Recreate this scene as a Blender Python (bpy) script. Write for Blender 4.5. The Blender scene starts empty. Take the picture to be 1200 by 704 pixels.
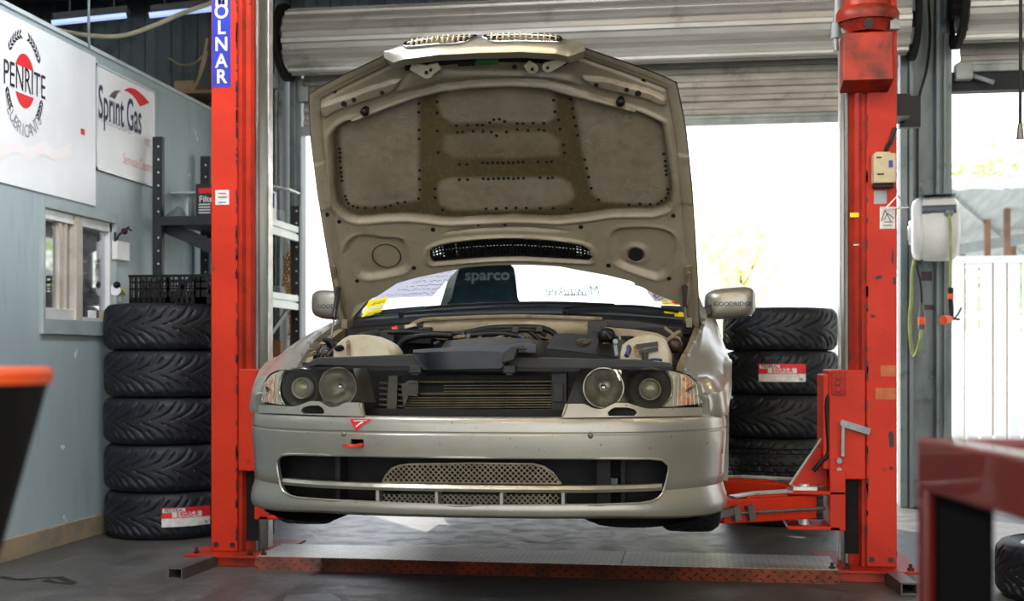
import bpy, bmesh, math, random
from mathutils import Vector, Matrix, noise as mnoise
random.seed(7)
sc = bpy.context.scene
COL = sc.collection
PI = math.pi
R = math.radians
# ---------------------------------------------------------------- camera
FPX, CYH, CAMH = 1450.0, 418.0, 0.94
YAW = R(8.24)
CAM = Vector((0.751, -3.994, CAMH))
FW = Vector((-math.sin(YAW), math.cos(YAW), 0))
RT = Vector((math.cos(YAW), math.sin(YAW), 0))
def ray(px, py):
    return FW + RT * ((px - 600) / FPX) + Vector((0, 0, (CYH - py) / FPX))
def ony(px, py, y):
    d = ray(px, py); t = (y - CAM.y) / d.y
    return CAM + d * t
def onx(px, py, x):
    d = ray(px, py); t = (x - CAM.x) / d.x
    return CAM + d * t
def onz(px, py, z):
    d = ray(px, py); t = (z - CAM.z) / d.z
    return CAM + d * t
def atd(px, py, dist):
    return CAM + ray(px, py) * dist
def onsurf(px, py, fn, it=30):
    y = fn(0, .7)
    for _ in range(it):
        p = ony(px, py, y)
        y = .5 * y + .5 * fn(p.x, p.z)
    return ony(px, py, y)
cam_d = bpy.data.cameras.new('camera')
cam = bpy.data.objects.new('camera', cam_d)
COL.objects.link(cam)
cam.location = CAM
cam.rotation_euler = (R(90), 0, YAW)
cam_d.sensor_width = 36
cam_d.lens = FPX / 1200 * 36
cam_d.shift_y = (CYH - 352) / 1200
cam_d.clip_start = .05
cam_d.dof.use_dof = True
cam_d.dof.focus_distance = 4.5
cam_d.dof.aperture_fstop = 3.2
sc.camera = cam
# ---------------------------------------------------------------- maths
def interp(tab, x):
    if x <= tab[0][0]: return tab[0][1]
    for (a, b), (c, d) in zip(tab, tab[1:]):
        if x <= c:
            t = (x - a) / (c - a) if c > a else 0
            return b + (d - b) * t
    return tab[-1][1]
def sstep(a, b, x):
    t = max(0.0, min(1.0, (x - a) / (b - a))) if a != b else float(x > a)
    return t * t * (3 - 2 * t)
def catmull(pts, n=4, closed=False):
    P = [Vector(p) for p in pts]
    if len(P) < 3 or n < 2: return P
    out = []
    N = len(P)
    for i in range(N if closed else N - 1):
        p1, p2 = P[i], P[(i + 1) % N]
        p0 = P[i - 1] if (closed or i > 0) else p1 * 2 - p2
        p3 = P[(i + 2) % N] if (closed or i + 2 < N) else p2 * 2 - p1
        for k in range(n):
            t = k / n
            out.append(.5 * ((2 * p1) + (p2 - p0) * t + (2 * p0 - 5 * p1 + 4 * p2 - p3) * t * t + (3 * p1 - p0 - 3 * p2 + p3) * t ** 3))
    if not closed: out.append(P[-1])
    return out
def polyline_at(pts, t):
    L = [0]
    for a, b in zip(pts, pts[1:]):
        L.append(L[-1] + math.dist(a, b))
    s = t * L[-1]
    for i in range(len(pts) - 1):
        if s <= L[i + 1] or i == len(pts) - 2:
            k = (s - L[i]) / max(1e-9, L[i + 1] - L[i])
            return tuple(a + (b - a) * k for a, b in zip(pts[i], pts[i + 1]))
def sdpoly(x, y, poly):
    """signed distance to a polygon, negative inside"""
    d = 1e9; inside = False
    n = len(poly)
    j = n - 1
    for i in range(n):
        ax, ay = poly[j]; bx, by = poly[i]
        ex, ey = bx - ax, by - ay
        wx, wy = x - ax, y - ay
        t = max(0, min(1, (wx * ex + wy * ey) / (ex * ex + ey * ey + 1e-12)))
        dx, dy = wx - ex * t, wy - ey * t
        dd = dx * dx + dy * dy
        if dd < d: d = dd
        if (ay > y) != (by > y) and x < (bx - ax) * (y - ay) / (by - ay) + ax:
            inside = not inside
        j = i
    d = math.sqrt(d)
    return -d if inside else d
def bbox(poly, m=0):
    xs = [p[0] for p in poly]; ys = [p[1] for p in poly]
    return min(xs) - m, max(xs) + m, min(ys) - m, max(ys) + m
# ---------------------------------------------------------------- mesh builder
class MB:
    def __init__(s):
        s.v = []; s.f = []; s.m = []
    def add(s, vs, fs, mi=0):
        o = len(s.v)
        s.v += [tuple(p) for p in vs]
        s.f += [tuple(i + o for i in f) for f in fs]
        s.m += [mi] * len(fs)
        return s
    def box(s, x0, x1, y0, y1, z0, z1, mi=0):
        v = [(x, y, z) for x in (x0, x1) for y in (y0, y1) for z in (z0, z1)]
        return s.add(v, [(0, 1, 3, 2), (4, 6, 7, 5), (0, 4, 5, 1), (2, 3, 7, 6), (0, 2, 6, 4), (1, 5, 7, 3)], mi)
    def obox(s, c, ax, ay, az, mi=0):
        c, ax, ay, az = map(Vector, (c, ax, ay, az))
        v = [c + ax * i + ay * j + az * k for i in (-1, 1) for j in (-1, 1) for k in (-1, 1)]
        return s.add(v, [(0, 1, 3, 2), (4, 6, 7, 5), (0, 4, 5, 1), (2, 3, 7, 6), (0, 2, 6, 4), (1, 5, 7, 3)], mi)
    def bar(s, p, q, w, h, up=(0, 0, 1), mi=0):
        p, q = Vector(p), Vector(q)
        d = q - p; z = Vector(up)
        x = d.cross(z)
        if x.length < 1e-6: x = d.cross(Vector((1, 0, 0)))
        x.normalize(); z = x.cross(d).normalized()
        return s.obox((p + q) / 2, d / 2, x * (w / 2), z * (h / 2), mi)
    def cyl(s, p, q, r, r2=None, n=16, caps=True, mi=0):
        p, q = Vector(p), Vector(q)
        r2 = r if r2 is None else r2
        d = (q - p).normalized()
        a = d.orthogonal().normalized(); b = d.cross(a)
        vs = []
        for c, rr in ((p, r), (q, r2)):
            for i in range(n):
                t = 2 * PI * i / n
                vs.append(c + a * (rr * math.cos(t)) + b * (rr * math.sin(t)))
        fs = [(i, (i + 1) % n, n + (i + 1) % n, n + i) for i in range(n)]
        if caps: fs += [tuple(range(n))[::-1], tuple(range(n, 2 * n))]
        return s.add(vs, fs, mi)
    def tube(s, pts, r, n=8, sm=4, caps=True, mi=0):
        P = catmull(pts, sm) if sm > 1 else [Vector(p) for p in pts]
        m = len(P)
        rs = r if isinstance(r, (list, tuple)) else None
        t0 = (P[1] - P[0]).normalized()
        a = t0.orthogonal().normalized()
        vs = []
        for i, p in enumerate(P):
            t = (P[min(i + 1, m - 1)] - P[max(i - 1, 0)])
            if t.length < 1e-9: t = t0
            t.normalize()
            a = (a - t * a.dot(t))
            if a.length < 1e-6: a = t.orthogonal()
            a.normalize(); b = t.cross(a)
            rr = polyline_at([(0, x) if False else (k, x) for k, x in enumerate(rs)], i / (m - 1))[1] if rs else r
            for k in range(n):
                th = 2 * PI * k / n
                vs.append(p + a * (rr * math.cos(th)) + b * (rr * math.sin(th)))
        fs = [(i * n + k, i * n + (k + 1) % n, (i + 1) * n + (k + 1) % n, (i + 1) * n + k) for i in range(m - 1) for k in range(n)]
        if caps: fs += [tuple(range(n))[::-1], tuple(range((m - 1) * n, m * n))]
        return s.add(vs, fs, mi)
    def prism(s, poly, fn, d0, d1, mi=0):
        n = len(poly)
        vs = [fn(a, b, d0) for a, b in poly] + [fn(a, b, d1) for a, b in poly]
        fs = [(i, (i + 1) % n, n + (i + 1) % n, n + i) for i in range(n)]
        fs += [tuple(range(n))[::-1], tuple(range(n, 2 * n))]
        return s.add(vs, fs, mi)
    def grid(s, fn, nu, nv, cu=False, cv=False, mi=0):
        vs = [fn(i, j) for i in range(nu) for j in range(nv)]
        fs = []
        for i in range(nu if cu else nu - 1):
            for j in range(nv if cv else nv - 1):
                i2, j2 = (i + 1) % nu, (j + 1) % nv
                fs.append((i * nv + j, i2 * nv + j, i2 * nv + j2, i * nv + j2))
        return s.add(vs, fs, mi)
    def lathe(s, prof, c, axis=(0, 0, 1), n=32, closed=False, mi=0, ang=2 * PI, a0=0):
        c, d = Vector(c), Vector(axis).normalized()
        a = d.orthogonal().normalized(); b = d.cross(a)
        full = abs(ang - 2 * PI) < 1e-6
        nn = n if full else n + 1
        def fn(i, j):
            th = a0 + ang * i / n
            r, h = prof[j]
            return c + a * (r * math.cos(th)) + b * (r * math.sin(th)) + d * h
        return s.grid(fn, nn, len(prof), cu=full, cv=closed, mi=mi)
    def ell(s, c, r, n=16, m=10, mi=0):
        c = Vector(c)
        if not hasattr(r, '__len__'): r = (r, r, r)
        def fn(i, j):
            th = 2 * PI * i / n; ph = PI * j / (m - 1)
            return c + Vector((r[0] * math.sin(ph) * math.cos(th), r[1] * math.sin(ph) * math.sin(th), r[2] * math.cos(ph)))
        return s.grid(fn, n, m, cu=True, mi=mi)
    def loft(s, rings, caps=True, closed=True, mi=0):
        m, n = len(rings), len(rings[0])
        s.grid(lambda i, j: rings[i][j], m, n, cv=closed, mi=mi)
        if caps and closed:
            o = len(s.v) - m * n
            s.f += [tuple(o + k for k in range(n))[::-1], tuple(o + (m - 1) * n + k for k in range(n))]
            s.m += [mi, mi]
        return s
    def merge(s, o, mi=None):
        b = len(s.v)
        s.v += o.v; s.f += [tuple(i + b for i in f) for f in o.f]
        s.m += o.m if mi is None else [mi] * len(o.f)
        return s
    def mirror(s):
        m = MB(); m.v = [(-x, y, z) for x, y, z in s.v]; m.f = [f[::-1] for f in s.f]; m.m = list(s.m)
        return m
    def xf(s, M):
        m = MB(); m.v = [tuple(M @ Vector(p)) for p in s.v]; m.f = list(s.f); m.m = list(s.m)
        return m
def root_loc(o):
    while o.parent is not None: o = o.parent
    return Vector(o.location)
def mk(name, mb, mats, base=(0, 0, 0), smooth=35, bevel=0, recalc=True, weld=True, sub=0, seg=2):
    me = bpy.data.meshes.new(name)
    b = Vector(base)
    me.from_pydata([Vector(p) - b for p in mb.v], [], mb.f)
    me.polygons.foreach_set('material_index', mb.m)
    bm = bmesh.new(); bm.from_mesh(me)
    if weld: bmesh.ops.remove_doubles(bm, verts=bm.verts, dist=1e-5)
    if recalc: bmesh.ops.recalc_face_normals(bm, faces=bm.faces)
    bm.to_mesh(me); bm.free()
    for m in (mats if isinstance(mats, (list, tuple)) else [mats]):
        me.materials.append(m)
    if smooth:
        me.shade_smooth()
        me.set_sharp_from_angle(angle=R(smooth))
    ob = bpy.data.objects.new(name, me)
    COL.objects.link(ob)
    if bevel:
        md = ob.modifiers.new('bevel', 'BEVEL'); md.width = bevel; md.segments = seg; md.limit_method = 'ANGLE'; md.angle_limit = R(40)
        md.harden_normals = False
    if sub:
        md = ob.modifiers.new('sub', 'SUBSURF'); md.levels = sub; md.render_levels = sub
    return ob
def thing(name, label, cat, base, group=None):
    o = bpy.data.objects.new(name, None); COL.objects.link(o)
    o.empty_display_size = .1
    o.location = base; o['label'] = label; o['category'] = cat
    if group: o['group'] = group
    return o
def part(name, mb, mats, parent, label=None, **kw):
    o = mk(name, mb, mats, base=root_loc(parent), **kw)
    o.parent = parent
    if label: o['label'] = label
    return o
def parts(name, mbs, mats, parent, **kw):
    return [part(name, b, mats, parent, **kw) for b in mbs]
def one(fn):
    b = MB(); fn(b); return b
def solo(name, mb, mats, label, cat, base=None, group=None, kind=None, **kw):
    if base is None:
        xs, ys, zs = zip(*mb.v)
        base = ((min(xs) + max(xs)) / 2, (min(ys) + max(ys)) / 2, min(zs))
    o = mk(name, mb, mats, base=base, **kw)
    o.location = base; o['label'] = label; o['category'] = cat
    if group: o['group'] = group
    if kind: o['kind'] = kind
    return o
def struct(name, mb, mats, parent=None, **kw):
    if parent is not None:
        return part(name, mb, mats, parent, **kw)
    o = mk(name, mb, mats, **kw); o['kind'] = 'structure'
    return o
def copy_tree(o, parent=None):
    c = o.copy(); COL.objects.link(c); c.parent = parent
    for ch in list(o.children): copy_tree(ch, c)
    return c
def boolean(ob, cutters, op='DIFFERENCE'):
    """bake a cut into the mesh of ob"""
    for mb in cutters:
        c = mk('cutter', mb, [], smooth=0)
        md = ob.modifiers.new('b', 'BOOLEAN'); md.object = c; md.operation = op; md.solver = 'EXACT'
        dg = bpy.context.evaluated_depsgraph_get()
        me = bpy.data.meshes.new_from_object(ob.evaluated_get(dg))
        ob.modifiers.clear()
        old = ob.data; ob.data = me
        bpy.data.meshes.remove(old)
        bpy.data.objects.remove(c)
    ob.data.shade_smooth(); ob.data.set_sharp_from_angle(angle=R(32))
# ---------------------------------------------------------------- text
def text_mb(txt, size, fn, bold=0.0, shear=0, align='CENTER', depth=None, sx=1.0, sp=1.0, mi=0, mb=None, flip=False):
    cu = bpy.data.curves.new('t', 'FONT'); cu.body = txt; cu.size = size; cu.align_x = align; cu.align_y = 'CENTER'
    cu.offset = bold * size; cu.shear = shear; cu.space_character = sp; cu.resolution_u = 4
    ob = bpy.data.objects.new('t', cu)
    me = ob.to_mesh()
    vs = [(v.co.x * sx * (-1 if flip else 1), v.co.y) for v in me.vertices]
    fs = [tuple(p.vertices) for p in me.polygons]
    ob.to_mesh_clear()
    bpy.data.objects.remove(ob); bpy.data.curves.remove(cu)
    mb = mb or MB()
    mb.add([fn(a, b) for a, b in vs], fs, mi)
    return mb
# ---------------------------------------------------------------- materials
def lin(c):
    if isinstance(c, str):
        c = c.lstrip('#'); c = [int(c[i:i + 2], 16) / 255 for i in (0, 2, 4)]
    return tuple(x / 12.92 if x <= .04045 else ((x + .055) / 1.055) ** 2.4 for x in c[:3]) + (1,)
def nd(nt, t, **kw):
    n = nt.nodes.new(t)
    for k, v in kw.items():
        if k in ('L',): continue
        setattr(n, k, v)
    return n
def mixc(nt, fac, a, b, blend='MIX'):
    m = nd(nt, 'ShaderNodeMix', data_type='RGBA', blend_type=blend)
    for sock, val in ((m.inputs[0], fac), (m.inputs[6], a), (m.inputs[7], b)):
        if isinstance(val, bpy.types.NodeSocket): nt.links.new(val, sock)
        elif isinstance(val, (int, float)): sock.default_value = val
        else: sock.default_value = val
    return m.outputs[2]
def noise_fac(nt, co, scale, lo, hi, detail=6, rough=.6, dist=0, sc3=None):
    if sc3:
        mp = nd(nt, 'ShaderNodeMapping'); mp.inputs['Scale'].default_value = sc3
        nt.links.new(co, mp.inputs[0]); co = mp.outputs[0]
    n = nd(nt, 'ShaderNodeTexNoise'); n.inputs['Scale'].default_value = scale; n.inputs['Detail'].default_value = detail
    n.inputs['Roughness'].default_value = rough; n.inputs['Distortion'].default_value = dist
    nt.links.new(co, n.inputs['Vector'])
    r = nd(nt, 'ShaderNodeMapRange'); r.inputs[1].default_value = lo; r.inputs[2].default_value = hi
    nt.links.new(n.outputs['Fac'], r.inputs[0])
    return r.outputs[0]
def pmat(name, c1, c2=None, rough=.5, metal=0, ns=4, lo=.4, hi=.65, bump=0, bs=60, coat=0, spec=.5, c3=None, ns3=14, lo3=.62, hi3=.7, sc3=None,
         rough3=None, alpha=None, sss=0, trans=0, ior=1.45, emit=0, aniso=0):
    m = bpy.data.materials.new(name); m.use_nodes = True
    nt = m.node_tree; P = nt.nodes['Principled BSDF']
    tc = nd(nt, 'ShaderNodeTexCoord'); co = tc.outputs['Object']
    c1 = lin(c1)
    col = None
    if c2 is not None:
        col = mixc(nt, noise_fac(nt, co, ns, lo, hi, sc3=sc3), c1, lin(c2))
    if c3 is not None:
        f3 = noise_fac(nt, co, ns3, lo3, hi3, detail=8, rough=.7)
        col = mixc(nt, f3, col if col is not None else c1, lin(c3))
        if rough3 is not None:
            mr = nd(nt, 'ShaderNodeMapRange'); mr.inputs[3].default_value = rough; mr.inputs[4].default_value = rough3
            nt.links.new(f3, mr.inputs[0]); nt.links.new(mr.outputs[0], P.inputs['Roughness'])
    if col is not None: nt.links.new(col, P.inputs['Base Color'])
    else: P.inputs['Base Color'].default_value = c1
    if not P.inputs['Roughness'].is_linked: P.inputs['Roughness'].default_value = rough
    P.inputs['Metallic'].default_value = metal
    P.inputs['Coat Weight'].default_value = coat
    P.inputs['Specular IOR Level'].default_value = spec
    P.inputs['IOR'].default_value = ior
    P.inputs['Transmission Weight'].default_value = trans
    if emit:
        P.inputs['Emission Color'].default_value = c1; P.inputs['Emission Strength'].default_value = emit
    if bump:
        n = nd(nt, 'ShaderNodeTexNoise'); n.inputs['Scale'].default_value = bs; n.inputs['Detail'].default_value = 5
        nt.links.new(co, n.inputs['Vector'])
        b = nd(nt, 'ShaderNodeBump'); b.inputs['Strength'].default_value = bump; b.inputs['Distance'].default_value = .01
        nt.links.new(n.outputs['Fac'], b.inputs['Height']); nt.links.new(b.outputs[0], P.inputs['Normal'])
    return m
def glass_mat(name, tint=(1, 1, 1), rough=0.0, refl=1.0, dirt=0):
    m = bpy.data.materials.new(name); m.use_nodes = True
    nt = m.node_tree; nt.nodes.clear()
    out = nd(nt, 'ShaderNodeOutputMaterial')
    tr = nd(nt, 'ShaderNodeBsdfTransparent'); tr.inputs[0].default_value = tuple(tint) + (1,)
    gl = nd(nt, 'ShaderNodeBsdfGlossy'); gl.inputs['Roughness'].default_value = rough
    lw = nd(nt, 'ShaderNodeLayerWeight'); lw.inputs[0].default_value = .5
    pw = nd(nt, 'ShaderNodeMath', operation='POWER'); pw.inputs[1].default_value = 4.5; nt.links.new(lw.outputs['Facing'], pw.inputs[0])
    mul = nd(nt, 'ShaderNodeMath', operation='MULTIPLY_ADD'); mul.inputs[1].default_value = .9 * min(1, refl); mul.inputs[2].default_value = .04 * refl
    nt.links.new(pw.outputs[0], mul.inputs[0]); mul.use_clamp = True
    mx = nd(nt, 'ShaderNodeMixShader')
    nt.links.new(mul.outputs[0], mx.inputs[0]); nt.links.new(tr.outputs[0], mx.inputs[1]); nt.links.new(gl.outputs[0], mx.inputs[2])
    last = mx.outputs[0]
    if dirt:
        df = nd(nt, 'ShaderNodeBsdfDiffuse'); df.inputs[0].default_value = (.6, .6, .6, 1)
        tc = nd(nt, 'ShaderNodeTexCoord')
        f = noise_fac(nt, tc.outputs['Object'], 9, .35, .8)
        mm = nd(nt, 'ShaderNodeMath', operation='MULTIPLY'); mm.inputs[1].default_value = dirt
        nt.links.new(f, mm.inputs[0])
        m2 = nd(nt, 'ShaderNodeMixShader')
        nt.links.new(mm.outputs[0], m2.inputs[0]); nt.links.new(last, m2.inputs[1]); nt.links.new(df.outputs[0], m2.inputs[2])
        last = m2.outputs[0]
    nt.links.new(last, out.inputs[0])
    return m
M = {}
M['red'] = pmat('red_paint', '#bd2c10', '#a9230c', rough=.5, ns=2.5, c3='#4a1c10', ns3=7, lo3=.62, hi3=.74, bump=.06, bs=50, spec=.3)
M['red_old'] = pmat('worn_red_paint', '#a62710', '#7d1f0c', rough=.5, ns=5, c3='#33241f', ns3=10, lo3=.62, hi3=.70, bump=.1, bs=60, spec=.3)
M['greasy_red'] = pmat('grease_stained_red_paint', '#a8301a', '#5d2015', rough=.4, ns=6, c3='#2a1712', ns3=5, lo3=.52, hi3=.70, bump=.1, bs=60, spec=.35)
M['foot'] = pmat('dark_scuffed_steel', '#5f5b57', '#473c37', rough=.5, metal=.4, ns=8)
M['greasy'] = pmat('greasy_dark_steel', '#1c1614', '#3a1a12', rough=.45, ns=6, bump=.1)
M['steel'] = pmat('bare_steel', '#75726b', '#4f4c46', rough=.45, metal=.6, ns=12, sc3=(1, 1, .15), bump=.05)
M['steel_bright'] = pmat('bright_steel_edge', '#d4d2cc', '#a8a49c', rough=.35, metal=.55, ns=9)
M['galv'] = pmat('galvanised_steel', '#8f9696', '#6d7677', rough=.5, metal=.35, ns=7, bump=.05, c3='#4a4a48', ns3=5, lo3=.62, hi3=.75)
M['black'] = pmat('black_plastic', '#0b0b0c', '#121213', rough=.45, ns=20, bump=.04, bs=200, spec=.3)
M['black_dull'] = pmat('dull_black_plastic', '#0c0c0b', '#171511', rough=.75, ns=9, spec=.25)
M['rubber'] = pmat('tyre_rubber', '#15181c', '#1c2025', rough=.5, ns=5, spec=.4, bump=.05, bs=300)
M['chrome'] = pmat('chrome', '#dcdcdc', '#c0c0c0', rough=.12, metal=1, ns=20)
M['white'] = pmat('white_plastic', '#dcdedd', '#cfd2d2', rough=.35, ns=8)
M['paper'] = pmat('paper', '#e9e9ea', '#dcdcde', rough=.8, ns=8)
M['ink'] = pmat('dark_ink', '#23262e', rough=.7)
M['inkgrey'] = pmat('grey_ink', '#8c9094', rough=.7)
M['yellow'] = pmat('yellow_print', '#f0d81c', '#e3c812', rough=.5, ns=8)
M['redprint'] = pmat('red_print', '#d3232b', '#c21e26', rough=.5, ns=8)
M['label_white'] = pmat('label_white', '#d6d6d2', '#b9bab6', rough=.4, ns=30)
M['orange'] = pmat('orange_plastic', '#ee5a22', '#dd4c1a', rough=.45, ns=8)
M['beige'] = pmat('beige_enamel', '#c0b391', '#aa9d7c', rough=.5, ns=10)
M['blueprint'] = pmat('blue_print', '#1c2f9c', '#18288a', rough=.45, ns=8)
M['glass'] = glass_mat('window_glass', (.9, .95, .96), 0, 1.0)

def paper_mat(name, c, tr=.6):
    m = bpy.data.materials.new(name); m.use_nodes = True; nt = m.node_tree; P = nt.nodes['Principled BSDF']; out = nt.nodes['Material Output']
    f = noise_fac(nt, nd(nt, 'ShaderNodeTexCoord').outputs['Object'], 9, .3, .8); col = mixc(nt, f, lin(c), tuple(x * .9 for x in lin(c)[:3]) + (1,))
    t = nd(nt, 'ShaderNodeBsdfTranslucent'); mx = nd(nt, 'ShaderNodeMixShader'); mx.inputs[0].default_value = tr
    nt.links.new(col, P.inputs['Base Color']); nt.links.new(col, t.inputs[0]); P.inputs['Roughness'].default_value = .7
    nt.links.new(P.outputs[0], mx.inputs[1]); nt.links.new(t.outputs[0], mx.inputs[2]); nt.links.new(mx.outputs[0], out.inputs[0])
    return m
M['paper_tr'] = paper_mat('thin_paper', '#cfcfe2', .2)
M['yellow_tr'] = paper_mat('thin_yellow_film', '#ffe600', .2)
ROOF_FILL, SIDE_FILL = 52, 190  # strengths of the added fill lamps
WORLD, SUN, SUNDIR, EXPO = 1.8, 5.0, (.6, -.82, -1.15), 0.85
# ================================================================ SETTING
BACK = 4.10          # inner face of the back wall
FRONT = -7.0
LWALL = -2.36        # office partition
# ---- floor
def floor_mat(name, a, b, c, rough, rough2):
    m = bpy.data.materials.new(name); m.use_nodes = True
    nt = m.node_tree; P = nt.nodes['Principled BSDF']
    co = nd(nt, 'ShaderNodeTexCoord').outputs['Object']
    f1 = noise_fac(nt, co, .9, .35, .68, detail=8)
    f2 = noise_fac(nt, co, 7, .45, .72, detail=10, rough=.7)
    f3 = noise_fac(nt, co, 40, .6, .75, detail=4)
    c1 = mixc(nt, f1, lin(a), lin(b)); c2 = mixc(nt, f2, c1, lin(c)); 
    nt.links.new(mixc(nt, f3, c2, lin('#1b1a19')), P.inputs['Base Color'])
    mr = nd(nt, 'ShaderNodeMapRange'); mr.inputs[3].default_value = rough; mr.inputs[4].default_value = rough2
    nt.links.new(f2, mr.inputs[0]); nt.links.new(mr.outputs[0], P.inputs['Roughness'])
    n = nd(nt, 'ShaderNodeTexNoise'); n.inputs['Scale'].default_value = 25; n.inputs['Detail'].default_value = 8
    nt.links.new(co, n.inputs['Vector'])
    b = nd(nt, 'ShaderNodeBump'); b.inputs['Strength'].default_value = .35; b.inputs['Distance'].default_value = .01
    nt.links.new(n.outputs['Fac'], b.inputs['Height']); nt.links.new(b.outputs[0], P.inputs['Normal'])
    return m
M['floor'] = floor_mat('workshop_concrete', '#4d4b48', '#3a3836', '#5b5955', .45, .65)
struct('floor', MB().box(-7, 9, FRONT, BACK + .15, -.15, 0), M['floor'], smooth=0)
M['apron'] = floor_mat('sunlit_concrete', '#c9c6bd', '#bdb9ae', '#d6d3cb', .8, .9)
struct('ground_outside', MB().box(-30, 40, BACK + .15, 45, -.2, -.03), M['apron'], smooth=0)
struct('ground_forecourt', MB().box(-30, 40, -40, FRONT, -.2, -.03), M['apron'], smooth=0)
# crack
M['crack'] = pmat('crack_dirt', '#1c1712', '#0f0d0b', rough=.95, ns=30)
def crack():
    mb = MB()
    for pts in ([(0, 676), (18, 679), (35, 679), (52, 677), (70, 677), (80, 681), (88, 682)], [(52, 680), (66, 683), (88, 684)], [(88, 682), (75, 690), (60, 697), (50, 704)]):
        P = [onz(x, y, 0.0) for x, y in pts]
        n = len(P)
        wd = [.014 + .030 * random.random() for _ in P]
        if pts[0] == (88, 682): wd = [.003] * n
        mb.grid(lambda i, j: (P[i].x, P[i].y + (wd[i] if j else -wd[i]), .0012), n, 2)
    return mb
o = struct('floor_crack', crack(), M['crack'], smooth=0)
# ---- left office partition (painted sheet on a concrete plinth)
def wall_paint():
    m = bpy.data.materials.new('pale_blue_wall_paint'); m.use_nodes = True
    nt = m.node_tree; P = nt.nodes['Principled BSDF']
    co = nd(nt, 'ShaderNodeTexCoord').outputs['Object']
    f1 = noise_fac(nt, co, 1.6, .35, .7, sc3=(1, 1, .35))
    f2 = noise_fac(nt, co, 9, .70, .72, detail=3, rough=.5)
    f3 = noise_fac(nt, co, 12, .55, .8, sc3=(1, 1, .2))
    c = mixc(nt, f1, lin('#9cacb0'), lin('#8e9ea2')); c = mixc(nt, f3, c, lin('#809094')); c = mixc(nt, f2, c, lin('#d8dad6'))
    nt.links.new(c, P.inputs['Base Color']); P.inputs['Roughness'].default_value = .45
    return m
M['wallpaint'] = wall_paint()
M['plinth'] = pmat('bare_concrete_plinth', '#8f8064', '#76705f', rough=.9, ns=7, c3='#b3873c', ns3=6, lo3=.66, hi3=.72, bump=.2, bs=30)
WT = onx(0, 4.3, LWALL).z
p_win = [onx(47, 230, LWALL), onx(134, 250, LWALL), onx(47, 391, LWALL)]
wy0, wy1 = onx(46, 300, LWALL).y, onx(134.5, 300, LWALL).y
wz0, wz1 = onx(47, 391, LWALL).z, onx(47, 229, LWALL).z
ax = LWALL
PZ = .105
m = MB()
TH = .09
m.box(ax - TH, ax, FRONT, wy0, PZ, WT); m.box(ax - TH, ax, wy1, BACK, PZ, WT)
m.box(ax - TH, ax, wy0, wy1, PZ, wz0); m.box(ax - TH, ax, wy0, wy1, wz1, WT)
struct('wall_left', m, M['wallpaint'], smooth=0)
M['captrim'] = pmat('pale_cap_flashing', '#b6c2c2', '#a4b0b0', rough=.5, ns=5)
struct('trim_1', MB().box(ax - TH - .02, ax + .012, FRONT, BACK, WT, WT + .02), M['captrim'], smooth=0)
struct('baseboard_left', MB().box(ax - TH, ax + .014, FRONT, BACK, 0, PZ), M['plinth'], smooth=0, bevel=.004)
# office ceiling and rear, dark inside
M['office'] = pmat('office_lining', '#8f969a', '#80878b', rough=.8, ns=2)
struct('ceiling_office', MB().box(-6.3, ax - TH, FRONT, BACK, WT - .08, WT), M['office'], smooth=0)
struct('wall_office', MB().box(-6.35, -6.25, FRONT, BACK + .1, 0, 4.6), M['office'], smooth=0)
# window in the partition
M['alu'] = pmat('aluminium_frame', '#d5d8d8', '#c3c7c8', rough=.35, metal=.2, ns=6)
M['reveal'] = pmat('grey_window_trim', '#9aa6a8', '#8c989a', rough=.5, ns=6)
M['beigeframe'] = pmat('tan_sash', '#b5afa4', '#a29b8f', rough=.5, ns=8)
def yw(px): return onx(px, 320, LWALL).y
win = bpy.data.objects.new('window_1', None); COL.objects.link(win); win.location = (ax, (wy0 + wy1) / 2, wz0); win['kind'] = 'structure'
m = MB(); fw = .035
m.box(ax - .05, ax + .02, wy0, wy0 + .022, wz0, wz1); m.box(ax - .05, ax + .02, wy1 - .022, wy1, wz0, wz1)
m.box(ax - .05, ax + .02, wy0 + .022, wy1 - .022, wz1 - .055, wz1); m.box(ax - .05, ax + .02, wy0 + .022, wy1 - .022, wz0, wz0 + .075)
part('window_trim', m, M['reveal'], win, smooth=0, bevel=.003)
a0, a1 = wy0 + .022, wy1 - .022; b0, b1 = wz0 + .075, wz1 - .055
ym = yw(91)
m = MB()
m.box(ax - .045, ax - .005, a0, a1, b1 - .05, b1); m.box(ax - .045, ax - .005, a0, ym, b0, b0 + .055); m.box(ax - .045, ax - .01, ym, a1, b0, b0 + .02)
m.box(ax - .045, ax - .005, a0, a0 + .02, b0, b1); m.box(ax - .045, ax - .005, a1 - .03, a1, b0, b1)
part('window_frame', m, M['alu'], win, smooth=0, bevel=.003)
m = MB(); m.box(ax - .05, ax + .006, yw(88), yw(96), b0, b1); m.box(ax - .052, ax - .012, yw(79), yw(82), b0 + .05, b1 - .05); m.box(ax - .052, ax - .012, yw(72), yw(76), b0 + .05, b1 - .05)
part('mullion', m, M['beigeframe'], win, smooth=0, bevel=.004)
M['office_glass'] = glass_mat('office_window_glass', (.72, .78, .84), .04, 9.0, dirt=.25)
part('window_pane', MB().box(ax - .034, ax - .030, a0, a1, b0, b1), M['office_glass'], win, smooth=0)
# notices stuck to the sill side of the pane
for i, (x0, x1, y0, y1) in enumerate([(104, 113, 364, 376), (117, 124, 365, 377)]):
    p, q = onx(x0, y1, ax - .026), onx(x1, y0, ax - .026)
    solo('notice', MB().box(ax - .029, ax - .026, p.y, q.y, p.z, q.z), M['paper' if i == 0 else 'beige'],
         ['small white notice stuck inside the office window pane', 'small tan notice in the corner of the office window'][i], 'notice', smooth=0)
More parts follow.
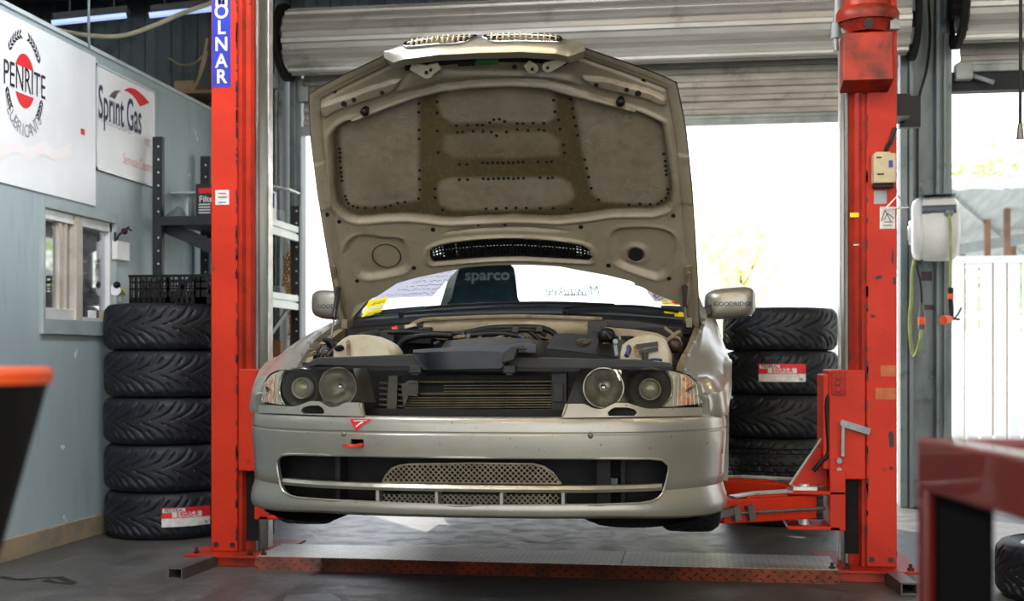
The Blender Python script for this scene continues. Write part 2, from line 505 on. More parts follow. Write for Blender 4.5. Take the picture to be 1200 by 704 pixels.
# ---- back wall: ribbed sheet with two roller doors
JL, JR, J2 = -1.834, 2.044, 2.355
HEAD = 2.84
def ribbed(x0, x1, z0, z1, y, pitch=.19, d=.025):
    mb = MB(); n = int((x1 - x0) / pitch) + 1
    pr = []
    for i in range(n):
        b = x0 + i * pitch
        for f, dd in ((0, 0), (.45, 0), (.55, -d), (.9, -d)):
            x = b + f * pitch
            if x < x1: pr.append((x, y + dd))
    pr.append((x1, y))
    mb.grid(lambda i, j: (pr[i][0], pr[i][1], z1 if j else z0), len(pr), 2)
    mb.grid(lambda i, j: (pr[i][0], y + .08, z1 if j else z0), len(pr), 2)
    return mb
M['sheet'] = pmat('grey_ribbed_sheet', '#87949a', '#66737a', rough=.55, metal=.2, ns=4, sc3=(1, 1, .2), c3='#3f474b', ns3=5, lo3=.58, hi3=.75)
M['sheet_dark'] = pmat('shaded_ribbed_sheet', '#4f5a5f', '#3a4347', rough=.6, metal=.2, ns=3, sc3=(1, 1, .3), c3='#1f2426', ns3=3, lo3=.5, hi3=.7)  # darker copy of the sheet: shade put into the colour, with dirt blotches
m = ribbed(-6.3, JL - .12, 0, 4.5, BACK); struct('wall_back', m, M['sheet_dark'], smooth=0)
struct('wall_back_head', ribbed(JL - .12, 9, 3.0, 4.5, BACK + .05), M['sheet'], smooth=0)
struct('wall_back_right', ribbed(7.2, 9, 0, 3.0, BACK + .02), M['sheet'], smooth=0)
M['dark_roof'] = pmat('dark_roof_sheet', '#16181a', '#101214', rough=.8, ns=2)
m = MB(); m.box(-6.4, 9.2, FRONT, BACK + .3, 4.5, 4.58)
struct('ceiling', m, M['dark_roof'], smooth=0)
struct('wall_right', MB().box(9, 9.1, FRONT, BACK + .1, 0, 4.5), M['sheet'], smooth=0)
M['beam'] = pmat('dark_steel_beam', '#1d2022', '#16181a', rough=.7, ns=4)
# roof beams and purlins
def ibeam(p, q, w, h):
    p, q = Vector(p), Vector(q); mb = MB(); z = Vector((0, 0, h / 2 - .006))
    mb.bar(p + z, q + z, w, .012); mb.bar(p - z, q - z, w, .012); mb.bar(p, q, .01, h)
    return mb
struct('beam_1', ibeam((-6.2, 3.6, 3.42), (9, 3.6, 3.42), .15, .26), M['beam'], smooth=0)
pA, pB = ony(120, 2, 2.6), ony(185, 32, 3.3)
m = ibeam((-2.95, -4.4, 3.6), (-2.95, 3.6, 3.35), .14, .24)
struct('beam_2', m, M['beam'], smooth=0)
for i, yy in enumerate((-4.0, -2.2, -.4, 1.4, 3.0)):
    struct('purlin_%d' % (i + 1), ibeam((-6.2, yy, 4.4), (9, yy, 4.4), .08, .16), M['beam'], smooth=0)
# jamb column between the two doors (steel section) and left jamb
M['colsteel'] = pmat('blue_grey_column_steel', '#7a8486', '#5c6668', rough=.55, metal=.25, ns=5, sc3=(1, 1, .3), c3='#32383a', ns3=7, lo3=.56, hi3=.72)
m = MB()
y = BACK
m.box(JR, JR + .045, y - .10, y + .02, 0, 2.95)                              # door guide left
m.box(JR + .05, JR + .075, y - .13, y + .02, 0, 4.4)
m.box(JR + .075, JR + .21, y - .06, y - .045, 0, 4.4)                         # web
m.box(JR + .21, JR + .235, y - .13, y + .02, 0, 4.4)
m.box(JR + .24, JR + .31, y - .10, y + .02, 0, 2.95)
m.box(JR + .255, JR + .275, y - .125, y - .09, 0, 2.95)
struct('column_1', m, M['colsteel'], smooth=0, bevel=.004)
m = MB()
m.box(JL - .075, JL, y - .10, y + .02, 0, 2.9); m.box(JL - .055, JL - .03, y - .12, y - .09, 0, 2.9)
m.box(JL - .20, JL - .185, y - .2, y, 0, 4.4); m.box(JL - .27, JL - .115, y - .06, y - .045, 0, 4.4); m.box(JL - .125, JL - .11, y - .2, y, 0, 4.4)
struct('column_2', m, M['colsteel'], smooth=0, bevel=.004)
m = MB()
m.cyl((JL - .15, y - .16, 0), (JL - .15, y - .16, 4.3), .016); m.box(JL - .23, JL - .1, y - .20, y - .13, 2.72, 2.82)
m.box(JL - .25, JL - .21, y - .22, y - .15, 1.9, 2.3)
struct('column_conduit', m, M['galv'], smooth=30)
# roller doors
M['shutter'] = pmat('shutter_steel', '#b9b8b3', '#a3a29d', rough=.38, metal=.45, ns=2.5, sc3=(.5, 1, 4), c3='#77756f', ns3=3, lo3=.55, hi3=.75)
M['shutter2'] = pmat('dusty_shutter_steel', '#99968f', '#817d75', rough=.5, metal=.3, ns=6, sc3=(.6, 1, 3), c3='#5a564f', ns3=5, lo3=.55, hi3=.75)
def roller(name, x0, x1, zb, zc, yc, rad, nm):
    rt = bpy.data.objects.new(name, None); COL.objects.link(rt); rt.location = ((x0 + x1) / 2, yc, zb); rt['kind'] = 'structure'
    # drum of wound ribbed curtain: every rib a shallow step round the drum
    prof = []
    n = 17
    for k in range(n):
        t0 = 2 * PI * k / n
        for f, dr in ((0, 0), (.10, .014), (.42, .014), (.52, 0), (.95, -.002)):
            prof.append((t0 + 2 * PI / n * f, rad + dr))
    mb = MB()
    mb.grid(lambda i, j: ((x0, x1)[i], yc + prof[j][1] * math.sin(prof[j][0]), zc + prof[j][1] * math.cos(prof[j][0])), 2, len(prof), cv=True)
    mb.cyl((x0 + .001, yc, zc), (x0 + .012, yc, zc), rad); mb.cyl((x1 - .012, yc, zc), (x1 - .001, yc, zc), rad)
    part('drum', mb, M['shutter'], rt, smooth=20, weld=False)
    pr = []
    yk = BACK - .07
    z = zb + .05; 
    ztop = zc
    while z < ztop:
        for f, d in ((0, 0), (.12, -.012), (.45, -.012), (.55, 0), (.95, 0)):
            pr.append((z + f * .088, yk + d))
        z += .088
    mb = MB()
    mb.grid(lambda i, j: ((x0 + .02, x1 - .02)[i], pr[j][1], pr[j][0]), 2, len(pr))
    part('curtain', mb, M['shutter2'], rt, smooth=0)
    mb = MB(); mb.box(x0 + .01, x1 - .01, yk - .022, yk + .014, zb - .01, zb + .03); mb.box(x0 + .01, x1 - .01, yk - .03, yk + .02, zb + .03, zb + .05)
    part('bottom_rail', mb, M['galv'], rt, smooth=0)
    mb = MB()
    for xx in (x0 - .05, x1 + .02):
        mb.lathe([(rad + .05, 0), (rad + .05, .03), (rad - .02, .03), (rad - .02, 0)], (xx, yc, zc), (1, 0, 0), 40, closed=True)
        mb.bar((xx + .015, yc, zc), (xx + .015, BACK, zc), .02, .06)
        mb.cyl((xx - .02, yc, zc), (xx + .05, yc, zc), .05)
    part('end_bracket', mb, M['black_dull'], rt, smooth=30)
    return rt
DRY = 3.83
roller('door_1', JL - .01, JR + .01, 2.43, 3.0, DRY, .20, '')
roller('door_2', J2 + .03, 6.9, 2.72, 3.06, DRY, .20, '')
struct('trim_2', MB().box(J2 - .01, 7.3, BACK - .04, BACK + .06, 2.60, 2.72), M['beam'], smooth=0)
m = MB(); m.box(J2 + .02, J2 + .12, BACK - .12, BACK - .02, 2.66, 2.76); m.bar((J2 + .12, BACK - .07, 2.69), (J2 + .24, BACK - .13, 2.63), .03, .025)
struct('trim_3', m, M['galv'], smooth=0, bevel=.004)
m = MB(); m.box(JL - .005, JL + .06, BACK - .14, BACK - .08, 2.64, 2.74); m.box(JL - .02, JL + .02, BACK - .12, BACK - .08, 2.74, 2.80)
struct('trim_4', m, M['galv'], smooth=0, bevel=.004)
# ---- outside: canopy building, fence, hedge trees
M['fascia'] = pmat('white_fascia', '#d8dadd', '#cacdd2', rough=.6, ns=2)
M['soffit'] = pmat('grey_soffit', '#9da3a6', '#8b9296', rough=.7, ns=2, sc3=(6, 1, 1))
M['brownpost'] = pmat('brown_timber_post', '#8a6a55', '#6e5545', rough=.7, ns=4)
cy0 = 9.0
can = thing('canopy_building', 'pale canopy roof on brown posts across the yard beyond the right doorway', 'canopy', (5.2, cy0, -.03))
def cz(px, py): return ony(px, py, cy0)
zA = cz(1150, 220).z; zB = cz(1150, 209).z
xl = cz(1113, 220).x
m = MB(); m.box(xl - .3, 9.5, cy0 - .08, cy0 + .06, zA, zB); part('fascia', m, M['fascia'], can, smooth=0)
m = MB(); m.grid(lambda i, j: ((xl - .3 + 8.0 * i / 40), cy0 + (3.2 if j else .05), (zA - .01 - ((.62 - .075 * (8.0 * i / 40)) if j else 0)) + (.012 if i % 2 else 0)), 41, 2)
part('roof_sheet', m, M['soffit'], can, smooth=0)
m = MB()
pts = [(cz(1135, 258).x, cz(1135, 262).z), (cz(1165, 247).x, cz(1165, 255).z), (cz(1200, 228).x, cz(1200, 236).z)]
m.bar((xl, cy0 + 1.6, zA - .55), (9.0, cy0 + 1.6, zA + .35), .08, .12); m.bar((xl, cy0 + .1, zA - .02), (xl + 1.5, cy0 + 3, zA - .45), .06, .1)
m.bar((xl + .9, cy0 + .1, zA - .02), (xl + 2.6, cy0 + 3, zA - .3), .06, .1); m.bar((xl, cy0 + 2.9, zA - .35), (9, cy0 + 2.9, zA - .35), .06, .12)
part('rafters', m, M['soffit'], can, smooth=0)
for px, dy in ((1128, 2.5), (1157, 1.2), (1163, 2.9), (1180, .8), (1187, 2.0), (1224, 1.0)):
    x = ony(px, 300, cy0 + dy).x
    part('post', MB().box(x - .03, x + .03, cy0 + dy - .03, cy0 + dy + .03, -.03, zA + .1), M['brownpost'], can, smooth=0)
fy = 7.6
fz = ony(1150, 300, fy).z
M['fence'] = pmat('white_fence_paint', '#e2e3e2', '#d8d9d8', rough=.5, ns=2)
fx0 = 2.0
fen = thing('rail_fence', 'white picket rail fence in the yard beyond the right doorway', 'fence', (5, fy, -.03))
m = MB(); m.box(fx0, 9.5, fy - .02, fy + .02, fz - .06, fz); m.box(fx0, 9.5, fy - .02, fy + .02, .1, .16)
part('rail', m, M['fence'], fen, smooth=0)
m = MB(); x = fx0
while x < 9.4:
    m.box(x, x + .10, fy - .01, fy + .01, .1, fz - .03); x += .12
part('pickets', m, M['fence'], fen, smooth=0)
for x in (2.2, 4.2, 6.2, 8.2):
    part('post', MB().box(x, x + .06, fy - .03, fy + .03, -.03, fz + .04), M['fence'], fen, smooth=0)
def leaf_mat(n, a, b):
    m = bpy.data.materials.new(n); m.use_nodes = True; nt = m.node_tree; P = nt.nodes['Principled BSDF']; out = nt.nodes['Material Output']
    c = mixc(nt, noise_fac(nt, nd(nt, 'ShaderNodeTexCoord').outputs['Object'], 1.5, .35, .65), lin(a), lin(b))
    tr = nd(nt, 'ShaderNodeBsdfTranslucent'); mx = nd(nt, 'ShaderNodeMixShader'); mx.inputs[0].default_value = .55
    nt.links.new(c, P.inputs['Base Color']); nt.links.new(c, tr.inputs[0]); nt.links.new(P.outputs[0], mx.inputs[1]); nt.links.new(tr.outputs[0], mx.inputs[2]); nt.links.new(mx.outputs[0], out.inputs[0])
    return m
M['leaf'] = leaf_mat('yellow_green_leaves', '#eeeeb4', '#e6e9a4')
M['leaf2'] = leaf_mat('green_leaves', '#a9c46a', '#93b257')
M['bark'] = pmat('bark', '#6b5a48', '#54483b', rough=.9, ns=9)
def tree(x, y, h, r, label, mat, nleaf=2600):
    t = thing('tree', label, 'tree', (x, y, -.03))
    mb = MB(); mb.tube([(x, y, -.03), (x + .05, y, h * .3), (x - .05, y + .1, h * .6)], [.07, .05, .03], 8)
    for a in range(5):
        th = a * 1.26; mb if True else 0; mb.tube([(x, y, h * (.3 + .05 * a)), (x + r * .4 * math.cos(th), y + r * .4 * math.sin(th), h * .6), (x + r * .7 * math.cos(th), y + r * .7 * math.sin(th), h * .75)], [.02, .014, .006], 6)
    part('trunk', mb, M['bark'], t)
    mb = MB()
    rnd = random.Random(int(x * 100 + y))
    blobs = [(x + rnd.uniform(-.6, .6) * r, y + rnd.uniform(-.5, .5) * r, h * rnd.uniform(.3, .85), r * rnd.uniform(.35, .6)) for _ in range(14)]
    for k in range(nleaf):
        bx, by, bz, br = rnd.choice(blobs)
        d = Vector((rnd.gauss(0, 1), rnd.gauss(0, 1), rnd.gauss(0, 1))).normalized() * br * rnd.random() ** .4
        c = Vector((bx, by, bz)) + d
        a = Vector((rnd.gauss(0, 1), rnd.gauss(0, 1), rnd.gauss(0, 1))).normalized(); b = a.orthogonal().normalized()
        s = rnd.uniform(.06, .12)
        mb.add([c - a * s, c + b * s * .5, c + a * s, c - b * s * .5], [(0, 1, 2, 3)])
    part('foliage', mb, mat, t, smooth=0, weld=False, recalc=False)
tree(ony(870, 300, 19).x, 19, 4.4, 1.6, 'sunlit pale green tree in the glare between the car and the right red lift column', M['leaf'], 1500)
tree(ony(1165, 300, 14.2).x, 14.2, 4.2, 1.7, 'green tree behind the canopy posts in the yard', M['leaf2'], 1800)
# ================================================================ TWO-POST LIFT
LCX = .096           # centre line of the lift
VF = 1.395           # front face of the columns
VB = 1.72
CT = 3.9
def column_parts(s, t, label_side):
    """s=-1 left, +1 right; geometry mirrored about the lift centre"""
    X = lambda d: LCX + s * d
    def bx(mb, d0, d1, y0, y1, z0, z1, mi=0):
        a, b = sorted((X(d0), X(d1))); return mb.box(a, b, y0, y1, z0, z1, mi)
    # outer box of the post
    m = MB(); bx(m, 1.388, 1.513, VF, VB, .052, CT)
    part('post', m, M['red'], t, smooth=0, bevel=.006)
    # guide channel: a set-back folded web with a steel rail on its inner corner
    pr = [(1.39, VF + .02), (1.372, VF + .02), (1.362, VF + .045), (1.345, VF + .056), (1.332, VF + .05), (1.322, VF + .045)]
    m = MB()
    m.grid(lambda i, j: (X(pr[i][0]), pr[i][1], CT if j else .052), len(pr), 2)
    bx(m, 1.365, 1.39, VB - .03, VB, .052, CT)
    bx(m, 1.37, 1.39, VF + .05, VB, .052, CT)
    part('guide_channel', m, M['red_old'], t, smooth=25)
    m = MB(); m.cyl((X(1.313), VF + .058, .052), (X(1.313), VF + .058, CT), .012, n=16)
    bx(m, 1.301, 1.318, VF + .06, VF + .165, .052, CT)
    part('slide_rail', m, M['steel'], t, smooth=40, label='worn grey steel slide rail')
    m = MB(); bx(m, 1.296, 1.304, VF + .165, VF + .22, .052, CT)
    part('inner_lip', m, M['steel_bright'], t, smooth=0, label='bright inner lip of the post')
    # base
    m = MB(); bx(m, 1.20, 1.60, VF - .10, VB + .10, .040, .052)
    part('base_plate', m, M['red_old'], t, smooth=0, bevel=.002)
    m = MB(); bx(m, 1.23, 1.535, VF - .075, VB + .06, 0, .040)
    part('base_frame', m, M['greasy_red'], t, smooth=0, bevel=.003)
    for d, y in ((1.24, VF - .06), (1.56, VF - .05), (1.56, VB + .05), (1.30, VF - .07)):
        m = MB(); m.cyl((X(d), y, .052), (X(d), y, .062), .014, n=6); m.cyl((X(d), y, .062), (X(d), y, .078), .007, n=8)
        part('anchor_bolt', m, M['greasy'], t, smooth=30)
    for d in (1.41, 1.488):
        part('bolt_head', one(lambda m: m.cyl((X(d), VF - .004, .085), (X(d), VF + .001, .085), .012, n=14)), M['greasy'], t, smooth=30)
    # stabiliser foot: hollow box section running out and forward
    return X, bx
lc = thing('lift_column', 'red two-post lift column beside the white signed wall with a blue lettered strip', 'lift column', (LCX - 1.40, 1.55, 0), 'two-post lift columns')
rc = thing('lift_column', 'red two-post lift column at the right with a grey beige control box', 'lift column', (LCX + 1.40, 1.55, 0), 'two-post lift columns')
for s, t in ((-1, lc), (1, rc)):
    X, bx = column_parts(s, t, '')
    # foot
    m = MB()
    p0 = Vector((X(1.48), VF - .02, .025)); p1 = onz(205, 672, .025) if s < 0 else onz(1066, 690, .025)
    d = (p1 - p0).normalized(); sd = Vector((-d.y, d.x, 0)); w, h = .034, .024
    def ring(c, k): return [c + sd * (a * (w - k)) + Vector((0, 0, b * (h - k))) for a, b in ((-1, -1), (1, -1), (1, 1), (-1, 1))]
    rings = [ring(p0, 0), ring(p1, 0), ring(p1, .006), ring(p0, .006)]
    m.grid(lambda i, j: rings[i][j], 4, 4, cv=True)
    part('stabiliser_foot', m, M['foot'], t, smooth=0)
    # carriage
    m = MB()
    zt, zb = .885, .30
    bx(m, 1.235, 1.386, VF + .005, VB - .05, .42, zt)
    bx(m, 1.21, 1.25, VF + .02, VB - .06, .46, zt - .02)
    cr = part('carriage', m, M['red'], t, smooth=0, bevel=.006)
    m = MB(); bx(m, 1.305, 1.386, VF + .045, VB - .06, .10, .42)
    part('carriage_recess', m, M['black_dull'], t, smooth=0)
    m = MB(); bx(m, 1.245, 1.30, VF - .004, VF + .006, zt - .105, zt - .005)
    for z in (zt - .03, zt - .055, zt - .085): m.cyl((X(1.27), VF - .014, z), (X(1.27), VF - .003, z), .011, n=6)
    part('bolt_plate', m, M['red_old'], cr, smooth=30, bevel=.002)
    m = MB(); bx(m, 1.236, 1.29, VF, VF + .03, .38, .52); 
    part('lower_bolt_plate', m, M['red'], cr, smooth=0, bevel=.003)
    # yoke that carries the two swing arms
    m = MB(); bx(m, 1.06, 1.30, VF - .02, VF + .22, .355, .372); bx(m, 1.06, 1.28, VF - .02, VF + .22, .205, .222)
    bx(m, 1.235, 1.30, VF - .02, VF + .24, .205, .46)
    yk = part('arm_yoke', m, M['red'], t, smooth=0, bevel=.004)
    m = MB()
    bx(m, 1.085, 1.185, VF + .0, VF + .10, .372, .386)
    for y in (VF + .05, VF + .17):
        m.cyl((X(1.135), y, .20), (X(1.135), y, .395), .024, n=18)
    part('pivot_pins', m, M['steel_bright'], yk, smooth=35)
    # swing arms: each an outer tube with a slimmer tube sliding out
    for a, (y0, dx, dy, L) in enumerate(((VF + .05, -.60, -.36, .70 if s > 0 else .46), (VF + .19, -.85, .42, .80))):
        dr = Vector((s * dx, dy, 0)).normalized()
        p = Vector((X(1.135), y0, .30 if a == 0 else .332))
        m = MB(); m.bar(p - dr * .03, p + dr * (L * .62), .10, .10)
        m.bar(p + dr * (L * .15) + Vector((0, 0, .054)), p + dr * (L * .45) + Vector((0, 0, .054)), .07, .012)
        ar = part('swing_arm', m, M['red'], t, smooth=0, bevel=.006)
        m = MB(); m.bar(p + dr * (L * .55), p + dr * L, .078, .078)
        part('arm_extension', m, M['red_old'], ar, smooth=0, bevel=.005)
        m = MB(); e = p + dr * (L - .06)
        m.cyl(e + Vector((0, 0, .035)), e + Vector((0, 0, .075)), .03); m.cyl(e + Vector((0, 0, .075)), e + Vector((0, 0, .10)), .055, n=20)
        part('lifting_pad', m, M['black_dull'], ar, smooth=35)
        m = MB(); sd = Vector((-dr.y, dr.x, 0)); sd = sd if sd.y < 0 else -sd
        m.bar(p + dr * .02 + Vector((0, 0, .068)), p + dr * (L * .36) + Vector((0, 0, .066)), .065, .008)
        m.bar(p + dr * (L * .36) + Vector((0, 0, .066)), p + dr * (L * .52) + Vector((0, 0, .056)), .05, .007)
        part('top_strap', m, M['steel_bright'], ar, smooth=0)
        if a == 0:
            m = MB(); q = p + sd * .065 + Vector((0, 0, -.005))
            m.cyl(q - dr * .06, q + dr * .46, .007, n=10)
            m.bar(q + dr * .40 + Vector((0, 0, .01)), q + dr * .54 + Vector((0, 0, -.012)), .022, .03)
            for k in (.31, .38):
                m.bar(q + dr * k + Vector((0, 0, -.03)), q + dr * (k + .012) + Vector((0, 0, .03)), .03, .03)
            part('locking_rod', m, M['steel'], ar, smooth=35, label='grey locking rod along the arm')
    # safety latch link and gusset
    if s > 0:
        m = MB(); m.bar((X(1.285), VF - .012, .66), (X(1.40), VF - .012, .625), .012, .028, up=(0, 0, 1)); m.bar((X(1.29), VF - .012, .665), (X(1.288), VF - .012, .52), .022, .012, up=(1, 0, 0))
        m.cyl((X(1.29), VF - .03, .66), (X(1.29), VF + .02, .66), .014, n=10)
        for z in (.50, .46): m.cyl((X(1.275), VF - .014, z), (X(1.275), VF + .004, z), .012, n=8)
        part('safety_latch', m, M['galv'], t, smooth=30, label='grey safety latch lever')
    m = MB()
    g = [(1.24, .72), (1.22, .60), (1.115, .44), (1.085, .385), (1.24, .385)]
    m.prism(g, lambda a, b, d: (X(a), d, b), VF + .10, VF + .125)
    part('gusset', m, M['red'], t, smooth=0, bevel=.003)
    m = MB(); e = [(1.235, .86), (1.222, .60), (1.115, .44), (1.08, .385)]
    m.tube([(X(a), VF + .10, b) for a, b in e], .006, 8, sm=1)
    part('gusset_edge', m, M['steel_bright'], t, smooth=40)
X = lambda d: LCX + d
# hose looping beside the right carriage
m = MB(); m.tube([ony(x, y, VF + .02) for x, y in ((984, 470), (974, 462), (969, 472), (970, 500), (971, 530), (962, 541), (953, 552))], .010, 10)
part('hydraulic_hose', m, M['black'], rc, smooth=60, label='black hydraulic hose')
# --- right column extras
m = MB()
cyy = VF - .05
c0 = ony(1018, 40, cyy)
def zz(py, y=cyy): return ony(1018, py, y).z
m.lathe([(0, zz(6)), (.098, zz(6)), (.098, zz(-60)), (0, zz(-60))], (c0.x, cyy + .06, 0), n=28)
m.lathe([(.128, zz(24)), (.132, zz(20)), (.132, zz(13)), (.122, zz(8)), (.0, zz(8))], (c0.x, cyy + .06, 0), n=32)
m.lathe([(.085, zz(36)), (.118, zz(24))], (c0.x, cyy + .06, 0), n=32)
m.lathe([(.098, zz(24)), (.075, zz(33))], (c0.x, cyy + .06, 0), n=32)
hp = part('hydraulic_motor', m, M['greasy_red'], rc, smooth=35)
m = MB(); m.cyl(ony(1018, 27, cyy - .03), ony(1018, 27, cyy - .055), .022, n=18); part('motor_port', m, M['greasy'], hp, smooth=35)
m = MB(); m.box(c0.x + .085, c0.x + .125, cyy - .02, cyy + .02, zz(36), zz(26)); m.cyl((c0.x + .105, cyy, zz(26)), (c0.x + .105, cyy, zz(24)), .014); part('filler_cap', m, M['galv'], hp, smooth=35)
q0, q1 = ony(990, 94, VF - .13), ony(1047, 36, VF - .13)
def ppt(px, py, y=VF - .13):
    p = ony(px, py, y); return (p.x, p.z)
m = MB()
zb_, zt_ = ony(1018, 93, VF - .13).z, ony(1018, 37, VF - .13).z
x0_, x1_ = ony(988, 60, VF - .13).x, ony(1047, 60, VF - .13).x
m.box(x0_, x1_, VF - .13, VF, zb_, zt_)
m.prism([(VF - .13, zb_), (VF, zb_), (VF, zb_ - .03)], lambda a, b, d: (d, a, b), x0_, x1_)
part('oil_tank', m, M['greasy_red'], hp, smooth=0, bevel=.006)
m = MB(); m.tube([ony(980, -20, VF), ony(981, 10, VF), ony(979, 32, VF)], .014, 8); m.cyl(ony(979, 28, VF), ony(979, 45, VF), .022, n=12); m.tube([ony(979, 45, VF), ony(980, 60, VF)], .012)
part('pipe_fitting', m, M['galv'], rc, smooth=40)
# control box
def fbox(mb, px0, py0, px1, py1, y, d, mi=0):
    a = ony(px0, py1, y); b = ony(px1, py0, y)
    return mb.box(a.x, b.x, y - d, y, a.z, b.z, mi)
m = MB(); fbox(m, 1021, 182, 1047, 217, VF, .07); fbox(m, 1024, 179, 1042, 182.5, VF, .04)
cb = part('control_box', m, M['beige'], rc, smooth=0, bevel=.008, label='beige control box with a blue button')
m = MB(); fbox(m, 1041.5, 188, 1046, 196, VF - .07, .004); part('button', m, M['blueprint'], cb, smooth=0)
m = MB(); fbox(m, 1027, 183.5, 1033, 185.5, VF - .07, .002); fbox(m, 1028, 203, 1036, 205, VF - .07, .002); part('switch_marks', m, M['ink'], cb, smooth=0)
m = MB(); m.tube([ony(1038, 180, VF - .03), ony(1040, 172, VF - .02), ony(1044, 166, VF - .015), ony(1049, 150, VF - .012)], .010, 8); fbox(m, 1022, 217, 1045, 221, VF, .05)
part('cable', m, M['black'], cb, smooth=40)
# decals
def decal(px0, py0, px1, py1, mat, y=VF, d=.0015, mb=None):
    mb = MB(); fbox(mb, px0, py0, px1, py1, y, d)
    return mb
m = decal(1031, 242, 1049, 268, None); fb = part('maker_plate', m, M['label_white'], rc, smooth=0, label='white data plate with a triangle drawing')
m = MB(); yy = VF - .003
def bars(mb, segs, y, w):
    for (a, b, c, d) in segs:
        mb.bar(ony(a, b, y), ony(c, d, y), w, .001, up=(0, 1, 0))
    return mb
bars(m, [(1033, 259, 1037, 246), (1037, 246, 1044, 259), (1036, 258, 1040, 250), (1040, 250, 1048, 256), (1036, 260, 1046, 260), (1035, 264, 1045, 264)], yy, .003)
part('plate_drawing', m, M['ink'], fb, smooth=0)
m = decal(1024, 223, 1039, 239, None); g = part('wiring_plate', m, M['galv'], rc, smooth=0)
m = decal(996, 249, 1007.5, 254.5, None, y=VF + .045); part('yellow_tag', m, M['yellow'], rc, smooth=0)
m = decal(1000, 286, 1010.5, 287.6, None, y=VF + .045); part('white_tag', m, M['label_white'], rc, smooth=0)
m = decal(1032, 428, 1049.5, 441, None); fbox(m, 1026, 454.5, 1049.5, 468, VF, .0015); part('tape_strips', m, pmat('old_masking_tape', '#b56a42', '#a85a36', rough=.8, ns=20), rc, smooth=0, label='two old tan tape strips')
# triangular wire hook
m = MB(); tr = [ony(1039, 243, VF - .03), ony(1052, 229, VF - .03), ony(1065, 243, VF - .03), ony(1039, 244, VF - .03)]
m.tube(tr, .0045, 6, sm=1); solo('wire_hook', m, M['steel_bright'], 'triangular wire hook hanging on the edge of the right red lift column', 'hook')
# --- left column decals: blue strip with white letters
a = ony(248.5, 102, VF); b = ony(270.5, -8, VF)
sx0, sx1 = ony(248.7, 50, VF).x, ony(270.3, 50, VF).x
zb = ony(260, 102, VF).z
m = MB(); m.box(sx0, sx1, VF - .0016, VF, zb, zb + .52)
bs = part('name_strip', m, M['blueprint'], lc, smooth=0, label='blue strip with white capital letters reading downwards')
m = MB()
for i, ch in enumerate('MOLNAR'):
    py = [0, 14.5, 33, 52.5, 72, 90.5][i]
    c = ony(259.7, py, VF)
    text_mb(ch, .088, lambda x, y: (c.x + x, VF - .003, c.z + y), bold=.018, mb=m, sx=.95)
part('letters', m, M['label_white'], bs, smooth=0)
m = decal(252.5, 222.5, 268.5, 240, None); fb = part('rating_label', m, M['label_white'], lc, smooth=0, label='small white rating label')
m = MB(); bars(m, [(255, 231, 266, 231), (256, 237, 265, 237)], VF - .003, .004); part('label_print', m, M['ink'], fb, smooth=0)
m = MB(); bars(m, [(256, 226.5, 265, 226.5)], VF - .003, .005); part('label_print_red', m, M['redprint'], fb, smooth=0)
# oil streaks / chips on the seam
m = MB()
rnd = random.Random(3)
def seam(xc, zs, n, y):
    for k in range(n):
        z = rnd.uniform(*zs); h = rnd.uniform(.01, .05)
        m.box(xc - rnd.uniform(.001, .006), xc + rnd.uniform(.001, .005), y - .0012, y + .003, z, z + h)
seam(LCX - 1.390, (1.0, 2.6), 46, VF); seam(LCX - 1.390, (.1, 1.0), 14, VF)
part('chipped_edge', m, M['greasy'], lc, smooth=0)
m = MB()
seam(LCX + 1.391, (1.0, 2.6), 30, VF); seam(LCX + 1.391, (.1, 1.0), 20, VF); 
for (px, py, w, h) in ((1045, 515, 8, 24), (1030, 325, 10, 6), (1022, 370, 9, 5), (1048, 330, 4, 12), (1044, 548, 5, 5), (1046, 300, 3, 20)):
    for k in range(5): fbox(m, px - w / 2 * rnd.random(), py - h / 2 * rnd.random(), px + w / 2 * rnd.random(), py + h / 2 * rnd.random(), VF, .001 + .0001 * k)
part('paint_chips', m, M['greasy'], rc, smooth=0)
# black wall bracket between lift and jamb
m = MB(); a = ony(1053, 151, 1.9); b = ony(1077, 114, 1.9)
m.box(a.x, b.x, 1.86, 1.9, a.z, b.z)
m.tube([ony(1078, 120, 1.87), ony(1069, 132, 1.87), ony(1069, 145, 1.87), ony(1075, 145, 1.87), ony(1075, 139, 1.87)], .005, 6, sm=1, mi=1)
part('side_bracket', m, [M['black'], M['steel_bright']], rc, smooth=0, label='black steel bracket on the outer side')
m = MB(); 
part('rear_frame', MB().box(LCX + 1.50, ony(1053, 130, 1.9).x + .02, 1.70, 1.90, ony(1060, 145, 1.9).z, ony(1060, 120, 1.9).z), M['black'], rc, smooth=0)
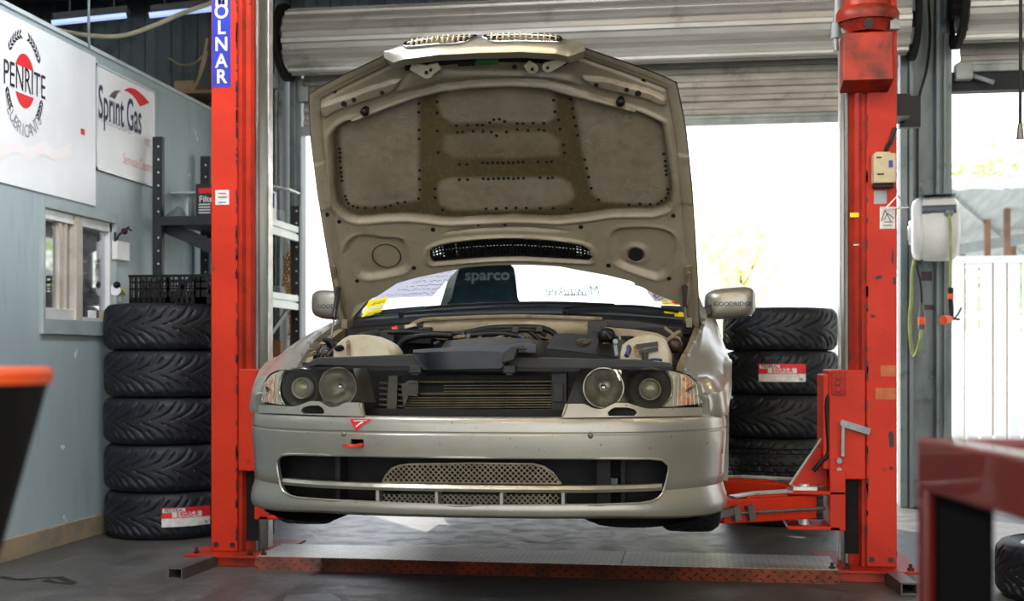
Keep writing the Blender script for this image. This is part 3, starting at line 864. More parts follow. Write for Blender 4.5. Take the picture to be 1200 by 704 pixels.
# ---- checker plate floor ramp between the posts
def checker(name, a, b):
    m = bpy.data.materials.new(name); m.use_nodes = True
    nt = m.node_tree; P = nt.nodes['Principled BSDF']
    tc = nd(nt, 'ShaderNodeTexCoord'); co = tc.outputs['Object']
    def vm(op, *args):
        n = nd(nt, 'ShaderNodeMath', operation=op)
        for i, v in enumerate(args):
            if isinstance(v, (int, float)): n.inputs[i].default_value = v
            else: nt.links.new(v, n.inputs[i])
        return n.outputs[0]
    sp = nd(nt, 'ShaderNodeSeparateXYZ'); nt.links.new(co, sp.inputs[0])
    # diamonds: cells of a rotated lattice, alternate cells turned 90 degrees
    u = vm('MULTIPLY', vm('ADD', sp.outputs[0], vm('ADD', sp.outputs[1], sp.outputs[2])), 20); v = vm('MULTIPLY', vm('SUBTRACT', sp.outputs[0], vm('ADD', sp.outputs[1], sp.outputs[2])), 20)
    fu = vm('SUBTRACT', vm('FRACT', u), .5); fv = vm('SUBTRACT', vm('FRACT', v), .5)
    par = vm('MODULO', vm('ADD', vm('FLOOR', u), vm('FLOOR', v)), 2); par = vm('ABSOLUTE', par)
    A = vm('ADD', vm('MULTIPLY', vm('ABSOLUTE', fu), 2.2), vm('MULTIPLY', vm('ABSOLUTE', fv), 7)); B = vm('ADD', vm('MULTIPLY', vm('ABSOLUTE', fv), 2.2), vm('MULTIPLY', vm('ABSOLUTE', fu), 7))
    mxn = nd(nt, 'ShaderNodeMix'); nt.links.new(par, mxn.inputs[0]); nt.links.new(A, mxn.inputs[2]); nt.links.new(B, mxn.inputs[3])
    h = vm('SUBTRACT', 1, vm('MINIMUM', mxn.outputs[0], 1))
    hs = vm('MINIMUM', vm('MULTIPLY', h, 3), 1)
    wear = noise_fac(nt, co, 5, .35, .65)
    base = mixc(nt, wear, lin(a[0]), lin(a[1]))
    nt.links.new(mixc(nt, hs, base, lin(b)), P.inputs['Base Color'])
    P.inputs['Roughness'].default_value = .42; P.inputs['Metallic'].default_value = .35
    bp = nd(nt, 'ShaderNodeBump'); bp.inputs['Strength'].default_value = 1; bp.inputs['Distance'].default_value = .004
    nt.links.new(hs, bp.inputs['Height']); nt.links.new(bp.outputs[0], P.inputs['Normal'])
    return m
M['chk_top'] = checker('worn_checker_plate', ('#8a857d', '#a39e96'), '#cdc9c0')
M['chk_front'] = checker('orange_checker_plate', ('#7a3014', '#3a1d10'), '#1a100c')
x0, x1 = LCX - 1.262, LCX + 1.262
rp = thing('floor_ramp', 'low orange checker plate cover on the floor between the lift columns', 'ramp', ((x0 + x1) / 2, 1.45, 0))
pr = [(1.262, 0), (1.292, .052), (1.66, .054), (1.70, 0)]
m = MB(); m.add([(x, *p) for x in (x0, x1) for p in pr[:2]], [(0, 1, 3, 2)])
m.add([(x0, 1.262, 0), (x0, 1.292, .052), (x0, 1.292, 0), (x1, 1.262, 0), (x1, 1.292, .052), (x1, 1.292, 0)], [(0, 1, 2), (3, 5, 4)])
part('front_face', m, M['chk_front'], rp, smooth=0, label='orange painted sloping front of the ramp')
m = MB(); xs_ = [x0, .45, .455, x1]
m.box(x0, .452, 1.292, 1.66, .046, .054); m.box(.455, x1, 1.292, 1.66, .046, .054); m.add([(x0, 1.66, .054), (x0, 1.70, 0), (x1, 1.70, 0), (x1, 1.66, .054)], [(0, 1, 2, 3)])
part('top_plate', m, M['chk_top'], rp, smooth=0, label='bare worn metal top of the ramp')
def tyre_mb(c=(0, 0, 0), axis='Z', Rr=.325, W=.243, rim=.222, n=300, pattern=0, groove=.0075):
    """tyre with a directional tread cut into the running surface"""
    hw = W / 2
    prof = []
    NT = 30
    tread = []
    for k in range(NT + 1):
        x = -1 + 2 * k / NT
        z = x * hw * .86
        r = Rr - .004 * x * x - .013 * max(0, abs(x) - .72) ** 2 / .0784
        tread.append((r, z, x))
    left = [(rim + .006, -hw * .80), (rim + .018, -hw * .86), (rim + .035, -hw * .97), (Rr - .055, -hw * 1.0), (Rr - .035, -hw * .975), (Rr - .022, -hw * .925)]
    prof = [(r, z, None) for r, z in left] + tread + [(r, -z, None) for r, z in reversed(left)]
    inner = [(rim - .004, hw * .62), (rim - .004, -hw * .62)]
    prof += [(r, z, None) for r, z in inner]
    NP = 20 if pattern == 0 else 30
    def h(th, x):
        side = 0 if x < 0 else .5
        s = abs(x)
        u = th * NP / (2 * PI)
        if pattern == 0:
            c1 = 1.75 * s ** 1.1 + .30 * math.sin(PI * s * 1.3)
            ph = (u - c1 + side) % 1.0 - .5
            wd = interp([(0, .0), (.05, .03), (.3, .075), (.62, .10), (.86, .075), (1, .05)], s)
            g = 1 - sstep(wd * .75, wd * 1.15 + .02, abs(ph)) if wd > .02 else 0
            ph2 = (u - c1 - .42 + side) % 1.0 - .5
            wd2 = interp([(0, 0), (.36, 0), (.46, .04), (.66, .07), (.82, .03), (.88, 0), (1, 0)], s)
            g2 = 1 - sstep(wd2 * .75, wd2 * 1.15 + .02, abs(ph2)) if wd2 > .02 else 0
            return max(g, g2)
        g = 1 if abs(s - .30) < .05 or abs(s - .62) < .035 else 0
        ph = (u - 1.2 * s + side) % 1.0 - .5
        return max(g, 1 - sstep(.05, .09, abs(ph)) if s > .1 else 0)
    def fn(i, j):
        th = 2 * PI * i / n
        r, z, x = prof[j]
        if x is not None: r = r - groove * h(th, x) * (1 - sstep(.93, 1.0, abs(x)))
        a, b = r * math.cos(th), r * math.sin(th)
        if axis == 'Z': return (c[0] + a, c[1] + b, c[2] + z)
        return (c[0] + z, c[1] + a, c[2] + b)
    m = MB(); m.grid(fn, n, len(prof), cu=True, cv=True)
    return m
# ================================================================ CAR
def paint(name):
    m = bpy.data.materials.new(name); m.use_nodes = True
    nt = m.node_tree; P = nt.nodes['Principled BSDF']
    co = nd(nt, 'ShaderNodeTexCoord').outputs['Object']
    f = noise_fac(nt, co, 3, .35, .7); c = mixc(nt, f, lin('#9a978b'), lin('#8e8b80'))
    f2 = noise_fac(nt, co, 95, .73, .75, detail=2, rough=.4)
    c = mixc(nt, f2, c, lin('#5d5346'))
    nt.links.new(c, P.inputs['Base Color'])
    P.inputs['Metallic'].default_value = .55; P.inputs['Roughness'].default_value = .34
    P.inputs['Coat Weight'].default_value = .35; P.inputs['Coat Roughness'].default_value = .12
    return m
M['paint'] = paint('silver_car_paint')
M['trimpaint'] = M['paint']
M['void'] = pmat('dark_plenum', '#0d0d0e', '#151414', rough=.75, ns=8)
M['trimblack'] = pmat('black_trim_plastic', '#1a1b1d', '#232425', rough=.38, ns=12)
M['engblack'] = pmat('dusty_engine_plastic', '#1f2022', '#2d2b27', rough=.55, ns=6)
M['bayshell'] = pmat('dirty_bay_paint', '#8d8168', '#6f634b', rough=.55, ns=7, c3='#4a3a26', ns3=9, lo3=.56, hi3=.7)
M['tank'] = pmat('aged_translucent_plastic', '#b9b29a', '#a0977d', rough=.4, ns=7, c3='#7c6c50', ns3=6, lo3=.6, hi3=.75)
M['screen'] = glass_mat('windscreen_glass', (.82, .90, .92), 0, .9)
M['lens'] = glass_mat('headlamp_lens', (.92, .92, .86), .02, .5, dirt=.03)
M['interior'] = pmat('black_interior', '#1b2227', '#141a1e', rough=.8, ns=5)
M['seatcloth'] = pmat('black_seat_cloth', '#2c4450', '#20343e', rough=.9, ns=14)
CARZ = .28
car = thing('car', 'silver two-door car raised on the lift with its bonnet open, nose towards the viewer', 'car', (0, .745, CARZ))
# ---- bumper plan curve
PLAN = [(0, 0), (.15, .004), (.30, .016), (.45, .045), (.58, .095), (.69, .165), (.77, .245), (.825, .325), (.86, .41), (.875, .50)]
PL = [(p.x, p.y) for p in catmull([(a, b, 0) for a, b in PLAN], 6)]
def planv(u):
    return interp(PL, abs(u))
def frontsurf(off=0):
    return lambda x, z: planv(x) + off
# full half plan as points with normals for lofting
def plan_pts(n=46):
    out = []
    for k in range(-n, n + 1):
        t = abs(k) / n
        p = polyline_at(PL, t)
        s = 1 if k >= 0 else -1
        q0 = polyline_at(PL, max(0, t - .01)); q1 = polyline_at(PL, min(1, t + .01))
        dx, dy = q1[0] - q0[0], q1[1] - q0[1]; l = math.hypot(dx, dy)
        out.append((s * p[0], p[1], s * dy / l, -dx / l))
    return out
PP = plan_pts()
def bumper_row(w, off):
    """a row of points at height w, inset by off along the outward normal"""
    return [(x - nx * off, y - ny * off, w) for x, y, nx, ny in PP]
ROWS = [(.742, .050), (.742, .022), (.737, .010), (.728, .004), (.712, .001), (.694, .000), (.690, .0035), (.686, .0035), (.682, .0), (.66, .000), (.63, .002), (.58, .006), (.53, .009),
        (.500, .010), (.496, .0125), (.490, .0105), (.475, .006), (.458, .000), (.445, -.004), (.432, -.004), (.421, .000), (.414, .010), (.408, .03), (.404, .07)]
def rowz(w, x):
    # the lip droops a little towards the corners
    k = sstep(.45, .85, abs(x))
    if w < .45: return w - .018 * k * (1 if w < .44 else .5)
    return w
m = MB()
rows = []
for w, off in ROWS:
    rows.append([(x, y, rowz(w, x)) for x, y, _ in bumper_row(w, off)])
inner = [[(x, y, rowz(w, x)) for x, y, _ in bumper_row(w, off + .018)] for w, off in ROWS]
ring = rows + inner[::-1]
m.grid(lambda i, j: ring[i][j], len(ring), len(PP), cu=True)
# close the ends
nb = len(PP)
for e in (0, nb - 1):
    for i in range(len(ROWS) - 1):
        a = i * nb + e; b = (i + 1) * nb + e; c = (2 * len(ROWS) - 1 - (i + 1)) * nb + e; d = (2 * len(ROWS) - 1 - i) * nb + e
        m.f.append((a, b, c, d)); m.m.append(0)
bum = part('bumper', m, M['paint'], car, smooth=28)
# intake cut (traced on the bumper surface, right half mirrored)
def F(px, py, off=0): return onsurf(px, py, frontsurf(off))
half = [F(px, py) for px, py in ((720, 536.8), (761, 537), (776, 538.5), (783.3, 545), (783.5, 552), (781.5, 562), (777, 577), (772, 583), (764, 587.3), (749, 589.8), (700, 591.5))]
hp_ = [(p.x, p.z) for p in half]
zt_c, zb_c = F(559, 536).z, F(559, 593).z
poly = [(-a, b) for a, b in hp_] + [(0.0, zb_c)] + hp_[::-1] + [(0.0, zt_c)]
poly = [(p.x, p.y) for p in catmull([(a, b, 0) for a, b in poly], 1, True)]
def prism_y(poly, y0, y1): return MB().prism(poly, lambda a, b, d: (a, d, b), y0, y1)
loc = Vector(car.location)
def tolocal(mb): return MB().merge(mb.xf(Matrix.Translation(-loc)))
th_ = F(436, 521)
tow = [(th_.x - .030, th_.z - .020), (th_.x + .0, th_.z - .020), (th_.x + .0, th_.z + .018), (th_.x - .030, th_.z + .018)]
tb = [F(411, 524), F(426, 514.5)]
tow = [(tb[0].x, tb[0].z), (tb[1].x, tb[0].z), (tb[1].x, tb[1].z), (tb[0].x, tb[1].z)]
bpy.context.view_layer.update()
boolean(bum, [prism_y(poly, -.3, .62), prism_y(tow, -.2, .2)])
INT = poly
# rim round the intake: thin bead following the cut
m = MB()
rp_ = [(a, planv(a) - .002, b) for a, b in poly]
m.tube(rp_ + [rp_[0]], .0045, 6, sm=1, caps=False); part('intake_edge', m, M['paint'], bum, smooth=50)
# blade across the intake
bz0, bz1 = F(559, 577).z, F(559, 569).z
m = MB()
bl = [x for x, y, nx, ny in PP if abs(x) < .662]
def blade(i, j):
    x = bl[i]; q = [(-.004, bz0 + .004), (-.010, (bz0 + bz1) / 2), (-.004, bz1 - .004), (.0, bz1), (.06, bz1 - .002), (.06, bz0), (0, bz0)][j]
    return (x, planv(x) + .012 + q[0], q[1])
m.grid(blade, len(bl), 7, cv=True)
part('intake_blade', m, M['paint'], bum, smooth=40)
for px in (443, 512, 588, 660):
    m = MB(); p = F(px, 584, .03); m.box(p.x - .006, p.x + .006, p.y - .01, p.y + .06, zb_c - .002, bz0 + .004)
    part('intake_strut', m, M['trimpaint'], bum, smooth=0, bevel=.002)
# expanded-metal mesh, upper and lower
M['mesh'] = pmat('tan_expanded_mesh', '#8d8268', '#71674f', rough=.45, metal=.4, ns=16)
def mesh_panel(outline, y, pitch=.026, vert=.018, r=.0017):
    mb = MB()
    x0, x1, z0, z1 = bbox(outline)
    def clip(p, q):
        seg = []
        n = 30
        last = None
        for k in range(n + 1):
            t = k / n; x = p[0] + (q[0] - p[0]) * t; z = p[1] + (q[1] - p[1]) * t
            ins = sdpoly(x, z, outline) < 0
            if ins and last is None: last = (x, z)
            if (not ins or k == n) and last is not None:
                if (x - last[0]) ** 2 + (z - last[1]) ** 2 > 1e-5: seg.append((last, (x, z)))
                last = None
        return seg
    H = z1 - z0
    k = x0 - H * 2
    while k < x1 + H * 2:
        for sg in (1, -1):
            dx = H * pitch / vert / 1.0
            a = (k, z0); b = (k + sg * dx, z1)
            for (p, q) in clip(a, b):
                mb.bar((p[0], y(p[0]), p[1]), (q[0], y(q[0]), q[1]), r * 2.2, r * 2, up=(0, 1, 0))
        k += pitch
    return mb
up = [(px, py) for px, py in ((448, 565), (452, 557), (459, 549), (468, 545.5), (480, 543.8), (559, 542.8), (625, 543.5), (638, 547), (648, 554), (658, 566.5))]
yo = lambda x: .045 + planv(x)
upP = [F(px, py, .045) for px, py in up]; upO = [(p.x, p.z) for p in upP]
m = mesh_panel(upO, yo, .0185, .0185, .0014)
m.tube([(x, yo(x), z) for x, z in upO] + [(upO[0][0], yo(upO[0][0]), upO[0][1])], .0035, 6, sm=1, caps=False)
part('mesh_grille', m, M['mesh'], bum, smooth=0, label='tan expanded metal mesh grille')
lo = [F(px, py, .06) for px, py in ((449, 579), (655, 579), (655, 590), (449, 590))]
loO = [(p.x, p.z) for p in lo]
m = mesh_panel(loO, lambda x: .06 + planv(x), .0185, .0185, .0014)
part('mesh_grille', m, M['mesh'], bum, smooth=0)
# dark plenum behind with ducts
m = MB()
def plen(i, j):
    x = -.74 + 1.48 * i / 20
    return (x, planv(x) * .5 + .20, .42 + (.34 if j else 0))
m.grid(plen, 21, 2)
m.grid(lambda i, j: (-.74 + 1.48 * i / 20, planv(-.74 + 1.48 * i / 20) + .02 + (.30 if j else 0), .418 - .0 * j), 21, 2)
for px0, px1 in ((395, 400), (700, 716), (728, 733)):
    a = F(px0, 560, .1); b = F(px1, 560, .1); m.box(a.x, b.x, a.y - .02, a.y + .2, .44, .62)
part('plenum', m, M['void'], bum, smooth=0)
m = MB()
for px0, px1, y0, y1 in ((470, 640, 579, 592),):
    a = F(px0, y1, .12); b = F(px1, y0, .12); m.box(a.x, b.x, .12, .14, a.z, b.z)
part('intercooler', m, M['engblack'], bum, smooth=0)
a, b = F(708, 573, .10), F(724, 560, .10)
m = MB(); m.box(a.x - .0, b.x, a.y + .0, a.y + .05, a.z, b.z); a = F(739, 584, .06); b = F(786, 580, .06)
part('duct_clip', m, pmat('slate_grey_clip', '#4b535c', '#3d444b', rough=.6, ns=4), bum, smooth=0)
# tow eye
M['towred'] = pmat('red_tow_eye', '#c8381f', '#a82c18', rough=.4, ns=9)
p = F(415, 522, -.02)
m = MB(); m.lathe([(.020, -.005), (.030, -.005), (.030, .005), (.020, .005)], (p.x - .004, p.y - .015, p.z), (0, .12, 1), 24, closed=True)
m.cyl((p.x + .016, p.y + .0, p.z), (p.x + .024, p.y + .09, p.z), .008)
part('tow_eye', m, M['towred'], bum, smooth=40, label='red tow eye')
# stickers and rivets on the bumper
m = MB()
tri = [F(x, y, -.002) for x, y in ((410, 491), (437, 490.5), (424, 498.5), (418.5, 506), (413.5, 499))]
m.add(tri, [tuple(range(5))])
st = part('pennant_sticker', m, M['redprint'], bum, smooth=0, recalc=False, label='red pennant sticker')
m = MB()
for a, b, w in (((414.5, 493), (430, 492.5), .002), ((417, 500), (424, 494), .004), ((421, 497), (426, 494), .003)):
    m.bar(F(*a, -.0035), F(*b, -.0035), w, .0008, up=(0, 1, 0))
part('sticker_print', m, M['paper'], st, smooth=0)
for px, py, r in ((403, 508.5, .009), (692, 510.5, .009)):
    part('push_rivet', one(lambda m: m.ell(F(px, py), (r, .006, r), 12, 8)), M['steel'], bum)
# ---- number of headlamps: build the right one, mirror it for the left
def HS(off=0):
    return lambda x, z: planv(x) + off + max(0, z - .735) * .30
def Hh(px, py, off=.012): return onsurf(px, py, HS(off))
top = [(680, 431.8), (719.7, 432.6), (759.4, 433.2), (795, 434.5), (809, 439.5), (817, 447), (823, 458), (826, 468), (826, 473)]
bot = [(664, 472.5), (683.9, 472.3), (689.8, 475.0), (694, 477.5), (699.8, 478.5), (705, 478.4), (709.7, 477.3), (715, 474), (721.6, 471.4), (735.6, 471.4), (743.5, 474.3), (753.5, 477.3), (762, 478.2), (771, 477.9), (777, 477.7), (800, 477), (819, 476.6), (824, 475.5), (826, 473)]
def ruled(off, nc=60, nr=10):
    Lr = []
    for i in range(nc + 1):
        t = i / nc
        a = polyline_at(top, t); 
        # matching point on the lower outline by px fraction
        xf = 664 + (826 - 664) * ((a[0] - 680) / (826 - 680))
        yb = interp(bot, xf)
        if t > .985: yb = max(yb, a[1])
        Lr.append([Hh(a[0] + (xf - a[0]) * j / nr, a[1] + (max(yb, a[1]) - a[1]) * j / nr, off) for j in range(nr + 1)])
    return Lr
Lr = ruled(.012)
lens = MB(); lens.grid(lambda i, j: Lr[i][j], len(Lr), len(Lr[0]))
# bezel behind the lens
def inner_pt(px, py, d): return Hh(px, py, .012 + d)
bez = MB()
Lb = ruled(.15)
bez.grid(lambda i, j: Lb[i][j], len(Lb), len(Lb[0]))
edge = [r[0] for r in Lr] + [Lr[-1][k] for k in range(1, 11)] + [r[-1] for r in Lr[::-1][1:]] + [Lr[0][k] for k in range(9, 0, -1)]
edgeb = [r[0] for r in Lb] + [Lb[-1][k] for k in range(1, 11)] + [r[-1] for r in Lb[::-1][1:]] + [Lb[0][k] for k in range(9, 0, -1)]
bez.grid(lambda i, j: (edge[i] if j == 0 else edgeb[i]) + Vector((0, .004, 0)), len(edge), 2, cu=True)
def lamp_axis(px, py, d):
    return inner_pt(px, py, d)
c_in = lamp_axis(707, 454, .085); c_pr = lamp_axis(761.5, 456, .088)
AX = Vector((.10, -1, -.02)).normalized()
refl = MB(); refl.lathe([(.066, .016), (.064, .008), (.056, -.012), (.036, -.032), (.016, -.042), (.0, -.044)], c_in, AX, 40)
refl.lathe([(.069, .012), (.069, .018), (.065, .018), (.065, .012)], c_in, AX, 40, closed=True)
bulb = MB(); bulb.cyl(c_in - AX * .04, c_in - AX * .008, .010, n=14); bulb.ell(c_in - AX * .008, .012)
hood_r = MB(); hood_r.lathe([(.076, .002), (.074, .014), (.068, .020), (.058, .006), (.050, -.012), (.034, -.02)], c_pr, AX, 44)
chro = MB(); chro.lathe([(.0375, -.012), (.0375, .014), (.035, .018), (.0325, .014), (.0325, -.012)], c_pr, AX, 40)
ball = MB(); ball.lathe([(.033, -.002), (.029, .010), (.022, .018), (.012, .022), (0, .024)], c_pr, AX, 32)
indP = [(783, 434), (795, 435.5), (808, 440.5), (816, 448.5), (822, 458.5), (825, 468), (824.5, 473.5), (818, 475.8), (777, 476.8), (785, 466), (787.5, 455), (786.5, 444)]
def sheetpoly(P, off, n=9):
    mb = MB(); ys = [p[1] for p in P]
    y0, y1 = min(ys) + .3, max(ys) - .3
    rws = []
    for k in range(n + 1):
        y = y0 + (y1 - y0) * k / n; xs = []
        for (ax_, ay), (bx_, by) in zip(P, P[1:] + P[:1]):
            if (ay > y) != (by > y): xs.append(ax_ + (bx_ - ax_) * (y - ay) / (by - ay))
        a, b = min(xs), max(xs)
        rws.append([Hh(a + (b - a) * i / 8, y, off) for i in range(9)])
    mb.grid(lambda i, j: rws[i][j], n + 1, 9)
    return mb
ind = sheetpoly(indP, .020)
indO = sheetpoly([(797, 438), (804, 440.5), (811, 449), (814, 460), (813, 474), (795, 475), (797, 460), (798, 448)], .0165)
divd = MB(); divd.tube([Hh(x, y, .02) for x, y in ((781, 434.5), (786, 443), (788, 455), (785, 467), (776, 477))], .004, 6)
tr = MB()
tbot = [(657.5, 489.5), (700, 489), (760, 488), (823.5, 487)]
ttop = [(662.5, 473.5)] + [(x, y + .6) for x, y in bot[:-2]] + [(823.5, 477)]
rws = []
n_ = 70
for i in range(n_ + 1):
    xt = 662.5 + (823.5 - 662.5) * i / n_; xb = 657.5 + (823.5 - 657.5) * i / n_
    rws.append([Hh(xt + (xb - xt) * j / 4, interp(ttop, xt) + (interp(tbot, xb) - interp(ttop, xt)) * j / 4, .006) for j in range(5)])
rb_ = [[p + Vector((0, .02, 0)) for p in r] for r in rws]
tr.grid(lambda i, j: (rws[i] + rb_[i][::-1])[j], n_ + 1, 10, cv=True)
for e in (0, n_):
    o = len(tr.v); tr.v += [tuple(p) for p in rws[e] + rb_[e][::-1]]; tr.f.append(tuple(range(o, o + 10))); tr.m.append(0)
notchP = [Hh(x, y, .006) for x, y in ((711.7, 484), (713.5, 487.2), (743, 487.2), (746.5, 483.5), (743.5, 479.5), (735, 477.2), (721, 477), (715.5, 479.5))]
notch = prism_y([(p.x, p.z) for p in notchP], -.1, .6)
bars_ = MB()
for k in range(7):
    bars_.tube([Hh(790 + 4.6 * k - (1.5 if k > 4 else 0), 440 + max(0, k - 2) * 2.6,   .0145), Hh(789 + 5 * k, 474.5, .0145)], .0011, 5, sm=1)
M['reflector'] = pmat('hazed_reflector', '#9a968a', '#6e695d', rough=.22, metal=.75, ns=22)
M['bezel'] = pmat('smoky_bezel', '#2c2a24', '#3d392f', rough=.3, ns=5)
M['amber'] = pmat('amber_reflector', '#b8683f', '#c9b8a8', rough=.3, ns=45, lo=.45, hi=.6)
M['indclear'] = pmat('silver_indicator_bowl', '#c9c7c1', '#aeaba3', rough=.25, metal=.5, ns=25)
M['projglass'] = pmat('projector_glass', '#7d7a62', '#54513f', rough=.04, ns=4, coat=1)
for s in (1, -1):
    f = (lambda b: b) if s == 1 else (lambda b: b.mirror())
    hl = part('headlamp', f(bez), M['bezel'], car, smooth=40)
    part('reflector', f(refl), M['reflector'], hl, smooth=60); part('bulb', f(bulb), M['chrome'], hl)
    part('projector_shroud', f(hood_r), M['bezel'], hl, smooth=50); part('projector_ring', f(chro), M['steel_bright'], hl, smooth=50); part('projector_lens', f(ball), M['projglass'], hl, smooth=60)
    part('indicator', f(ind), M['indclear'], hl, smooth=40); part('amber_reflector', f(indO), M['amber'], hl, smooth=40); part('indicator_ribs', f(bars_), M['indclear'], hl)
    part('divider', f(divd), M['reflector'], hl)
    t_ = part('headlamp_trim', f(tr), M['paint'], hl, smooth=30)
    bpy.context.view_layer.update(); boolean(t_, [f(notch)])
    nb_ = MB(); xs = [p.x for p in notchP]; zs_ = [p.z for p in notchP]
    nb_.grid(lambda i, j: (min(xs) + (max(xs) - min(xs)) * i, notchP[0].y + .06, min(zs_) - .01 + (max(zs_) - min(zs_) + .02) * j), 2, 2)
    part('washer_recess', f(nb_), M['void'], hl, smooth=0)
    part('trim_edge', f(one(lambda m: m.tube([Hh(664.5, 473.5, .004), Hh(659, 488, .004)], .004, 6, sm=1))), M['mesh'], hl)
    part('lens', f(lens), M['lens'], hl, smooth=60, recalc=False)
# ---- fenders
_e = sorted([Hh(px, py, .012) for px, py in top[3:]], key=lambda p: p.y)
LT = [(p.y, p.z) for p in _e]; LX = [(p.y, p.x) for p in _e]
FV0 = LT[0][0]
def fender(s):
    RID = [(.26, .845), (.34, .868), (.45, .885), (.67, .963), (.91, 1.022), (1.16, 1.072), (1.36, 1.103), (1.50, 1.115)]
    rid = [(p.x, p.y) for p in catmull([(a, b, 0) for a, b in RID], 5)]
    GI = [(.26, .745), (.34, .735), (.45, .715), (.67, .735), (.88, .765), (1.2, .787), (1.5, .80)]
    NV = 110
    cw, rr = .600, .325
    def sec(v):
        wr = interp(rid, v); gi = interp(GI, v)
        side = interp([(.26, .775), (.32, .812), (.40, .853), (.50, .872), (.75, .882), (1.05, .884), (1.5, .876)], v)
        if v < LT[-1][0] + .001: side = interp(LX, v) + .004
        elif v < LT[-1][0] + .06: side = LX[-1][1] + .004 + (side - LX[-1][1] - .004) * (v - LT[-1][0]) / .06
        dv = v - .745
        arch = cw + math.sqrt(max(0, rr * rr - dv * dv)) if abs(dv) < rr else 0
        low = max(interp(LT, v) if v < LT[-1][0] else (.735 if v < .44 else .44), arch)
        fl = .020 * sstep(.30, 0, abs(abs(dv) - .0) - .22) * 1.0
        P = [(gi, wr - .030), (gi + .004, wr - .010), (gi + .014, wr - .004), (max(gi + .02, min(.805, side - .03)), wr)]
        a = P[-1][0]
        P += [(a + (side - a) * .5, wr - .014), (side - .008, wr - .045)]
        if v < LT[-1][0] and low > wr - .05: low = wr - .05
        top_z = wr - .045
        for k in range(1, 13):
            t = k / 12
            z = top_z + (low - top_z) * t
            bul = side + .012 * math.sin(PI * min(1, t)) + fl * sstep(.45, 1, t)
            P.append((bul, z))
        P.append((side - .03 + fl, low + .004))
        return P
    rws = [[(s * x, FV0 + (1.46 - FV0) * i / NV, z) for x, z in sec(FV0 + (1.46 - FV0) * i / NV)] for i in range(NV + 1)]
    m = MB(); m.grid(lambda i, j: rws[i][j], NV + 1, len(rws[0]))
    fd = part('fender', m, M['paint'], car, smooth=40)
    for v in (.48, .62, .8, 1.0, 1.22):
        m = MB(); m.cyl((s * (interp(GI, v) + .012), v, interp(rid, v) - .006), (s * (interp(GI, v) + .012), v, interp(rid, v) + .006), .008, n=8)
        part('fender_bolt', m, M['galv'], fd)
    # inner arch liner and gutter rail
    m = MB(); m.grid(lambda i, j: (s * (.86 - .30 * j), .745 + (rr + .004) * math.cos(PI * i / 24), cw + (rr + .004) * math.sin(PI * i / 24)), 25, 2)
    part('arch_liner', m, M['void'], fd, smooth=40)
    m = MB()
    pts = [(s * (interp(GI, v) - .03), v, interp(rid, v) - .035) for v in [.34 + .1 * k for k in range(12)]]
    m.grid(lambda i, j: (pts[i][0] + s * (.035 if j == 0 else (0 if j == 1 else -.004)), pts[i][1], pts[i][2] + (0 if j < 2 else -.20)), len(pts), 3)
    part('inner_rail', m, M['bayshell'], fd, smooth=30)
for s in (-1, 1): fender(s)
# ---- wheels
def wheel(x, y):
    s = 1 if x > 0 else -1
    zc = CARZ + .318
    t = part('wheel', tyre_mb((x, y, zc), 'X', .318, .23, .228, n=200), M['rubber'], car, smooth=38)
    m = MB(); m.lathe([(.226, s * .09), (.232, s * .10), (.222, s * .104), (.20, s * .06), (.20, -s * .10), (.228, -s * .105)], (x, y, zc), (1, 0, 0), 48)
    for k in range(5):
        a = 2 * PI * k / 5
        c = Vector((0, math.cos(a), math.sin(a)))
        m.bar(Vector((x + s * .075, y, zc)) + c * .05, Vector((x + s * .065, y, zc)) + c * .205, .05, .028, up=(1, 0, 0))
    m.cyl((x + s * .04, y, zc), (x + s * .085, y, zc), .07, n=24)
    part('rim', m, M['reflector'], t, smooth=40)
    m = MB(); m.cyl((x - .01, y, zc), (x + .01, y, zc), .15, n=32); part('brake_disc', m, M['steel'], t, smooth=40)
for x in (-.745, .745):
    for y in (.745, 3.47): wheel(x, y)
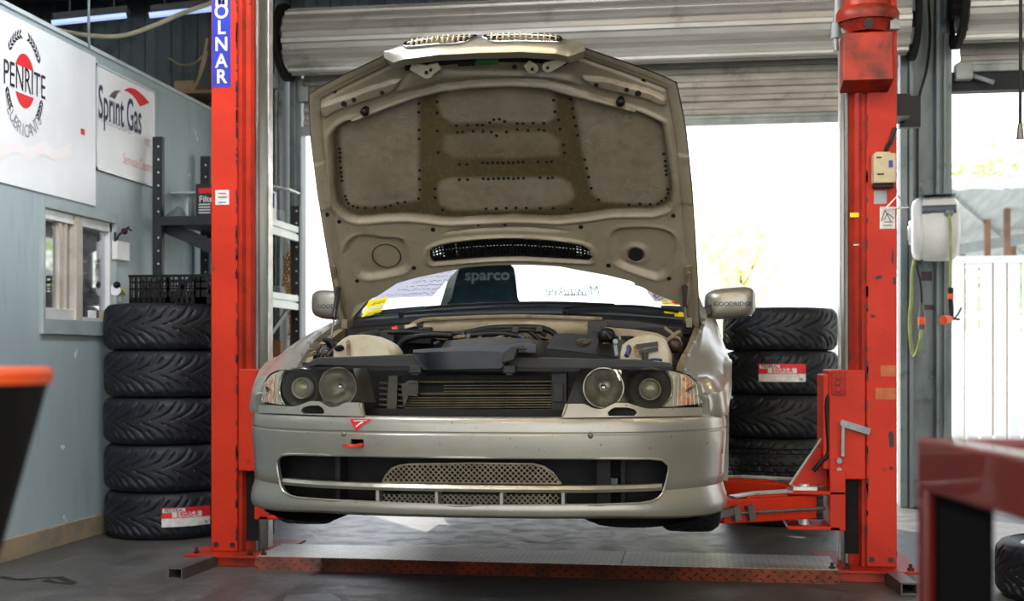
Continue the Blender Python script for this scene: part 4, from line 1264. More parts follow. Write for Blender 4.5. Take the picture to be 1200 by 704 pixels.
# ---- body shell behind the bonnet
BELT = 1.165
def body():
    m = MB()
    for s in (-1, 1):
        # lower side: door to tail, with the rear arch cut
        NV = 60
        def sec(v):
            side = interp([(1.46, .876), (2.4, .885), (3.4, .882), (4.1, .85), (4.45, .78)], v)
            top = interp([(1.46, 1.11), (2.0, 1.15), (3.2, 1.185), (4.45, 1.18)], v)
            dv = v - 3.47; arch = .66 + math.sqrt(max(0, .345 ** 2 - dv * dv)) if abs(dv) < .345 else 0
            low = max(.42, arch)
            return [(side - .07, top), (side - .02, top - .012), (side, top - .06), (side + .008, (top + low) / 2 + .08), (side, (top + low) / 2 - .05), (side - .006, low + .03), (side - .02, low)]
        rws = [[(s * x, 1.465 + 2.985 * i / NV, z) for x, z in sec(1.465 + 2.985 * i / NV)] for i in range(NV + 1)]
        m.grid(lambda i, j: rws[i][j], NV + 1, 7)
    # boot lid and tail
    m.grid(lambda i, j: (-.80 + 1.6 * i / 12, 3.92 + .55 * j / 5, 1.19 - .012 * abs(i - 6) / 6 - .03 * (j / 5) ** 2), 13, 6)
    m.grid(lambda i, j: (-.80 + 1.6 * i / 12, 4.47 + .05 * math.sin(PI * j / 5) - .12 * (abs(i - 6) / 6) ** 3, 1.16 - .74 * j / 5), 13, 6)
    # roof
    def roof(i, j):
        u = -1 + 2 * i / 16; t = j / 14
        y = 2.22 + 1.05 * t
        z = 1.555 + .05 * math.sin(PI * (t * .8 + .15)) - .05 * abs(u) ** 2.5 - .02
        return (u * (.585 + .02 * math.sin(PI * t)), y + .05 * (1 - u * u) * (-.6 + t * 1.4), z)
    m.grid(roof, 17, 15)
    for s in (-1, 1):
        # A pillar, roof rail, C pillar
        m.tube([(s * .79, 1.42, 1.115), (s * .70, 1.82, 1.34), (s * .60, 2.22, 1.51), (s * .61, 2.75, 1.545), (s * .60, 3.25, 1.50)], .032, 8)
        cp = [(s * .60, 3.05, 1.53), (s * .60, 3.28, 1.50), (s * .70, 3.98, 1.19), (s * .80, 3.45, 1.17)]
        m.add(cp, [(0, 1, 2, 3)])
    return m
part('body_shell', body(), M['paint'], car, smooth=40)
m = MB(); m.box(-.80, .80, .46, 4.35, .42, .44); m.box(-.56, .56, .35, 1.35, .44, .46)
for s in (-1, 1): m.box(min(s * .80, s * .86), max(s * .80, s * .86), 1.12, 3.1, .395, .46)
part('underbody', m, M['void'], car, smooth=0)
m = MB(); pts = [F(px, py, .06) for px, py in ((330, 602), (345, 606), (432, 606))]
for s in (-1, 1):
    m = MB(); m.grid(lambda i, j: (s * (.40 + .42 * i / 8), planv(.40 + .42 * i / 8) + .05 + .25 * j / 4, .405 - .035 * math.sin(PI * i / 8) ** .5), 9, 5)
    part('undertray', m, M['trimblack'], car, smooth=40)
# doors: side glass frame and handle
for s in (-1, 1):
    m = MB(); m.add([(s * .865, 1.50, 1.125), (s * .865, 3.25, 1.175), (s * .62, 3.1, 1.52), (s * .60, 2.25, 1.50)], [(0, 1, 2, 3)])
    part('side_window', m, M['screen'], car, smooth=0)
    m = MB(); m.box(*sorted((s * .885, s * .91)), 2.55, 2.75, 1.00, 1.03); part('door_handle', m, M['paint'], car, smooth=0, bevel=.008)
# ---- windscreen
def screen(u, t, off=0):
    """u in -1..1, t 0 bottom .. 1 top"""
    b = Vector((u * .775, 1.255 + .165 * u * u + .02 * u ** 4, 1.135 - .030 * u * u)); 
    tp = Vector((u * .585, 2.12 + .10 * u * u, 1.545 - .035 * u * u))
    p = b.lerp(tp, t); n = Vector((0, -.70, .72)); 
    return p + n * (.03 * math.sin(PI * t) + off)
def onscreen(px, py, off=.004):
    """(u,t) of the windscreen point behind a pixel"""
    u, t = 0.0, .2
    D = ray(px, py)
    for _ in range(25):
        p = screen(u, t, off); y = p.y
        k = (y - CAM.y) / D.y; q = CAM + D * k
        u += (q.x - p.x) / .75; t += (q.z - p.z) * 1.6
        t = max(-.3, min(1.2, t)); u = max(-1.1, min(1.1, u))
    return u, t
m = MB(); m.grid(lambda i, j: screen(-1 + 2 * i / 32, j / 12), 33, 13)
ws = part('windscreen', m, M['screen'], car, smooth=60, recalc=False)
def sticker_quad(P, mats, nm, lab, off=.003, n=8, par=None):
    uv = [onscreen(*p, off) for p in P]
    m = MB()
    def fn(i, j):
        a, b = i / n, j / n
        u = (uv[0][0] * (1 - a) + uv[1][0] * a) * (1 - b) + (uv[3][0] * (1 - a) + uv[2][0] * a) * b
        t = (uv[0][1] * (1 - a) + uv[1][1] * a) * (1 - b) + (uv[3][1] * (1 - a) + uv[2][1] * a) * b
        return screen(u, t, off)
    m.grid(fn, n + 1, n + 1)
    return part(nm, m, mats, par or ws, smooth=60, recalc=False, label=lab)
sticker_quad([(424, 371.5), (446, 365.5), (455.5, 347.5), (432, 352)], M['yellow_tr'], 'yellow_sticker', 'yellow sticker at the lower left corner')
sticker_quad([(428.5, 364.8), (449, 359.6), (450.8, 356), (431, 361)], M['paper_tr'], 'sticker_band', None, off=.0045)
def scr_lines(segs, w, mat, nm, off=.006):
    m = MB()
    for a, b in segs:
        ua, ub = onscreen(*a, off), onscreen(*b, off)
        m.bar(screen(*ua, off), screen(*ub, off), w, .0006, up=(0, -.7, .72))
    part(nm, m, mat, ws, smooth=0)
scr_lines([((437, 355), (452, 351.5)), ((435, 357), (451, 353.5)), ((430, 367.5), (447, 363)), ((428, 369.6), (446, 365))], .002, M['ink'], 'sticker_print')
sticker_quad([(433, 351), (507, 347.5), (536, 316), (476, 322)], M['paper_tr'], 'note_sheet', 'white handwritten sheet behind the glass', off=.003)
def scribble(P, n, rows, mat, nm, off):
    m = MB(); rnd = random.Random(5)
    for r in range(rows):
        y0 = 320 + r * 5.2 ; x0 = 503 - r * 10; x1 = min(534 - r * 3.6, x0 + 60)
        pts = []
        k = 0
        while x0 + k < x1:
            u, t = onscreen(x0 + k, y0 + rnd.uniform(-1.3, 1.3) - k * .06, off); pts.append(screen(u, t, off)); k += 1.6
        for i in range(len(pts) - 1):
            if rnd.random() < .8: m.bar(pts[i], pts[i + 1], .0028, .0006, up=(0, -.7, .72))
    part(nm, m, mat, ws, smooth=0)
scribble(None, 0, 6, M['inkgrey'], 'handwriting', .005)
sticker_quad([(776.5, 357), (801, 357.5), (802.5, 351), (773, 347)], M['yellow_tr'], 'yellow_sticker', 'yellow sticker at the lower right corner')
sticker_quad([(780, 370), (801.5, 371), (801, 366), (777.5, 364)], M['yellow_tr'], 'yellow_sticker', None)
sticker_quad([(775, 363), (802, 365.5), (801, 358.5), (774, 357.5)], M['ink'], 'black_sticker', None, off=.0035)
sticker_quad([(767, 353), (788, 354.5), (777, 342), (757, 340.5)], M['paper_tr'], 'badge_sticker', 'white square sticker with a dark mark')
scr_lines([((766, 347), (772, 343.5)), ((768, 350), (776, 345)), ((771, 351), (778, 349)), ((765, 344.5), (769, 349))], .004, M['ink'], 'badge_mark')
sticker_quad([(743, 334), (766, 340), (760, 335), (745, 329.5)], pmat('sky_blue_print', '#2f6fd0', rough=.5), 'blue_sticker', 'blue round sticker under the bonnet edge')
sticker_quad([(788, 355), (796, 357.5), (793, 353), (787, 353)], M['redprint'], 'red_sticker', None)
# cowl, scuttle and wipers
m = MB()
def cowl(i, j):
    u = -1 + 2 * i / 30
    prof = [(-.11, -.075), (-.105, -.045), (-.085, -.035), (-.06, -.045), (-.05, -.03), (-.03, -.012), (.0, -.004), (.03, .0), (.06, .015)]
    d, h = prof[j]; b = screen(u, 0); return (b.x * 1.0, b.y + d, b.z + h)
m.grid(cowl, 31, 9)
m.grid(lambda i, j: (screen(-1 + 2 * i / 30, 0).x, screen(-1 + 2 * i / 30, 0).y - .115 - .02 * j, screen(-1 + 2 * i / 30, 0).z - .075 - .16 * j), 31, 2)
cw_ = part('scuttle_panel', m, M['trimblack'], car, smooth=30)
m = MB(); m.tube([(screen(u, 0).x, screen(u, 0).y - .118, screen(u, 0).z - .07) for u in [-.97 + 1.94 * k / 20 for k in range(21)]], .012, 8, sm=1)
part('bonnet_seal', m, M['black'], cw_, smooth=60)
def wiper(pA, pB, pC, nm):
    m = MB(); P_ = [screen(*onscreen(*p, .02), .02) for p in (pA, pB, pC)]
    m.tube(P_, .008, 6); m.cyl(P_[0] + Vector((0, .01, -.03)), P_[0] + Vector((0, -.004, .008)), .011, n=12)
    w = part('wiper', m, M['trimblack'], car, smooth=50)
    return w
w = wiper((470, 367), (560, 361), (640, 358), 'a')
m = MB(); Q = [screen(*onscreen(*p, .014), .014) for p in ((500, 360), (560, 356), (645, 354.5), (720, 357))]; m.tube(Q, .006, 6); part('wiper_blade', m, M['black'], w, smooth=50)
w = wiper((662, 366), (720, 364), (790, 370), 'b')
m = MB(); Q = [screen(*onscreen(*p, .014), .014) for p in ((660, 361), (700, 358.5), (750, 359), (795, 365))]; m.tube(Q, .006, 6); part('wiper_blade', m, M['black'], w, smooth=50)
# interior
m = MB(); m.grid(lambda i, j: (screen(-.97 + 1.94 * i / 20, 0).x * .98, screen(-.97 + 1.94 * i / 20, 0).y + .05 + .5 * j / 6, (1.13 if j == 0 else 1.178 - .03 * (abs(i - 10) / 10) ** 2) - (.3 if j == 6 else 0)), 21, 7)
m.box(-.8, .8, 1.7, 4.2, .44, .47); m.box(-.75, .75, 3.45, 3.95, 1.10, 1.14); m.box(-.70, .70, 3.1, 3.45, .6, 1.05)
part('dashboard', m, M['interior'], car, smooth=40)
def seat(x, nm, letters):
    m = MB()
    y = 2.55
    zt = 1.47
    # bucket seat shell: outline swept with thickness, high bolsters and wide headrest
    out = [(-.24, .78), (-.27, .95), (-.28, 1.12), (-.22, 1.20), (-.185, 1.26), (-.17, 1.36), (-.155, 1.43), (-.10, zt), (.10, zt), (.155, 1.43), (.17, 1.36), (.185, 1.26), (.22, 1.20), (.28, 1.12), (.27, .95), (.24, .78)]
    def fn(a, b, d): return (x + a * (1 - .06 * abs(d)), y + (b - .78) * .22 + d * .07 - (.10 * max(0, abs(a) - .15) / .1 if d < .5 else .02), b)
    m.prism(out, fn, 0, 1)
    m.box(x - .26, x + .26, y - .50, y + .03, .66, .80); 
    st_ = part('seat', m, M['seatcloth'], car, smooth=0, bevel=.015)
    if letters:
        m = MB(); yy = y + (1.38 - .78) * .22 - .012
        text_mb('sparco', .084, lambda a, b: (x + .01 + a, y + (1.385 + b - .78) * .22 - .016 - .10 * max(0, abs(a) - .15) / .1, 1.385 + b), bold=.022, sx=1.1, mb=m)
        m.box(x - .10, x + .10, yy - .006, yy - .004, 1.335, 1.338)
        part('seat_lettering', m, pmat('pale_grey_embroidery', '#b9c4c8', '#a5b0b4', rough=.7), st_, smooth=0, recalc=False)
    return st_
seat(-.36, 'driver', True)
seat(.36, 'passenger', False) if False else None
m = MB(); m.lathe([(.17, -.016), (.19, -.016), (.19, .016), (.17, .016)], (-.36, 2.02, 1.02), (0, -.9, .42), 32, closed=True); m.bar((-.53, 2.02, 1.02), (-.19, 2.02, 1.02), .04, .02); m.cyl((-.36, 1.75, .95), (-.36, 2.02, 1.02), .03)
part('steering_wheel', m, M['interior'], car, smooth=40)
# rear window with mirrored lettering
def rearw(u, t): return Vector((u * (.70 - .10 * t), 3.93 - .66 * t, 1.19 + .33 * t - .02 * u * u))
m = MB(); m.grid(lambda i, j: rearw(-1 + 2 * i / 16, j / 6), 17, 7)
rw = part('rear_window', m, M['screen'], car, smooth=60, recalc=False)
yl = 3.78
cm = ony(672, 341, yl)
m = MB(); text_mb('Milwaukee', .085, lambda a, b: (cm.x + a, yl - .02 - (b) * .5, cm.z + b), bold=0, shear=.25, flip=True, mb=m, sx=.95)
p, q = ony(660, 346, yl), ony(688, 346, yl); m.box(p.x, q.x, yl - .01, yl - .008, p.z - .004, p.z + .004)
part('window_lettering', m, M['inkgrey'], rw, smooth=0, recalc=False)
# ---- door mirrors
def mirror_part(s):
    m = MB()
    c = Vector((s * .925, 1.72, 1.185)); 
    def mp(i, j):
        t = 2 * PI * i / 32
        prof = [(0, -.062), (.5, -.060), (.80, -.050), (.96, -.02), (1.0, .02), (.98, .055), (.90, .062)][j]
        k, y = prof
        cx, sy = math.cos(t), math.sin(t); p = 4.0; l = (abs(cx) ** p + abs(sy) ** p) ** (1 / p)
        X_, Z_ = cx / l * .118 * k, sy / l * .072 * k
        Z_ += .010 * (X_ * s / .118) * 1
        return c + Vector((X_, y * 1.1, Z_))
    m.grid(mp, 32, 7, cu=True)
    mi = part('door_mirror', m, M['paint'], car, smooth=50)
    m = MB(); m.loft([[Vector((s * .80, 1.68, 1.135)) + v for v in [Vector((0, -.03, -.022)), Vector((0, .04, -.022)), Vector((0, .04, .025)), Vector((0, -.03, .025))]], [Vector((s * .845, 1.69, 1.15)) + v for v in [Vector((0, -.03, -.018)), Vector((0, .04, -.018)), Vector((0, .04, .03)), Vector((0, -.03, .03))]]])
    part('mirror_foot', m, M['trimblack'], mi, smooth=0, bevel=.006)
    m = MB(); m.grid(lambda i, j: c + Vector(((i - .5) * .2, .066, (j - .5) * .11)), 2, 2); part('mirror_glass', m, M['chrome'], mi, smooth=0)
    m = MB()
    text_mb('GOODRIDGE', .026, lambda a, b: (c.x + .012 + a * 1.15, c.y - .0695 + .006 * (abs(a) / .08) ** 2, c.z - .008 + b), bold=.02, mb=m, sx=.95)
    part('mirror_lettering', m, M['ink'], mi, smooth=0, recalc=False)
for s in (-1, 1): mirror_part(s)
# ================================================================ ENGINE BAY
m = MB()
# firewall, inner wings, floor
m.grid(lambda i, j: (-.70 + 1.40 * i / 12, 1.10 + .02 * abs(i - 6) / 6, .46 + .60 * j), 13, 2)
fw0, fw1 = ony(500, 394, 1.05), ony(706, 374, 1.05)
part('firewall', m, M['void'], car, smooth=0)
m = MB()
fx0, fx1 = ony(497, 385, 1.08).x, ony(706, 385, 1.08).x
def fwp(i, j):
    x = fx0 + (fx1 - fx0) * i / 24; t = j / 5
    z0, z1 = ony(600, 397, 1.08).z, ony(600, 373, 1.08).z + .012 * math.sin(PI * i / 24)
    return (x, 1.08 - .02 * math.sin(PI * t), z0 + (z1 - z0) * t + .004 * math.sin(i * 1.7))
m.grid(fwp, 25, 6)
m.tube([(fx0 - .05, 1.06, ony(600, 374, 1.06).z - .02)] + [(fx0 + (fx1 - fx0) * k / 8, 1.06, ony(600, 374, 1.06).z + .012 * math.sin(PI * k / 8)) for k in range(9)], .008, 6, sm=2)
part('bulkhead_panel', m, M['bayshell'], car, smooth=40, label='dirty beige bulkhead panel')
m = MB()
for s, px in ((1, (705, 760)), (-1, (415, 470))):
    c = ony(sum(px) / 2, 395, .95)
    m = MB(); m.lathe([(.13, -.10), (.12, -.02), (.09, 0), (.05, .004), (.03, .015), (0, .015)], (s * .56, .92, .985), (0, 0, 1), 24)
    part('strut_tower', m, M['bayshell'], car, smooth=40)
# slam panel and front support
m = MB()
def zpt(px, py, v): return ony(px, py, v)
def beam(P0, P1, v, dep=.05):
    a, b = zpt(*P0, v), zpt(*P1, v)
    return a, b
SLV = .27
def strip(mb, topl, botl, v, d):
    n = len(topl)
    for (t0, t1, b0, b1) in zip(topl, topl[1:], botl, botl[1:]):
        A, B, C_, D_ = zpt(*t0, v), zpt(*t1, v), zpt(*b1, v), zpt(*b0, v)
        off = Vector((0, d, 0)); mb.add([A, B, C_, D_, A + off, B + off, C_ + off, D_ + off], [(0, 1, 2, 3), (4, 5, 6, 7), (0, 1, 5, 4), (3, 2, 6, 7), (0, 3, 7, 4), (1, 2, 6, 5)])
strip(m, [(352, 430), (372, 418.5), (400, 418), (440, 416.5), (470, 415), (494, 414)], [(352, 434), (372, 428), (400, 429), (440, 430), (470, 430), (494, 431)], .30, .05)
part('slam_panel', m, M['engblack'], car, smooth=0, bevel=.004); m = MB()
strip(m, [(596, 417), (620, 418), (660, 419), (700, 420), (745, 421), (786, 425)], [(596, 431), (620, 432), (660, 432), (700, 432), (745, 431), (788, 431)], .30, .05)
sp_ = part('slam_panel', m, M['engblack'], car, smooth=0, bevel=.004)
m = MB(); strip(m, [(352, 430.5), (440, 429), (500, 430), (560, 432), (600, 431), (700, 431), (788, 430)], [(352, 436), (440, 434), (500, 434), (560, 435), (600, 435), (700, 435), (788, 435)], .275, .03)
part('slam_lip', m, M['black'], sp_, smooth=0)
for px in (486, 596):
    m = MB(); a, b = zpt(px - 6, 437, .25), zpt(px + 8, 428, .25); m.box(a.x, b.x, .24, .30, a.z, b.z)
    a, b = zpt(px - 3, 440, .25), zpt(px + 5, 436, .25); m.box(a.x, b.x, .245, .26, a.z, b.z)
    part('latch', m, M['engblack'], sp_, smooth=0, bevel=.003)
# central intake duct
m = MB()
topl = [(484, 415), (500, 412.5), (530, 411.5), (560, 411), (586, 412), (598, 415)]
botl = [(496, 432.5), (503, 432.5), (530, 432.5), (560, 432), (584, 431.5), (588, 431)]
strip(m, topl, botl, .235, .06)
def duct(i, j):
    x = 484 + (628 - 484) * i / 20; t = j / 6
    py = interp([(484, 414), (500, 411.5), (540, 407.5), (590, 404.5), (608, 402), (622, 401), (628, 404)], x) 
    p = zpt(x, 413 + (py - 413) * t, .235 + .42 * t)
    return (p.x, p.y, p.z + .012 * math.sin(PI * t))
m.grid(duct, 21, 7)
part('intake_duct', m, pmat('blue_grey_duct', '#272a30', '#33363c', rough=.6, ns=5), car, smooth=30)
m = MB(); strip(m, [(590, 412), (600, 405.5), (612, 404.5), (616, 408)], [(588, 426), (602, 422), (606, 409.5), (615, 410.5)], .22, .05)
part('duct_clip', m, M['engblack'], car, smooth=0, bevel=.004)
# engine cover and clutter behind
m = MB()
def ecov(i, j):
    x = -.22 + .46 * i / 12; y = .62 + .40 * j / 8
    return (x, y, .985 + .018 * math.sin(PI * i / 12) + .012 * math.sin(j * 1.3) - (.06 if i in (0, 12) or j in (0, 8) else 0))
m.grid(ecov, 13, 9)
part('engine_cover', m, M['engblack'], car, smooth=40)
for v, r, P_ in ((.75, .013, ((462, 424), (470, 402), (484, 395), (505, 392), (530, 393))), (.85, .010, ((455, 389), (480, 389), (520, 391), (545, 390))),
                 (.95, .012, ((545, 390), (575, 384.5), (605, 383.5), (632, 384), (645, 388), (651, 393))), (.93, .010, ((540, 392), (575, 388.5), (605, 387), (630, 388), (640, 393))),
                 (.9, .012, ((525, 396), (560, 392), (590, 391), (612, 395))), (.88, .009, ((620, 388), (630, 396), (638, 403), (648, 402)))):
    part('hose', one(lambda m: m.tube([zpt(*p, v) for p in P_], r, 8)), M['black'], car, smooth=60)
for px, py in ((540, 391), (604, 386), (632, 385)):
    a, b = zpt(px - 4, py + 4, .92), zpt(px + 4, py - 3, .92); part('hose_clip', MB().box(a.x, b.x, .91, .95, a.z, b.z), M['engblack'], car, smooth=0, bevel=.004)
M['bluepart'] = pmat('blue_silicone', '#35476e', '#28344f', rough=.45, ns=6)
for a, b in (((509, 403), (515, 400)), ((569, 396), (574, 401)), ((608, 392), (613, 396)), ((541, 391), (545, 394)), ((622, 408), (629, 404))):
    part('blue_fitting', one(lambda m: m.tube([zpt(*a, .80), zpt(*b, .80)], .007, 8, sm=1)), M['bluepart'], car, smooth=50)
rnd = random.Random(4)
M['clutter'] = pmat('brown_metal_clutter', '#6f5f48', '#3a342b', rough=.5, metal=.3, ns=20)
for k in range(34):
    if k < 22: c = zpt(rnd.uniform(535, 650), rnd.uniform(394, 403), rnd.uniform(.72, .95))
    else: c = zpt(rnd.uniform(366, 392), rnd.uniform(402, 416), rnd.uniform(.5, .7))
    part('bracket', one(lambda m: m.obox(c, (rnd.uniform(.006, .018), 0, .003), (0, .012, 0), (0, 0, rnd.uniform(.004, .010)))), M['clutter'], car, smooth=0, bevel=.002)
for k in range(5): part('wiring_loom', one(lambda m: m.tube([zpt(368 + 4 * k, 420, .55), zpt(374 + 3 * k, 410, .6), zpt(383 + 2 * k, 403 + k, .62), zpt(392, 398 + 3 * k, .65)], .006, 6)), M['black'], car, smooth=50)
part('wiring_loom', one(lambda m: m.tube([zpt(384, 419, .5), zpt(392, 408, .55), zpt(388, 400, .6), zpt(380, 398, .62)], .010, 8)), M['black'], car, smooth=50)
# fuse box and red terminal behind the left tank
m = MB(); strip(m, [(443, 388.5), (462, 384.5)], [(444, 399.5), (462, 402)], .95, .12); m.bar(zpt(421, 393, .9), zpt(444, 389, .95), .02, .02)
fb_ = part('relay_box', m, M['engblack'], car, smooth=0, bevel=.004)
m = MB(); c = zpt(464, 386.5, .92); m.cyl(c + Vector((-.008, -.02, 0)), c + Vector((.012, -.02, .004)), .014, n=12); part('red_cap', m, M['towred'], fb_, smooth=40)
m = MB(); strip(m, [(474, 381), (487, 378.5)], [(474, 384.5), (487, 382)], .98, .03); part('pale_tag', m, M['tank'], fb_, smooth=0)
m = MB(); strip(m, [(462, 384), (505, 383)], [(462, 402), (505, 404)], 1.02, .08); part('brake_servo', m, M['black'], car, smooth=0, bevel=.006)
# washer tank (left in the picture) and expansion tank (right)
def tank(outl, v0, v1, name, mat, bev=.012, bulge=.02):
    m = MB()
    P_ = [zpt(*p, v0) for p in outl]; cx = sum(p.x for p in P_) / len(P_); cz_ = sum(p.z for p in P_) / len(P_)
    rings = []
    for k, (f, sc_) in enumerate(((0, .90), (.06, .97), (.25, 1.0), (.75, 1.0), (.94, .96), (1, .88))):
        rings.append([Vector((cx + (p.x - cx) * sc_, v0 + (v1 - v0) * f, cz_ + (p.z - cz_) * sc_)) for p in P_])
    m.loft(rings)
    return part(name, m, mat, car, smooth=50)
o1 = [(388, 425), (389, 409), (394, 402), (401, 396), (408, 392.5), (420, 391.5), (432, 393.5), (444, 398.5), (453, 404), (459, 412), (461, 425)]
tk = tank(o1, .45, .66, 'washer_tank', M['tank'])
m = MB(); m.tube([zpt(396, 408, .445), zpt(398.5, 406.5, .43), zpt(401, 408, .445)], .009, 8); m.ell(zpt(397, 408, .445), (.018, .012, .012)); part('filler_cap', m, M['black'], tk, smooth=50)
m = MB(); m.bar(zpt(408, 400, .44), zpt(408.3, 416, .44), .012, .006, up=(0, 1, 0)); m.cyl(zpt(408, 401, .44), zpt(408, 401, .43), .009); part('strap', m, pmat('rusty_strap', '#8c7a62', '#6a4a34', rough=.5, metal=.4, ns=14), tk, smooth=0)
o2 = [(722, 428), (728, 404), (735, 398.5), (746, 393), (764, 391), (774, 394), (780, 399), (786, 414), (787, 428)]
tk = tank(o2, .48, .72, 'expansion_tank', M['tank'])
m = MB()
for a, b, wd in (((745, 406), (771, 402.5), .016), ((749, 413), (771, 408.5), .016)): m.bar(zpt(*a, .475), zpt(*b, .475), wd, .008, up=(0, 1, 0))
c = zpt(756, 416.5, .47); m.cyl(c + Vector((0, 0, -.015)), c + Vector((0, 0, .012)), .012, n=12)
part('tank_slots', m, M['engblack'], tk, smooth=0)
m = MB(); strip(m, [(742, 405), (752, 405), (758, 414)], [(744, 418), (752, 418.5), (757, 419)], .474, .004); part('rust_stain', m, pmat('rust_stain', '#8d7459', '#6f5239', rough=.7, ns=20), tk, smooth=0)
# airbox
m = MB()
at_ = [(650, 391), (665, 390), (690, 392.5), (720, 396.5), (733, 399), (738, 403)]; ab_ = [(640, 408), (665, 410.5), (690, 414), (712, 417), (726, 418.5), (734, 418)]
def airb(i, j):
    t = i / 20; a = polyline_at(at_, t); b = polyline_at(ab_, t)
    k = j / 6
    p = zpt(a[0] + (b[0] - a[0]) * k, a[1] + (b[1] - a[1]) * k, .78 - .28 * k)
    return p
m.grid(airb, 21, 7)
m.grid(lambda i, j: Vector(airb(i, 6)) + Vector((0, .01, -.12 * j)), 21, 2)
ab = part('airbox', m, M['black'], car, smooth=40)
m = MB(); rnd = random.Random(9)
def airp(fi, fj, up_=.003): 
    t = fi; a = polyline_at(at_, t); b = polyline_at(ab_, t)
    p = zpt(a[0] + (b[0] - a[0]) * fj, a[1] + (b[1] - a[1]) * fj, .78 - .28 * fj); return p + Vector((0, -up_, up_ * 1.5))
for k in range(16):
    f = .33 + rnd.random() * .18; g_ = .28 + .3 * rnd.random(); m.bar(airp(f, g_), airp(f + .03, g_ - .01), .006, .001)
for k in range(5):
    f = .66 + rnd.random() * .06; m.bar(airp(f, .35 + .1 * rnd.random()), airp(f + .025, .38), .006, .001)
part('moulded_marks', m, pmat('ochre_print', '#8f7a35', '#6d5c28', rough=.6, ns=8), ab, smooth=0)
m = MB(); m.bar(zpt(720, 398, .56), zpt(723, 417, .46), .012, .006, up=(0, -1, 0)); m.cyl(zpt(721.5, 400, .54), zpt(721.5, 400, .52), .009); m.bar(zpt(726, 394, .6), zpt(727, 398, .58), .008, .006, up=(0, -1, 0)); part('clip', m, M['galv'], ab, smooth=0)
m = MB(); m.ell(zpt(711, 393, .72), (.035, .03, .03)); m.tube([zpt(707, 396, .7), zpt(711, 391, .7), zpt(716, 397, .7)], .012, 8); part('intake_hose', m, M['black'], car)
m = MB(); m.tube([zpt(736, 402, .5), zpt(737, 410, .47), zpt(734, 417, .45)], .009, 8); m.tube([zpt(752, 425, .4), zpt(765, 421, .42), zpt(776, 422, .42)], .005, 6)
part('blue_hose', m, M['bluepart'], car, smooth=50)
# right rear of the bay: suspension turret plates
m = MB(); strip(m, [(709, 383), (740, 385.5), (770, 390), (782, 396)], [(709, 394), (740, 394), (770, 398), (782, 402)], .95, .05)
m.bar(zpt(779, 384, 1.0), zpt(797, 398, .9), .012, .012); m.bar(zpt(780, 400, .9), zpt(796, 388, .95), .02, .012)
part('turret_plate', m, M['bayshell'], car, smooth=0, bevel=.004)
m = MB(); c = zpt(700, 384.5, 1.0); m.cyl(c, c + Vector((0, -.02, 0)), .016, n=14); m.obox(c + Vector((0, .02, 0)), (.04, 0, 0), (0, .02, 0), (0, 0, .03)); c = zpt(791, 405, .75); part('hinge_bolt', one(lambda b: b.ell(c, .03)), M['greasy'], car, smooth=40); part('hinge_bolt', m, M['greasy'], car, smooth=40)
m = MB(); strip(m, [(708, 374), (745, 376), (785, 382), (800, 388)], [(708, 383), (745, 386), (785, 392), (800, 396)], 1.12, .03)
part('scuttle_shield', m, M['engblack'], car, smooth=0, bevel=.004)
# radiator and condenser
RV = .33
m = MB()
a, b = zpt(476, 494, RV), zpt(650, 440, RV)
m.box(a.x, b.x, RV + .03, RV + .08, a.z - .12, b.z)
rd = part('radiator', m, M['void'], car, smooth=0)
m = MB()
rows_ = [(447.5, 3.6), (461.5, 4.2)]
for py, th in rows_:
    p = zpt(476, py, RV); q = zpt(650, py - .6, RV); m.cyl(p, q, th / 2 / 1450 * 4.3, n=10)
for k in range(10):
    py = 466 + k * 2.9
    p = zpt(474 if k < 6 else 470 - (k - 6) * 2, py, RV - .004); q = zpt(648, py - .8, RV - .004); m.bar(p, q, .012, .0042)
for py in (451.5, 455, 458.3):
    p = zpt(520, py, RV); q = zpt(649, py - .4, RV); m.bar(p, q, .01, .0028)
part('condenser_tubes', m, pmat('dusty_alloy_fins', '#5a5039', '#3f3828', rough=.45, metal=.4, ns=18), rd, smooth=40)
m = MB()
strip(m, [(646, 438), (664, 436)], [(646, 492), (664, 492)], RV - .02, .06); strip(m, [(648, 450), (660, 449)], [(648, 471), (660, 471)], RV - .03, .02)
part('radiator_shroud', m, M['engblack'], rd, smooth=0, bevel=.002); m = MB()
strip(m, [(455, 440), (466, 440)], [(452, 492), (464, 492)], RV - .03, .06)
for k in range(6): strip(m, [(444, 447 + k * 6.5), (474, 449 + k * 6.5)], [(444, 449.5 + k * 6.5), (474, 451.5 + k * 6.5)], RV - .015, .03)
strip(m, [(470, 451), (480, 445.5), (489, 446)], [(473, 478), (479, 464), (487, 464)], RV - .05, .02)
strip(m, [(478, 445.5), (489.5, 446)], [(478, 449.5), (489.5, 450)], RV - .052, .02); strip(m, [(487.5, 447), (490, 447)], [(487.5, 464), (490, 464)], RV - .052, .02); strip(m, [(478, 460.5), (490, 461)], [(478, 464), (490, 464.5)], RV - .052, .02)
part('radiator_shroud', m, pmat('grey_brown_shroud', '#322f29', '#4a453b', rough=.55, ns=9), rd, smooth=0, bevel=.002)
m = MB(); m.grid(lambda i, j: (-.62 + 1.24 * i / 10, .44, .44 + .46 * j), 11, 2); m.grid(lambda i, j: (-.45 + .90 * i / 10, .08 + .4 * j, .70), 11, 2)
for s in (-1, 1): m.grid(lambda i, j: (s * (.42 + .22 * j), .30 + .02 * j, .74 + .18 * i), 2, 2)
part('bay_void', m, M['void'], car, smooth=0)
